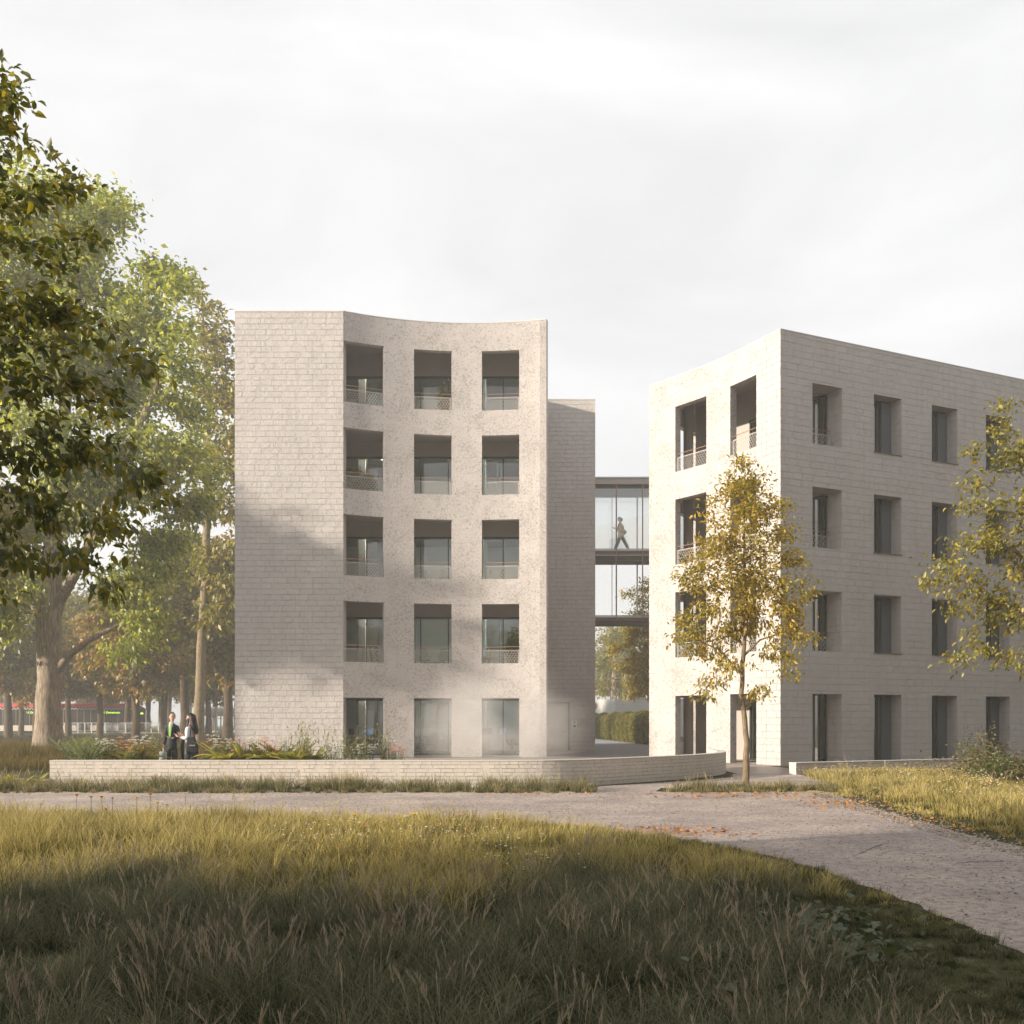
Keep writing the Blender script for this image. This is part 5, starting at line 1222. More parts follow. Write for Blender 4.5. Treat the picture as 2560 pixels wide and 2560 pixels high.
# near tree, left edge: its trunk stands outside the picture
Y1 = 9.0
l1 = [(5, 175, 26), (-30, 180, 50), (15, 235, 34), (-60, 250, 85), (10, 310, 50), (0, 420, 110), (120, 440, 70), (190, 440, 62), (50, 560, 140), (165, 570, 60), (120, 640, 60), (20, 760, 150), (150, 800, 100), (225, 790, 45), (300, 880, 60), (370, 900, 38), (100, 930, 150), (240, 980, 85), (60, 1100, 150),
      (220, 1130, 110), (310, 1180, 60), (360, 1195, 42), (398, 1232, 26), (80, 1250, 120), (230, 1290, 85), (240, 1400, 55), (255, 1470, 38), (90, 1400, 95), (-60, 1300, 120), (-150, 500, 170), (-180, 900, 200), (-200, 1250, 160), (20, 1490, 40), (-420, 600, 150), (-520, 1000, 190), (-600, 1300, 150), (-380, 1350, 130), (-400, 250, 110)]
tree('broadleaf_tree', 'dark near tree reaching in from the left edge with drooping leafy branches', 'tree', (-6.6, 9.3, 0), [(-6.6, 9.3, 0), (-6.5, 9.25, 2.0), (-6.35, 9.1, 4.4), (-6.1, 9.1, 6.4), (-5.7, 9.0, 7.4)], [0.20, 0.17, 0.13, 0.08, 0.03],
     [lob(u, v, r, Y1+0.25*((i*7) % 5-2), ry=0.6, sz=0.5) for i, (u, v, r) in enumerate(l1)], 500, 7900, 0.094, LM['dark'], M['bark3'], 3, droop=0.6, clump=0.12, detail=True, tip=0.0055, up=0.1, step=0.18, aspect=0.52)
# the old tree behind the garden wall
Y2 = 51.0
l2 = [(60, 470, 80), (160, 540, 95), (268, 500, 52), (262, 560, 50), (40, 690, 150), (210, 690, 70), (385, 700, 62), (432, 725, 45), (455, 690, 26), (450, 800, 40), (460, 930, 48), (300, 760, 62), (350, 830, 85), (150, 880, 140), (420, 880, 50), (300, 980, 110), (430, 1010, 60), (420, 1110, 85), (495, 1190, 48),
      (470, 1270, 62), (340, 1190, 100), (110, 1110, 120), (60, 1290, 90), (200, 1290, 95), (20, 1480, 60), (400, 1380, 82), (310, 1470, 72), (385, 1550, 55), (330, 1630, 38), (-120, 900, 220), (-140, 1300, 170), (-40, 1560, 70), (120, 1420, 50)]
tb = P(122, 1885, Y2); T2 = lambda u, v, dy=0: tuple(P(u, v, Y2+dy))
tree('broadleaf_tree', 'huge old tree with a pillar-like trunk and towering hazy crown behind the garden wall', 'tree', (tb.x, tb.y, 0), [(tb.x, tb.y, -0.05), T2(121, 1875), T2(120, 1800), T2(122, 1700), T2(124, 1580), T2(122, 1470), T2(135, 1350, 0.5), T2(150, 1150, 1), T2(175, 900, 1), T2(205, 650, 1)],
     [0.98, 0.80, 0.62, 0.57, 0.60, 0.55, 0.42, 0.34, 0.24, 0.10],
     [lob(u, v, r, Y2+1.3*((i*5) % 7-3)*0.7, sz=0.85) for i, (u, v, r) in enumerate(l2)], 760, 82000, 0.29, LM['big'], M['bark'], 5, droop=0.5, clump=1.05, tip=0.030, up=0.2, step=0.9, aspect=0.62,
     extra=[([T2(124, 1700), T2(170, 1640, -0.3), T2(225, 1600, -0.6), T2(300, 1560, -0.6)], 0.24, 0.09), ([T2(122, 1590), T2(95, 1530), T2(70, 1470), T2(40, 1300)], 0.30, 0.13), ([T2(124, 1560), T2(150, 1500), T2(185, 1440, -0.5), T2(260, 1280, -1), T2(330, 1100, -1), T2(400, 950, -1)], 0.34, 0.12), ([T2(130, 1400), T2(230, 1000), T2(300, 850)], 0.25, 0.1)])
# slender tree beside the building
Y3 = 74.0; T3 = lambda u, v: tuple(P(u, v, Y3)); b3 = P(496, 1858, Y3)
l3 = [(498, 735, 26), (530, 790, 36), (500, 830, 34), (560, 850, 36), (520, 900, 46), (575, 930, 42), (535, 980, 46), (590, 1020, 52), (500, 1060, 34), (560, 1110, 52), (600, 1160, 52), (520, 1180, 40), (565, 1260, 58), (590, 1360, 58), (530, 1400, 50), (600, 1480, 60), (540, 1530, 50)]
tree('slender_tree', 'tall slender open-crowned tree rising beside the blank block wall', 'tree', (b3.x, b3.y, 0), [(b3.x, b3.y, 0), T3(500, 1700), T3(506, 1580), T3(516, 1440), T3(520, 1200), T3(522, 1000), T3(512, 860), T3(505, 730)], [0.42, 0.36, 0.33, 0.30, 0.24, 0.16, 0.09, 0.03],
     [lob(u, v, r, Y3, sz=1.0) for u, v, r in l3], 260, 7500, 0.42, LM['olive'], M['bark2'], 8, droop=0.35, clump=0.8, tip=0.028, up=0.4, step=0.9, aspect=0.55)
# young tree in front of the corner building
Y4 = 26.6; b4 = P(1863, 1962, Y4); T4 = lambda u, v: tuple(P(u, v, Y4))
l4 = [(1862, 1150, 30), (1850, 1200, 48), (1895, 1215, 38), (1830, 1260, 60), (1905, 1290, 62), (1780, 1300, 36), (1965, 1270, 26), (1850, 1360, 78), (1955, 1340, 50), (1770, 1390, 60), (1900, 1430, 80), (1990, 1400, 44), (1740, 1440, 48), (1830, 1480, 80), (1960, 1490, 66), (2010, 1460, 30), (1740, 1530, 48), (1700, 1590, 26),
      (1800, 1580, 60), (1890, 1560, 60), (1985, 1560, 50), (2015, 1590, 24), (1730, 1620, 36), (1940, 1640, 44), (1850, 1670, 34), (1975, 1690, 24), (1780, 1700, 34), (1905, 1720, 34), (1750, 1730, 18), (1800, 1640, 36)]
tree('young_tree', 'young golden-green tree standing alone in front of the corner building', 'tree', (b4.x, b4.y, 0), [(b4.x, b4.y, 0), T4(1866, 1920), T4(1868, 1860), T4(1862, 1800), T4(1854, 1740), T4(1858, 1640), T4(1866, 1540), T4(1862, 1400), T4(1860, 1280), T4(1862, 1140)], [0.105, 0.085, 0.072, 0.068, 0.062, 0.056, 0.046, 0.034, 0.020, 0.008],
     [lob(u, v, r, Y4+0.12*((i*5) % 7-3), sz=0.8) for i, (u, v, r) in enumerate(l4)], 380, 11000, 0.112, LM['gold'], M['bark2'], 14, droop=0.55, clump=0.30, tip=0.0045, up=0.15, step=0.25, aspect=0.5, detail=True,
     extra=[([T4(1856, 1700), T4(1800, 1625), T4(1740, 1600)], 0.03, 0.012), ([T4(1860, 1650), T4(1900, 1600), T4(1960, 1580), T4(2010, 1560)], 0.032, 0.012), ([T4(1856, 1770), T4(1884, 1752), (P(1886, 1748, Y4).x, Y4, P(1886, 1748, Y4).z)], 0.022, 0.012)])
# tree at the right edge
Y5 = 22.5; T5 = lambda u, v: tuple(P(u, v, Y5)); b5 = P(2640, 1987, Y5)
l5 = [(2545, 1010, 28), (2520, 1080, 44), (2560, 1130, 60), (2440, 1130, 26), (2500, 1170, 50), (2430, 1215, 34), (2560, 1260, 70), (2470, 1270, 48), (2400, 1270, 28), (2500, 1350, 70), (2420, 1370, 52), (2350, 1400, 36), (2560, 1420, 70), (2390, 1450, 56), (2330, 1450, 22), (2460, 1480, 60), (2530, 1540, 56), (2390, 1530, 34), (2440, 1590, 46), (2500, 1640, 40), (2400, 1650, 26), (2540, 1660, 34), (2700, 1100, 110), (2720, 1400, 120), (2660, 1250, 80), (2860, 1250, 130), (2900, 1500, 110), (2780, 980, 90), (2780, 1620, 80)]
tree('broadleaf_tree', 'olive-gold leafy tree leaning in from the right edge over the shaded facade', 'tree', (b5.x, b5.y, 0), [(b5.x, b5.y, 0), T5(2640, 1850), T5(2650, 1650), T5(2630, 1500), T5(2610, 1300), T5(2590, 1080)], [0.16, 0.13, 0.11, 0.09, 0.06, 0.02],
     [lob(u, v, r, Y5+0.15*((i*5) % 7-3), sz=0.75) for i, (u, v, r) in enumerate(l5)], 380, 11500, 0.118, LM['olive'], M['bark2'], 21, droop=0.5, clump=0.30, tip=0.0045, up=0.1, step=0.25, aspect=0.5, detail=True)
# passage trees
Y6 = 76; T6 = lambda u, v: tuple(P(u, v, Y6)); b6 = P(1636, 1859, Y6)
l6 = [(1620, 1460, 30), (1612, 1520, 40), (1570, 1500, 16), (1600, 1570, 52), (1560, 1580, 28), (1545, 1620, 28), (1600, 1650, 52), (1560, 1670, 26), (1610, 1720, 40), (1570, 1725, 26), (1640, 1600, 70), (1640, 1700, 60)]
tree('autumn_tree', 'amber-leaved tree showing through the passage between the buildings', 'tree', (b6.x, b6.y, 0), [(b6.x, b6.y, 0), T6(1636, 1720), T6(1632, 1550), T6(1625, 1430)], [0.22, 0.18, 0.12, 0.03], [lob(u, v, r, Y6) for u, v, r in l6], 220, 10500, 0.24, LM['gold'], M['bark3'], 31, clump=0.55, tip=0.02, step=0.7)
Y7 = 120; T7 = lambda u, v: tuple(P(u, v, Y7)); b7 = P(1533, 1839, Y7)
l7 = [(1520, 1590, 30), (1555, 1600, 36), (1500, 1650, 30), (1540, 1680, 40), (1590, 1660, 40), (1500, 1720, 30), (1560, 1740, 36), (1605, 1720, 34), (1495, 1770, 20)]
tree('pale_tree', 'pale hazy tree far off beyond the shed in the passage', 'tree', (b7.x, b7.y, 0), [(b7.x, b7.y, 0), T7(1534, 1740), T7(1536, 1660), T7(1538, 1590)], [0.5, 0.4, 0.3, 0.1], [lob(u, v, r, Y7) for u, v, r in l7], 120, 4200, 0.36, LM['wood'], M['bark'], 33, clump=0.9, tip=0.04, step=1.2)

# ---------------------------------------------------------------- woodland: two grown kinds, then copies
def proto(name, seed, h, clear, rad, lm, nl=13000, leaf=0.42, fork=False):
    rng = np.random.default_rng(seed); lobes = []
    for i in range(15):
        a = i*2.4; f = (i+0.5)/15; r = rad*(0.35+0.35*math.sin(math.pi*min(1, f*1.1))); q = rad*0.62*math.sin(math.pi*min(0.97, 0.15+f*0.85))
        lobes.append(((q*math.cos(a), q*math.sin(a), clear+(h-clear)*f), (r, r, r*0.7)))
    trunk = [(0, 0, 0), (0.12, 0.05, clear*0.5), (-0.05, 0.1, clear), (0.2, 0, (h+clear)/2), (0, 0.1, h-1)]
    ex = [([(0, 0.05, clear*0.7), (0.8, 0.2, clear*1.15), (1.5, 0.4, clear*1.8)], 0.24, 0.14)] if fork else []
    return tree(name, None, 'tree', (0, 0, 0), trunk, [0.46, 0.36, 0.32, 0.2, 0.06], lobes, 230, nl, leaf, lm, M['bark3'], seed, clump=1.0, tip=0.03, step=0.8, droop=0.35, extra=ex, aspect=0.7)
PA = proto('maple_tree', 41, 15.5, 5.4, 5.0, LM['maple']); PB = proto('park_tree', 42, 17.5, 6.2, 5.4, LM['wood'], fork=True)
PC = proto('park_tree', 43, 15, 8.5, 3.4, LM['olive'], nl=3600)
used = {id(PA): False, id(PB): False, id(PC): False}
def plant_copy(p, x, y, rz, s, label, group, sz=1.0):
    if not used[id(p)]: o = p; used[id(p)] = True
    else: o = copy_tree(p)
    o.location = (x, y, -0.03); o.rotation_euler = (0, 0, rz); o.scale = (s, s, s*sz)
    return tag(o, label, 'tree', group)
wood = [  # u, depth, kind, scale, label
 (338, 80, PA, 0.80, 'maple with a straight stout trunk and rusty crown just left of the man'),
 (463, 86, PB, 1.0, 'thick-trunked park tree directly behind the woman'),
 (412, 100, PB, 0.80, 'fork-trunked park tree above the man\'s head'),
 (568, 92, PA, 1.15, 'dark stout tree tight against the block wall'),
 (521, 112, PA, 0.85, 'thin-trunked tree in front of the tram shelter'),
 (372, 118, PB, 0.8, 'hazy trunk beside the dark mast right of the tram'),
 (318, 116, PB, 0.9, 'hazy tree in front of the tram cab'),
 (249, 106, PA, 0.85, 'rusty tree whose trunk crosses the middle of the tram'),
 (172, 110, PB, 0.85, 'hazy tree just right of the huge old trunk'),
 (90, 105, PA, 0.80, 'tree hidden behind the huge old trunk'),
 (52, 116, PB, 0.75, 'pair-stemmed slim tree in front of the left end of the tram'),
 (22, 96, PA, 0.9, 'leaning dark tree near the left edge of the picture'),
 (-12, 90, PB, 0.95, 'moss-green trunk cut by the left edge of the picture')]
for i, (u, Y, p, s, lab) in enumerate(wood): plant_copy(p, gx(u, Y), Y, i*1.9, s, lab, 'woodland trees behind the garden wall')
rw3 = random.Random(9); k = 0
for row, (Y, us) in enumerate(((150, range(-60, 640, 62)), (185, range(-90, 660, 55)))):
    for u in us:
        k += 1; uu = u+rw3.uniform(-18, 18); plant_copy((PA, PB)[k % 2], gx(uu, Y), Y+rw3.uniform(-9, 9), rw3.uniform(0, 6), rw3.uniform(0.95, 1.25), 'faint tree in the hazy rows beyond the tram', 'far trees beyond the tram')
for i, (x, y, s) in enumerate(((30, 150, 1.1), (44, 150, 1.1), (38, 175, 1.3), (20, 190, 1.1), (12, 200, 1.0), (60, 160, 1.1), (75, 170, 1.2))):
    plant_copy(PB, x, y, i*2.1, s, 'faint tree far behind the passage and the right-hand building', 'far trees behind the passage')
# unseen trees outside the picture; those on the left shadow meadow and block wall
shade = [(-28.6, 38.3, 1.0), (-36, 36.0, 1.15), (-22.8, 42.2, 0.8)]
unseen_shade_trees = [(-16, -0.8, 0.66), (-20, -1.6, 0.78), (12.8, 5, 0.85), (22, 13, 1.0), (27, 22, 1.1), (33, 31, 1.15), (20, 3, 1.0), (34, 14, 1.2), (40, 26, 1.2), (-22, -5, 0.85), (-30, -9.5, 1.05), (-25, -12, 1.0), (-38, -14, 1.2), (-14, -8, 0.8), (-45, -20, 1.2), (-47, -28, 1.15), (-20, -17, 1.0), (-10, -16, 0.9), (-34, -20, 1.1), (2, -14, 0.9), (10, -12, 0.9), (-5.5, -4.5, 0.9), (4, -6, 0.9), (10, -4.5, 0.8)]  # right-hand and rear trees are added, unseen, to dim facade, path and meadow
for i, (x, y, s) in enumerate(shade): plant_copy(PC, x, y, i*2.3, s, 'park tree left of the picture throwing shade on the block wall', 'trees outside the picture to the left')
for i, (x, y, s) in enumerate(unseen_shade_trees): plant_copy(PA, x, y, i*1.7, s, 'unseen tree around the viewer, there to shade the meadow or dim path and facade', 'trees around the viewer', 0.9)

# ---------------------------------------------------------------- shrubs, hedge, pot plants
def bushy(name, label, cat, x, y, z0, rx, rz, n, leaf, lm, seed, stems=9, aspect=0.7, group=None, clump=0.12, pot=None, up=0.3):
    root = empty(name, (x, y, z0), 0, label, cat, group); rng = np.random.default_rng(seed)
    Nn = [np.zeros(3)]; par = [-1]; rad = [0.012]; tips = []
    hb = 0.0 if pot is None else pot
    if pot: m = MB(); m.lathe((0, 0, 0), [(pot*0.42, 0), (pot*0.60, pot), (pot*0.52, pot), (pot*0.5, pot*0.85)], 18); m.build('pot', M['pot'], root); Nn[0] = np.array([0, 0, pot*0.85])
    for i in range(stems*4):
        if i < stems: p = 0; d = unit(np.array([math.cos(i*2.4)*rng.uniform(0.1, 1), math.sin(i*2.4)*rng.uniform(0.1, 1), 1.0])); L = rz*rng.uniform(0.5, 0.95)
        else: p = int(rng.integers(2, len(Nn))); d = unit(rng.normal(0, 1, 3)+np.array([0, 0, 0.4])); L = rx*rng.uniform(0.35, 0.8)
        for q in range(4):
            d = unit(d+rng.normal(0, 0.12, 3)); Nn.append(Nn[p]+d*L/4*np.array([min(1.6, rx/rz*1.3), min(1.6, rx/rz*1.3), 1])); par.append(p); rad.append(0.010 if i < stems else 0.005); p = len(Nn)-1
            if q > 0 or i >= stems: tips.append(p)
    Nn = np.array(Nn); branch_mesh('stem', Nn, np.array(par), np.array(rad), M['bark2'], root, 5)
    src = rng.choice(tips, n); off_ = rng.normal(0, clump, (n, 3)); pos = Nn[src]+off_; pos[:, 2] = np.maximum(pos[:, 2], hb+0.03)
    leaves('foliage', pos, unit(off_+np.array([0, 0, 0.01])), leaf, lm, root, rng, 0.2, aspect)
    return root
c = P(2480, 1840, 26); bushy('shrub', 'tall dusty-brown shrub with round leaves at the right edge', 'shrub', c.x+0.4, 25.5, 0, 1.5, 1.15, 2600, 0.075, LM['bush'], 51, 16, 0.95, clump=0.14).scale = (1, 1, 0.66)
c = P(2430, 1880, 26); bushy('shrub', 'low green shrub nestled left of the dusty-brown one', 'shrub', c.x-0.05, 25.0, 0, 0.75, 0.85, 2200, 0.05, leaf_mat('bright_shrub_leaves', [(0.03, 0.07, 0.01), (0.07, 0.13, 0.015), (0.16, 0.20, 0.03)], 0.4), 52, 12, 0.6, clump=0.09)
c = P(2390, 1850, 27); bushy('shrub', 'spreading dusty shrub behind the low green one', 'shrub', c.x+0.5, 26.8, 0, 1.1, 1.0, 1300, 0.07, LM['bush'], 53, 12, 0.95, clump=0.13).scale = (1, 1, 0.75)
# clipped columns of the hedge in the passage
h0 = None
for i in range(17):
    f = i/16; x = 8.3+f*2.0; y = 106-f*35
    if h0 is None:
        h0 = empty('hedge_column'); rng = np.random.default_rng(61)
        m = MB(); m.lathe((0, 0, 0), [(0.72, 0.0), (0.85, 0.4), (0.86, 1.6), (0.74, 2.05), (0.4, 2.28), (0.05, 2.33)], 16); m.build('core', plain('hedge_core', (0.02, 0.024, 0.01), 1.0, var=0.3), h0)
        n = 9000; a = rng.uniform(0, 2*math.pi, n); z = rng.uniform(0.02, 2.34, n); r = np.interp(z, [0, 0.4, 1.6, 2.05, 2.34], [0.78, 0.92, 0.93, 0.8, 0.12])*(1+0.05*rng.normal(size=n))
        pos = np.stack([r*np.cos(a), r*np.sin(a), z], 1); leaves('foliage', pos, unit(pos*np.array([1, 1, 0.3])), 0.09, LM['wood'], h0, rng, 0.1, 0.6); o = h0
    else: o = copy_tree(h0)
    o.location = (x, y, 0); o.rotation_euler = (0, 0, i*1.3); o.scale = (1.05, 1.05, 1.0+0.06*math.sin(i*2.1))
    tag(o, 'nearest clipped column of the dark hedge along the passage' if i == 16 else 'clipped rounded column in the dark hedge along the passage', 'hedge', None if i == 16 else 'hedge columns along the passage')
# potted plants on the loggias
yel = leaf_mat('yellow_feathery_leaves', [(0.13, 0.12, 0.02), (0.26, 0.22, 0.04), (0.40, 0.32, 0.07)], 0.4)
for (x, y, k, rx, rz, lm, n, lab, nm) in ((gx(1112, 48.2), 48.2, 4, 0.75, 1.9, yel, 1500, 'feathery yellow-green potted tree on the top middle loggia', 'potted_tree'),
    (gx(893, 48.0), 48.0, 3, 0.85, 1.5, LM['wood'], 1900, 'tiered dark-green potted shrub in the left loggia one below the top', 'potted_tree'),
    (gx(1296, 48.3), 48.3, 1, 0.8, 1.65, leaf_mat('moss_green_leaves', [(0.08, 0.10, 0.012), (0.15, 0.17, 0.02), (0.24, 0.24, 0.04)], 0.4), 3200, 'round mossy-green potted shrub at the right end of the first upper loggia', 'potted_tree'),
    (9.0, 44.4, 3, 0.5, 1.9, yel, 900, 'thin feathery potted tree on the corner building top loggia', 'potted_tree'),
    (11.15, 39.7, 2, 0.42, 1.9, LM['olive'], 1100, 'narrow potted shrub behind the first shaded window one below the top', 'potted_tree')):
    bushy(nm, lab, 'potted plant', x, y, FL*k+0.02, rx, rz, int(n*1.5), 0.095, lm, 70+k+int(rx*100), 9, 0.6, 'potted plants on the loggias', 0.10, pot=0.5)

# ---------------------------------------------------------------- planting bed behind the wall
def strap_leaf(mb, base, az, L, wd, lean, droop_, n=6):
    d = Vector((math.cos(az), math.sin(az), 0)); sv = Vector((-d.y, d.x, 0)); ps = []
    for i in range(n+1):
        t = i/n; p = Vector(base)+d*(L*lean*t+L*0.25*droop_*t*t)+Vector((0, 0, L*(t-0.55*droop_*t*t)*(1-lean*0.35))); w_ = wd*math.sin(math.pi*min(1, 0.10+0.9*t)**0.8)*(1 if t < 1 else 0)
        ps.append((p, w_))
    k = len(mb.v); 
    for p, w_ in ps: mb.v += [tuple(p+sv*w_+Vector((0, 0, w_*0.35))), tuple(p), tuple(p-sv*w_+Vector((0, 0, w_*0.35)))]
    for i in range(n):
        a = k+3*i
        for q in (0, 1): mb.f.append((a+q, a+q+1, a+q+4, a+q+3)); mb.uv.append(None); mb.mi.append(0)
def fill_rnd(o, seed=0):
    me = o.data; at = me.attributes.new('rnd', 'FLOAT', 'POINT'); rng = np.random.default_rng(seed); n = len(me.vertices); at.data.foreach_set('value', np.repeat(rng.uniform(0, 1, n//21+1), 21)[:n].astype(np.float32)); return o
def broadleaf():
    t = empty('broadleaf_plant'); mb = MB(); rn = random.Random(3)
    for i in range(20): strap_leaf(mb, (rn.uniform(-.04, .04), rn.uniform(-.04, .04), 0), i*2.4, rn.uniform(0.45, 0.80), rn.uniform(0.05, 0.085), rn.uniform(0.3, 0.9), rn.uniform(0.5, 1.3))
    fill_rnd(mb.build('foliage', LM['fern'], t), 1); return t
def thistle():
    t = empty('thistle_plant'); mb = MB(); rn = random.Random(5)
    for i in range(13):
        az = i*2.4; L = rn.uniform(0.45, 0.75); lean = rn.uniform(0.2, 0.7)
        strap_leaf(mb, (0, 0, 0), az, L, 0.018, lean, 0.5)
        for q in range(2, 7):
            f = q/7.5; d = Vector((math.cos(az), math.sin(az), 0)); p = d*(L*lean*f+L*0.12*f*f)+Vector((0, 0, L*(f-0.28*f*f)*(1-lean*0.35)))
            for sg in (-1, 1): strap_leaf(mb, p, az+sg*0.9, L*0.24, 0.016, 0.9, 0.3, 3)
    fill_rnd(mb.build('foliage', leaf_mat('silver_green_leaves', [(0.12, 0.15, 0.07), (0.22, 0.25, 0.12), (0.36, 0.37, 0.20)], 0.35), t), 2); return t
def flowering(cname, col, n=22, r=0.03, kind='umbel'):
    t = empty('flowering_plant'); mb = MB(); rn = random.Random(8); fb = MB(); sb = MB()
    for i in range(26): strap_leaf(mb, (rn.uniform(-.1, .1), rn.uniform(-.1, .1), 0), i*2.4, rn.uniform(0.2, 0.45), 0.022, rn.uniform(0.3, 0.9), 0.7, 3)
    for i in range(n):
        a = rn.uniform(0, 6.3); q = rn.uniform(0.02, 0.26); h = rn.uniform(0.35, 0.62); p = (q*math.cos(a), q*math.sin(a), h)
        sb.tube([(p[0]*0.3, p[1]*0.3, 0), p], 0.004, 4)
        if kind == 'umbel':
            for _ in range(7): fb.ball((p[0]+rn.uniform(-.035, .035), p[1]+rn.uniform(-.035, .035), h+rn.uniform(-0.005, 0.012)), 0.011, (1, 1, 0.6), 5, 4)
        else:
            for k_ in range(7): an = k_*0.9; fb.box((p[0]+r*0.7*math.cos(an), p[1]+r*0.7*math.sin(an), h-0.006), (r*0.8, r*0.4, 0.006), Matrix.Rotation(an, 3, 'Z'))
            fb.ball((p[0], p[1], h+0.004), 0.012, (1, 1, 0.8), 6, 4)
    fill_rnd(mb.build('foliage', LM['fern'], t), 3); sb.build('stem', LM_stem, t); fb.build('blossom', plain(cname, col, 0.7, var=0.15, scale=20), t); return t
LM_stem = plain('plant_stem', (0.10, 0.13, 0.04), 0.8)
def spike():
    t = empty('spiky_plant'); mb = MB(); rn = random.Random(12)
    for i in range(9):
        az = i*2.4; ln = rn.uniform(0.1, 0.5); h = rn.uniform(0.45, 0.85)
        for q in range(16):
            f = q/16; p = Vector((math.cos(az)*ln*f*h, math.sin(az)*ln*f*h, h*f)); strap_leaf(mb, p, az+q*2.4, 0.16*(1-f*0.6), 0.010, 0.75, 0.2, 3)
    fill_rnd(mb.build('foliage', leaf_mat('pale_spiky_leaves', [(0.13, 0.14, 0.05), (0.25, 0.25, 0.10), (0.38, 0.36, 0.16)], 0.35), t), 4); return t
PR = {'b': broadleaf(), 't': thistle(), 'w': flowering('white_petals', (0.72, 0.70, 0.60)), 'c': flowering('coral_petals', (0.78, 0.34, 0.24), 18, 0.045, 'daisy'), 's': spike()}
seen = {k: False for k in PR}
sheet('planting_bed', [(-11.0, 25.12), (-5.5, 25.12), (0.2, 25.2), (0.2, 26.9), (-11.0, 26.9)], 0.47, M['ground'])
m = MB(); m.prism([(-11.0, 25.115), (0.21, 25.19), (0.21, 26.91), (-11.0, 26.91)], -0.1, 0.465); tag(m.build('planting_bed', M['ground']), kind='structure')
bed = 't190 t218 w245 w258 w272 c300 b312 c326 w338 b345 c362 w372 s384 c532 w545 b560 w572 b585 c600 b612 w625 w640 b655 c663 b676 c690 b700 w712 b722 b735 s748 w760 s772 b785 s815 w828 w845 s862 s880 w895 s910 w925 s958 w972 c985 c1000'.split()
nmz = {'b': 'broad strap-leaved plant', 't': 'silvery thistle-leaved plant', 'w': 'white-flowered umbel plant', 'c': 'coral-flowered plant', 's': 'pale spiky-leaved plant'}
rn = random.Random(2); ordw = {}
for code in bed:
    kd, u = code[0], float(code[1:]); Y = 26.0+rn.uniform(-0.45, 0.5)
    if 396 < u < 520: Y = 28.6
    o = PR[kd] if not seen[kd] else copy_tree(PR[kd]); seen[kd] = True; ordw[kd] = ordw.get(kd, 0)+1
    s = {'b': 1.25, 't': 1.3, 'w': 1.0, 'c': 0.95, 's': 1.2}[kd]*rn.uniform(0.85, 1.15)*(1.0 if u < 760 else 0.95)
    z = 0.47 if Y < 27.2 else 0.02; o.location = (gx(u, Y), Y, z); o.rotation_euler = (0, 0, rn.uniform(0, 6)); o.scale = (s, s, s*1.12)
    where = 'left of the man' if u < 405 else ('between the people and the corner of the block wall' if u < 600 else ('before the block wall' if u < 800 else 'towards the first ground-floor window'))
    n_ = ordw[kd]; od = f'{n_}'+('th' if 10 < n_ < 20 else {1: 'st', 2: 'nd', 3: 'rd'}.get(n_ % 10, 'th'))
    tag(o, f'{od} {nmz[kd]} from the left in the bed behind the garden wall', 'plant', 'plants in the bed behind the garden wall')
for i, (u, Y) in enumerate(((20, 24.8), (48, 24.2), (85, 24.6), (-12, 24.4), (470, 29), (430, 29.2), (498, 29.0))):
    o = copy_tree(PR['b']); o.location = (gx(u, Y), Y, 0.0); o.rotation_euler = (0, 0, i*1.1); o.scale = (0.95, 0.95, 0.85)
    tag(o, ('strap-leaved clump left of the garden wall, '+('leftmost in view', 'second in view', 'nearest the wall end', 'cut by the picture edge')[i]) if i < 4 else 'strap-leaved plant just behind the two people, '+('by her hip', 'between them', 'right of the tote bag')[i-4], 'plant', 'clumps by the wall end' if i < 4 else 'plants behind the two people')

# ---------------------------------------------------------------- grass
def blades(roots, h, wd, bend, az, rng, nseg=3, tmax=1.0):
    n = len(roots); ts = np.array([0, 0.4, 0.75, 1.0]); ws = np.array([1, 0.85, 0.5, 0.0])
    ld = np.stack([np.cos(az), np.sin(az), np.zeros(n)], 1); sa = az+math.pi/2+rng.normal(0, 0.7, n); sv = np.stack([np.cos(sa), np.sin(sa), np.zeros(n)], 1)
    V = []; T = []
    for t, w_ in zip(ts, ws):
        c = roots+ld*(h*bend*t*t)[:, None]+np.array([0, 0, 1.0])*(h*(t-0.32*bend*t*t))[:, None]
        if w_ > 0: V += [c+sv*(wd*w_/2)[:, None], c-sv*(wd*w_/2)[:, None]]; T += [t, t]
        else: V += [c]; T += [t]
    V = np.stack(V, 1); T = np.tile(np.array(T), n); i = (np.arange(n)*7)[:, None]
    Q = np.concatenate([i+np.array([[0, 1, 3, 2]]), i+np.array([[2, 3, 5, 4]])], 0); Tr = i+np.array([[4, 5, 6]])
    return V.reshape(-1, 3), Q.astype(np.int32), Tr.astype(np.int32), T, 7
def in_poly(x, y, poly):
    px = np.array([p[0] for p in poly]); py = np.array([p[1] for p in poly]); ins = np.zeros(len(x), bool); j = len(px)-1
    for i in range(len(px)):
        c = ((py[i] > y) != (py[j] > y)) & (x < (px[j]-px[i])*(y-py[i])/(py[j]-py[i]+1e-12)+px[i]); ins ^= c; j = i
    return ins
def edge_dist(x, y, line):
    d = np.full(len(x), 1e9)
    for (ax, ay), (bx, by) in zip(line, line[1:]):
        vx, vy = bx-ax, by-ay; L = vx*vx+vy*vy+1e-12; t = np.clip(((x-ax)*vx+(y-ay)*vy)/L, 0, 1); d = np.minimum(d, np.hypot(x-ax-t*vx, y-ay-t*vy))
    return d
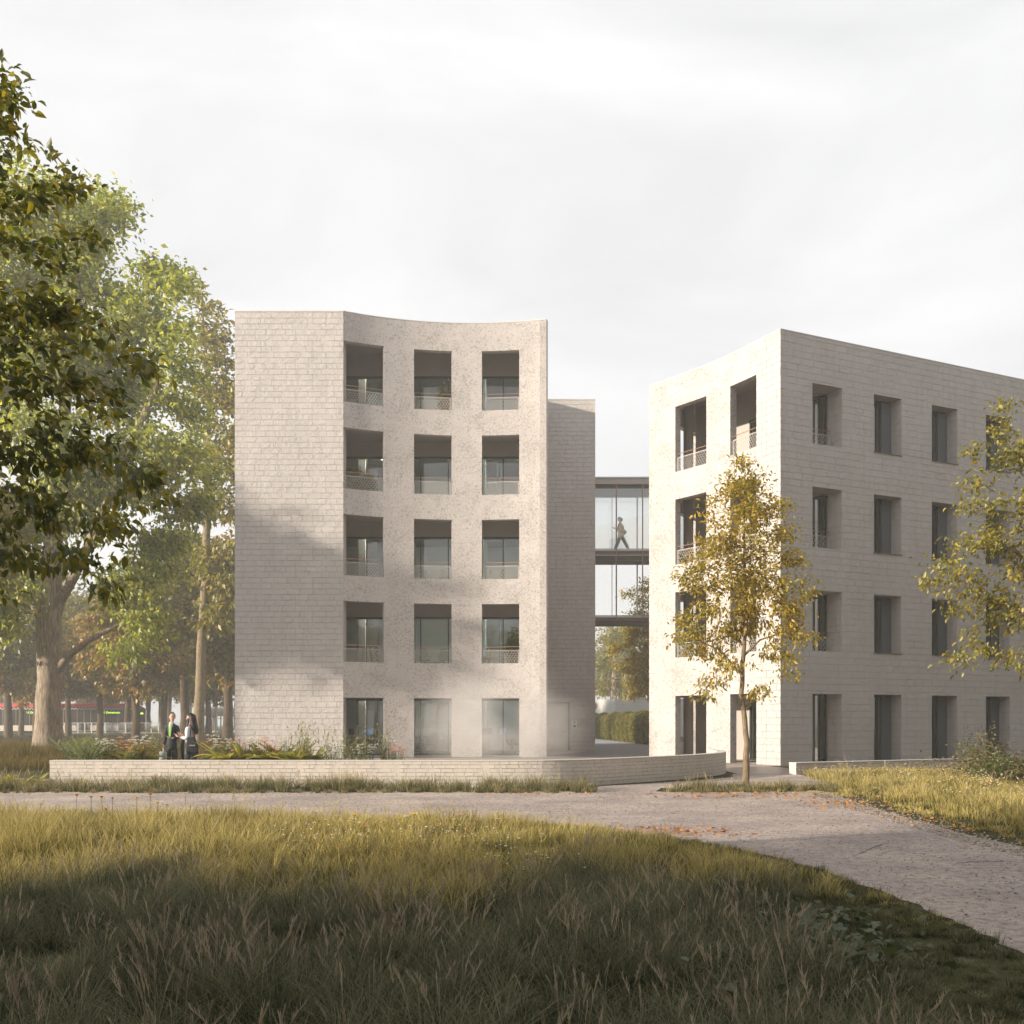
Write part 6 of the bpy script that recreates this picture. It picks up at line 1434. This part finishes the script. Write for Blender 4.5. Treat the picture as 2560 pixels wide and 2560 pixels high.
def grass(name, label, poly, edge, dens, per, hfun, wd, mat, seed, bend=(0.2, 0.7), spread=0.11, plume=0.0, plume_mat=None, clip=None, cat='grass'):
    rng = np.random.default_rng(seed); xs = [p[0] for p in poly]; ys = [p[1] for p in poly]; ar = (max(xs)-min(xs))*(max(ys)-min(ys)); n = int(ar*dens)
    x = rng.uniform(min(xs), max(xs), n); y = rng.uniform(min(ys), max(ys), n); k = in_poly(x, y, poly)
    if clip: k &= clip(x, y)
    x, y = x[k], y[k]; d = edge_dist(x, y, edge) if edge else np.full(len(x), 9.0); H = hfun(x, y, d, rng); nc = len(x)
    cnt = rng.poisson(per, nc); src = np.repeat(np.arange(nc), cnt); m = len(src)
    a = rng.uniform(0, 2*math.pi, m); r = np.abs(rng.normal(0, spread, m))*np.clip(H[src]/0.35, 0.5, 1.6)
    roots = np.stack([x[src]+r*np.cos(a), y[src]+r*np.sin(a), np.full(m, -0.01)], 1); hh = H[src]*rng.uniform(0.45, 1.1, m)
    cl = rng.uniform(0, 1, nc); bd = rng.uniform(*bend, m)*(0.6+0.8*cl[src]); az = a+rng.normal(0, 0.5, m)+0.25
    V, Q, Tr, T, kk = blades(roots, hh, np.full(m, wd)*rng.uniform(0.6, 1.3, m), bd, az, rng)
    rnd = np.repeat(np.clip(0.55*cl[src]+0.45*rng.uniform(0, 1, m), 0, 1), kk)
    o = np_mesh(name, V, [Q, Tr], mat, None, {'rnd': rnd, 't': T}); tag(o, label, cat, kind='stuff')
    if plume > 0:
        pc = rng.uniform(0, 1, nc) < plume; idx = np.where(pc & (H > 0.16))[0]; cnt = rng.poisson(6, len(idx)); src = np.repeat(idx, cnt); m = len(src)
        a = rng.uniform(0, 2*math.pi, m); r = np.abs(rng.normal(0, spread*1.1, m)); roots = np.stack([x[src]+r*np.cos(a), y[src]+r*np.sin(a), np.zeros(m)], 1); hh = H[src]*rng.uniform(0.9, 1.35, m); bd = rng.uniform(0.12, 0.42, m); az = a+rng.normal(0, 0.4, m)
        V1, Q1, T1, t1, _ = blades(roots, hh, np.full(m, 0.0042), bd, az, rng)
        ns = 20; t = np.tile(np.linspace(0.70, 1.0, ns), m); R_ = np.repeat(np.arange(m), ns); ld = np.stack([np.cos(az), np.sin(az), np.zeros(m)], 1)
        c = roots[R_]+ld[R_]*(hh[R_]*bd[R_]*t*t)[:, None]+np.array([0, 0, 1.0])*(hh[R_]*(t-0.32*bd[R_]*t*t))[:, None]; q = len(R_)
        openp = rng.uniform(0.1, 0.55, m)[R_]; dv = unit(np.array([0, 0, 1.0])+ld[R_]*(bd[R_]*0.8)[:, None]+unit(rng.normal(0, 1, (q, 3)))*openp[:, None]); L = (hh[R_]*rng.uniform(0.08, 0.17, q)*(1.25-t*0.5))[:, None]; sv = unit(np.cross(dv, rng.normal(0, 1, (q, 3))))
        V2 = np.stack([c-sv*0.0014, c+sv*0.0014, c+dv*L*0.55+sv*0.0018, c+dv*L, c+dv*L*0.55-sv*0.0018], 1).reshape(-1, 3); i = (np.arange(q)*5)[:, None]+len(V1)
        Q2 = i+np.array([[0, 1, 2, 4]]); T2_ = i+np.array([[4, 2, 3]])
        o2 = np_mesh('grass_plumes', np.concatenate([V1, V2]), [np.concatenate([Q1, Q2]).astype(np.int32), np.concatenate([T1, T2_]).astype(np.int32)], plume_mat, None, {'rnd': np.concatenate([np.repeat(rng.uniform(0, 1, m), 7), np.repeat(rng.uniform(0, 1, m)[R_], 5)]), 't': np.concatenate([t1, np.ones(q*5)])})
        tag(o2, 'pinkish feathery seed heads standing above the near meadow grass', 'seed heads', kind='stuff')
    return o
gm = grass_mat('meadow_grass', (0.018, 0.036, 0.022), (0.038, 0.055, 0.026), (0.34, 0.32, 0.19)); gp = grass_mat('grass_seed_heads', (0.12, 0.102, 0.072), (0.23, 0.19, 0.135), (0.54, 0.45, 0.32))  # near grass and seed heads coloured darker, painting in the foreground shade
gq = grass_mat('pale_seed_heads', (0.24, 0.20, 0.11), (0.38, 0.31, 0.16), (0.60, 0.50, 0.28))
gy = grass_mat('sun_tinted_grass', (0.09, 0.105, 0.028), (0.18, 0.16, 0.038), (0.76, 0.61, 0.25), 0.38); gs = grass_mat('verge_grass', (0.06, 0.085, 0.035), (0.13, 0.125, 0.05), (0.40, 0.34, 0.18)); gb = grass_mat('shaded_tall_grass', (0.05, 0.045, 0.015), (0.10, 0.08, 0.022), (0.26, 0.20, 0.07))  # golden colour raised to paint sunlight into the far meadow strip
EDGE = [p for p in low if -30 < p[0]]
mpoly = [(-30, 17.2)]+[p for p in low if p[0] > -29]+[(2.9, 3.0), (-4, 3.0), (-12, 3.0)]
def inview(x, y, m=0.70): return np.abs(x) < m*y+2.0
def sst(a, b, t): t = np.clip((t-a)/(b-a), 0, 1); return t*t*(3-2*t)
def wob(x, y, f, s=0.0): return np.sin(x*f+1.3*np.sin(y*f*0.7+s)+s)*np.sin(y*f*1.1+1.7*np.sin(x*f*0.6+2+s))
def hm(x, y, d, rng):
    b = 0.31+0.09*wob(x, y, 1.7)+0.04*rng.normal(size=len(x))
    b = np.where((x > 1.4) & (y < 9), b*(1-0.65*sst(1.4, 2.6, x)), b)
    b = b*(0.26+0.74*sst(0.0, 1.3, d))
    b = np.where((x < -3.2) & (y > 11), b*1.25, b)
    return np.clip(b, 0.05, 0.6)
grass('meadow_grass', 'tall tangled meadow grass filling the foreground, coloured dark for shade', mpoly, EDGE, 26, 74, hm, 0.0052, gm, 101, (0.2, 1.1), 0.10, 0.21, gp, clip=lambda x, y: inview(x, y) & (y < 9.6+0.9*np.sin(x*1.3)+0.5*np.sin(x*3.1)))
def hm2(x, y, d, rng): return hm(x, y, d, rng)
grass('meadow_grass', 'golden meadow grass along the gravel path, coloured bright for sunlight', mpoly, EDGE, 20, 42, hm2, 0.009, gy, 102, (0.15, 0.8), 0.12, 0.07, gq, clip=lambda x, y: inview(x, y) & (y >= 9.1+0.9*np.sin(x*1.3)+0.5*np.sin(x*3.1)))
grass('short_grass', 'short dark turf between the meadow and the near path edge', [p for p in low if 0.8 < p[0]]+[(2.2, 4.0), (1.6, 7), (0.6, 11), (0.2, 15.3)], None, 75, 34, lambda x, y, d, rng: np.clip(0.085+0.03*wob(x, y, 2.1)+0.02*rng.normal(size=len(x)), 0.03, 0.16), 0.0045, grass_mat('turf', (0.035, 0.055, 0.028), (0.07, 0.08, 0.035), (0.24, 0.21, 0.11)), 108, (0.2, 0.9), 0.08)
# right-hand wildflower bank
rp = [(7.0, 23.0), (3.7, 23.3), (3.7, 24.3), (7.9, 24.5), (8.8, 30.6), (17.0, 34.8), (24, 34), (24, 9)]+[(6.9, 9.0), (6.75, 12.8), (6.8, 15.8), (7.0, 19.0)]
re = [(6.9, 9.0), (6.75, 12.8), (6.8, 15.8), (7.0, 19.0), (7.0, 23.0), (3.7, 23.3)]
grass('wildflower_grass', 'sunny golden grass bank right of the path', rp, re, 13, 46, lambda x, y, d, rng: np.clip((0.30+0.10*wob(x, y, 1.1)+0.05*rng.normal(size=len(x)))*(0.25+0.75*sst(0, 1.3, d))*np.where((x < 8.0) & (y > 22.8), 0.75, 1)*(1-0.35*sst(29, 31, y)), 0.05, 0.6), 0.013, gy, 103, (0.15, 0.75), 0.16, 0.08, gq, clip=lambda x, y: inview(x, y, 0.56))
sp = [(-15, 22.9), (1.75, 22.95), (2.0, 23.5), (1.4, 24.55), (-10.9, 24.55), (-15, 26.0)]
grass('verge_grass', 'tufted grass strip at the foot of the long garden wall', sp, [(-15, 22.95), (1.75, 22.98)], 15, 52, lambda x, y, d, rng: np.clip((0.40+0.10*wob(x, y, 1.9)+0.03*rng.normal(size=len(x)))*(0.4+0.6*sst(0.1, 0.6, d)), 0.05, 0.55), 0.012, gs, 104, (0.2, 0.8), 0.13, 0.10, gq)
grass('verge_grass', 'tufted grass strip around the foot of the young tree', [(3.45, 23.1), (7.3, 23.1), (7.6, 24.3), (3.7, 24.2)], [(3.45, 23.1), (7.3, 23.1)], 16, 52, lambda x, y, d, rng: np.clip((0.32+0.07*wob(x, y, 1.9)+0.03*rng.normal(size=len(x)))*(0.4+0.6*sst(0.1, 0.5, d)), 0.05, 0.5), 0.012, gs, 107, (0.2, 0.8), 0.13, 0.10, gq)
tp_ = [(-40, 36), (-12.7, 33), (-12.7, 60), (-40, 70)]
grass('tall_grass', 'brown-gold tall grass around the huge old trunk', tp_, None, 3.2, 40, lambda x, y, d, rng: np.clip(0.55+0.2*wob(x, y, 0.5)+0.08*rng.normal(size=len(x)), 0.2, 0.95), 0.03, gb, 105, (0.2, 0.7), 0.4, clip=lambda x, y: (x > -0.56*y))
lp_ = [(-60, 70), (-12.7, 60), (-12.7, 108), (-60, 112)]
grass('short_grass', 'dark short grass under the woodland trees', lp_, None, 1.0, 26, lambda x, y, d, rng: np.clip(0.22+0.12*wob(x, y, 0.25), 0.08, 0.5), 0.05, grass_mat('wood_floor_grass', (0.03, 0.035, 0.015), (0.055, 0.05, 0.02), (0.12, 0.10, 0.05)), 106, (0.2, 0.7), 0.6, clip=lambda x, y: (x > -0.56*y))

# ---------------------------------------------------------------- meadow flowers
def poppy(mat, h):
    t = empty('flower'); m = MB(); m.tube([(0, 0, 0), (0.012, 0.004, h*0.5), (0, 0, h)], 0.0028, 5); m.build('stem', LM_stem, t)
    m = MB()
    for k in range(9):
        a = k*2*math.pi/9; d = Vector((math.cos(a), math.sin(a), 0)); sv = Vector((-d.y, d.x, 0))*0.011
        b0 = Vector((0, 0, h-0.004)); m.raw([b0, b0+d*0.017+sv+Vector((0, 0, 0.010)), b0+d*0.027+Vector((0, 0, 0.032)), b0+d*0.017-sv+Vector((0, 0, 0.010))], [(0, 1, 2, 3)])
    m.ball((0, 0, h+0.004), 0.010, (1, 1, 0.8), 7, 5); m.build('blossom', mat, t); return t
cols = {'orange': (0.80, 0.30, 0.05), 'peach': (0.85, 0.55, 0.38), 'yellow': (0.85, 0.62, 0.10), 'white': (0.82, 0.78, 0.68)}
FP = {k: poppy(plain(k+'_petals', c, 0.6, var=0.1, scale=30), 0.45) for k, c in cols.items()}; fs_ = {k: False for k in FP}
rf_ = random.Random(17)
spots = [('orange', 192, 1985), ('peach', 228, 1990), ('orange', 254, 1990), ('peach', 281, 1993), ('peach', 342, 1992), ('orange', 376, 1983), ('yellow', 394, 2005), ('white', 417, 2010), ('orange', 265, 2021),
 ('yellow', 790, 2030), ('white', 785, 2056), ('orange', 912, 2065), ('peach', 959, 2074), ('white', 1016, 2040), ('yellow', 1035, 2034), ('yellow', 1109, 2026), ('peach', 1148, 2036), ('orange', 1094, 2064), ('peach', 1128, 2068), ('orange', 1190, 2077), ('orange', 1173, 2094), ('peach', 1136, 2105), ('peach', 1232, 2086), ('yellow', 848, 2076), ('white', 814, 2086), ('white', 924, 2121), ('yellow', 898, 2114), ('peach', 1247, 2084), ('white', 885, 2047), ('yellow', 886, 2036)]
for c_, u, v in spots:
    Y = 12.0+2.4*rf_.random() if v > 2030 else 14.6; o = FP[c_] if not fs_[c_] else copy_tree(FP[c_]); fs_[c_] = True
    z = E+(1805-v)/2560*Y; o.location = (gx(u, Y), Y, 0); q = max(0.25, z)/0.47; o.scale = (1.15, 1.15, q); o.rotation_euler = (0, 0, rf_.uniform(0, 6))
    tag(o, f'{c_} cup-shaped flower on a thin stem, in the {"left-hand" if u < 600 else "middle"} part of the meadow edge', 'flower', f'{c_} flowers along the meadow edge')
for i in range(44):
    c_ = rf_.choice(['white', 'white', 'white', 'yellow', 'yellow', 'orange', 'peach']); x = rf_.uniform(8.0, 13.5); y = rf_.uniform(17, 28)
    if x > 0.52*y: continue
    o = copy_tree(FP[c_]); o.location = (x, y, 0); o.scale = (1.3, 1.3, rf_.uniform(0.75, 1.0)); o.rotation_euler = (0, 0, rf_.uniform(0, 6))
    tag(o, f'{c_} cup-shaped flower in the sunny bank right of the path', 'flower', f'{c_} flowers on the right-hand bank')
# sprays of tiny white and yellow flowers
def sprays(name, label, pts, col, h0, h1, r, seed, n=60, rad=0.22):
    rng = np.random.default_rng(seed); m = MB()
    for (x, y) in pts:
        for _ in range(n):
            a = rng.uniform(0, 6.3); q = abs(rng.normal(0, rad)); z = rng.uniform(h0, h1); px, py = x+q*math.cos(a), y+q*math.sin(a)
            for k in range(2):
                an = rng.uniform(0, 3); m.box((px, py, z), (r*2, r*0.9, r*0.5), Matrix.Rotation(an, 3, 'Z') @ Matrix.Rotation(rng.uniform(-.5, .5), 3, 'X'))
    tag(m.build(name, plain(name+'_petals', col, 0.7)), label, 'flowers', kind='stuff')
sprays('yellow_blossoms', 'tiny yellow blossoms scattered over the meadow edge', [(gx(u, Y), Y) for u, Y in ((830, 13.6), (870, 13.4), (815, 13.9), (1010, 13.8), (1040, 13.9), (385, 14.2), (360, 14.4), (150, 14.8), (330, 14.9), (60, 15), (940, 12.2), (1080, 11.8), (1150, 11.2), (1020, 11.4), (900, 12.5))], (0.72, 0.55, 0.10), 0.22, 0.55, 0.008, 5, 40)
sprays('white_blossoms', 'tiny white daisies scattered through the meadow', [(gx(u, Y), Y) for u, Y in ((720, 13.3), (850, 12.6), (900, 12.9), (1070, 12.7), (1200, 12.4), (1250, 12.0), (1290, 10.9), (1340, 10.0), (1240, 10.4), (1150, 12.8), (780, 12.0))], (0.80, 0.80, 0.74), 0.16, 0.34, 0.011, 6, 11, 0.35)
sprays('gold_blossoms', 'golden flower clusters in the middle of the meadow', [(gx(u, Y), Y) for u, Y in ((1000, 10.4), (1080, 10.8), (930, 10.2), (1160, 10.6), (850, 11.2), (780, 10.8))], (0.66, 0.42, 0.06), 0.2, 0.42, 0.008, 9, 50, 0.35)
sprays('bank_blossoms', 'tiny white and cream flowers across the sunny right-hand bank', [(x, y) for x, y in ((9.2, 24), (9.8, 21), (10.3, 22.5), (11, 24), (11.5, 26), (8.8, 27.5), (9.6, 29), (10.8, 28.8), (12.4, 27), (9.0, 19), (10.2, 20), (8.4, 25.5), (12.0, 29.5), (13.2, 29.5))], (0.78, 0.72, 0.50), 0.2, 0.48, 0.013, 7, 26, 0.6)
# low broad-leaved weeds in the shaded corner, pebbles, fallen leaves, straw
rng = np.random.default_rng(71)
def flat_bits(name, label, cat, x, y, size, mat, z=0.012, lift_=0.3, asp=0.6, seed=1, gem=False):
    r = np.random.default_rng(seed); n = len(x); a = r.uniform(0, 6.3, n); s = size*r.uniform(0.5, 1.4, n)
    d = np.stack([np.cos(a), np.sin(a), r.normal(0, lift_, n)], 1); sv = np.stack([-np.sin(a), np.cos(a), r.normal(0, lift_, n)], 1)*asp; c = np.stack([x, y, np.full(n, z)+np.abs(r.normal(0, 0.3, n))*size*lift_], 1); up_ = np.array([0, 0, 1.0])
    rn_ = r.uniform(0, 1, n)
    if not gem:
        V = np.stack([c-d*s[:, None]/2, c+sv*s[:, None]/2, c+d*s[:, None]/2, c-sv*s[:, None]/2], 1); F = (np.arange(n)*4)[:, None]+np.array([[0, 1, 2, 3]]); k = 4
    else:
        S = s[:, None]/2; tops = c+up_*S*0.55
        V = np.stack([c-d*S, c+(d*-0.3+sv)*S, c+(d*0.6+sv*0.8)*S, c+d*S, c+(d*0.3-sv)*S, c-(d*0.6+sv*0.7)*S, tops-d*S*0.4, tops+d*S*0.45+sv*S*0.2], 1); b_ = (np.arange(n)*8)[:, None]
        F = np.concatenate([b_+np.array([q]) for q in ([0, 1, 6], [1, 2, 6], [2, 7, 6], [2, 3, 7], [3, 4, 7], [4, 5, 6], [5, 0, 6], [4, 6, 7])], 0); k = 8
    return tag(np_mesh(name, V.reshape(-1, 3), F.astype(np.int32), mat, None, {'rnd': np.repeat(rn_, k)}), label, cat, kind='stuff')
def along(line, n, w_, r, lo=0):
    P_ = Path2(line); out = []
    for _ in range(n):
        q = r.uniform(0, P_.L); p = P_.at(q)+P_.nrm(q)*(lo+abs(r.normal(0, w_))); out.append((p.x, p.y))
    return np.array(out).T
rr = np.random.default_rng(5)
e1 = [p for p in up if 9 < p[1]]
stone = leaf_mat('pale_pebbles', [(0.16, 0.13, 0.10), (0.28, 0.235, 0.19), (0.46, 0.39, 0.32)], 0.0, 0.7, 0.03)
x, y = along(e1, 2200, 0.42, rr, -0.5); flat_bits('pebbles', 'flat pale pebbles along the right edge of the path', 'pebbles', x, y, 0.040, stone, 0.010, 0.12, 0.7, 2, True)
xx = rr.uniform(-8, 7, 16000); yy = rr.uniform(6, 24, 16000); kk_ = in_poly(xx, yy, pathpoly); flat_bits('path_grit', 'loose grit scattered over the gravel path', 'grit', xx[kk_], yy[kk_], 0.024, stone, 0.010, 0.2, 0.7, 3, True)
fl = leaf_mat('fallen_orange_leaves', [(0.30, 0.12, 0.03), (0.50, 0.20, 0.04), (0.62, 0.33, 0.08)], 0.1)
xs_, ys_ = [], []
for (cx, cy_, w1, w2, n) in ((2.1, 15.2, 0.5, 0.35, 70), (2.6, 14.6, 0.5, 0.25, 60), (5.2, 21.6, 1.3, 0.4, 130), (6.5, 19.6, 0.5, 1.0, 120), (5.0, 22.7, 1.5, 0.15, 90), (6.7, 16, 0.3, 1.5, 60), (-5, 22.6, 3.5, 0.12, 50), (0.5, 22.6, 1.2, 0.12, 30)):
    n = int(n*1.7); xs_.append(rr.normal(cx, w1, n)); ys_.append(rr.normal(cy_, w2, n))
flat_bits('fallen_leaves', 'orange fallen leaves drifted along the path edges', 'leaves', np.concatenate(xs_), np.concatenate(ys_), 0.080, fl, 0.02, 0.25, 0.6, 4)
x, y = along([p for p in low if p[1] < 12], 900, 0.45, rr, -0.9); flat_bits('straw', 'broken straw and twigs littering the near edge of the path', 'straw', x, y, 0.11, leaf_mat('dry_straw', [(0.12, 0.09, 0.06), (0.30, 0.24, 0.16), (0.50, 0.42, 0.30)], 0.0), 0.014, 0.06, 0.05, 5)
wl = leaf_mat('weed_leaves', [(0.04, 0.06, 0.025), (0.06, 0.085, 0.035), (0.10, 0.12, 0.05)], 0.25)
cx_ = np.concatenate([rr.normal(gx(2040, 7.9), 0.30, 130), rr.normal(gx(2130, 6.9), 0.24, 130), rr.normal(gx(1900, 5.9), 0.3, 40)]); cy2 = np.concatenate([rr.normal(7.9, 0.3, 130), rr.normal(6.9, 0.35, 130), rr.normal(5.9, 0.15, 40)])
n = len(cx_); pos = np.stack([cx_, cy2, np.abs(rr.normal(0.07, 0.035, n))+0.02], 1); a = rr.uniform(0, 6.3, n)
tag(leaves('ground_leaves', pos, np.stack([np.cos(a), np.sin(a), np.zeros(n)], 1), 0.07, wl, None, rr, 0.02, 0.95, True, 0.35, 2.5), 'low broad-leaved weeds spreading in the shaded grass at the lower right', 'weeds', kind='stuff')
# a thin crack across the shaded gravel
m = MB(); rc = random.Random(3)
for seg in ([(2158, 2108), (2190, 2118), (2210, 2112)], [(2205, 2110), (2250, 2125), (2330, 2142), (2390, 2160), (2460, 2156), (2560, 2158)], [(2140, 2140), (2175, 2125), (2208, 2112)]):
    pts = []
    for (u0, v0), (u1, v1) in zip(seg, seg[1:]):
        for i in range(8): f = i/8; v = v0+(v1-v0)*f+rc.uniform(-1, 1); Y = E*2560/(v-1805); pts.append((gx(u0+(u1-u0)*f, Y), Y+rc.uniform(-.02, .02)))
    for (x0_, y0_), (x1_, y1_) in zip(pts, pts[1:]):
        w_ = rc.uniform(0.006, 0.016); m.face([(x0_, y0_-w_, 0.013), (x1_, y1_-w_, 0.013), (x1_, y1_+w_, 0.013), (x0_, y0_+w_, 0.013)])
tag(m.build('path_crack', plain('crack_dirt', (0.09, 0.07, 0.06), 1.0)), kind='structure')

# ---------------------------------------------------------------- mist and haze
def volume(name, lo, hi, density, col, aniso=0.2, noisy=False):
    m = MB(); m.box(((lo[0]+hi[0])/2, (lo[1]+hi[1])/2, (lo[2]+hi[2])/2), (hi[0]-lo[0], hi[1]-lo[1], hi[2]-lo[2]))
    mt = bpy.data.materials.new(name); mt.use_nodes = True; t = mt.node_tree; t.nodes.clear()
    o_ = t.nodes.new('ShaderNodeOutputMaterial'); v = t.nodes.new('ShaderNodeVolumePrincipled'); v.inputs['Color'].default_value = (*col, 1); v.inputs['Density'].default_value = density; v.inputs['Anisotropy'].default_value = aniso
    t.links.new(v.outputs[0], o_.inputs['Volume'])
    if noisy:
        tc_ = t.nodes.new('ShaderNodeTexCoord'); n1 = t.nodes.new('ShaderNodeTexNoise'); n1.inputs['Scale'].default_value = 2.6; n1.inputs['Detail'].default_value = 3
        g_ = t.nodes.new('ShaderNodeTexGradient'); g_.gradient_type = 'SPHERICAL'; mp_ = t.nodes.new('ShaderNodeMapping'); mp_.inputs['Location'].default_value = (-1.0, -1.0, -0.55); mp_.inputs['Scale'].default_value = (2.0, 2.0, 1.6)
        t.links.new(tc_.outputs['Generated'], n1.inputs['Vector']); t.links.new(tc_.outputs['Generated'], mp_.inputs['Vector']); t.links.new(mp_.outputs[0], g_.inputs['Vector'])
        r_ = t.nodes.new('ShaderNodeMapRange'); r_.inputs[1].default_value = 0.36; r_.inputs[2].default_value = 0.68; t.links.new(n1.outputs[0], r_.inputs[0])
        a_ = t.nodes.new('ShaderNodeMath'); a_.operation = 'MULTIPLY'; t.links.new(r_.outputs[0], a_.inputs[0]); t.links.new(g_.outputs['Fac'], a_.inputs[1])
        b_ = t.nodes.new('ShaderNodeMath'); b_.operation = 'MULTIPLY'; b_.inputs[1].default_value = density; t.links.new(a_.outputs[0], b_.inputs[0]); t.links.new(b_.outputs[0], v.inputs['Density'])
    o = m.build(name, mt); o.display_type = 'WIRE'; return tag(o, kind='stuff')
tag(volume('haze', (-420, -80, -1.2), (420, 420, 31.5), 0.0017, (0.93, 0.92, 0.90), 0.2), 'pale thin haze in the air of the whole place', 'haze')
tag(volume('mist', (-4.5, 40.6, 0.02), (3.6, 46.2, 4.6), 0.8, (0.96, 0.95, 0.94), 0.1, True), 'drifting pale mist at the foot of the curved front', 'mist')
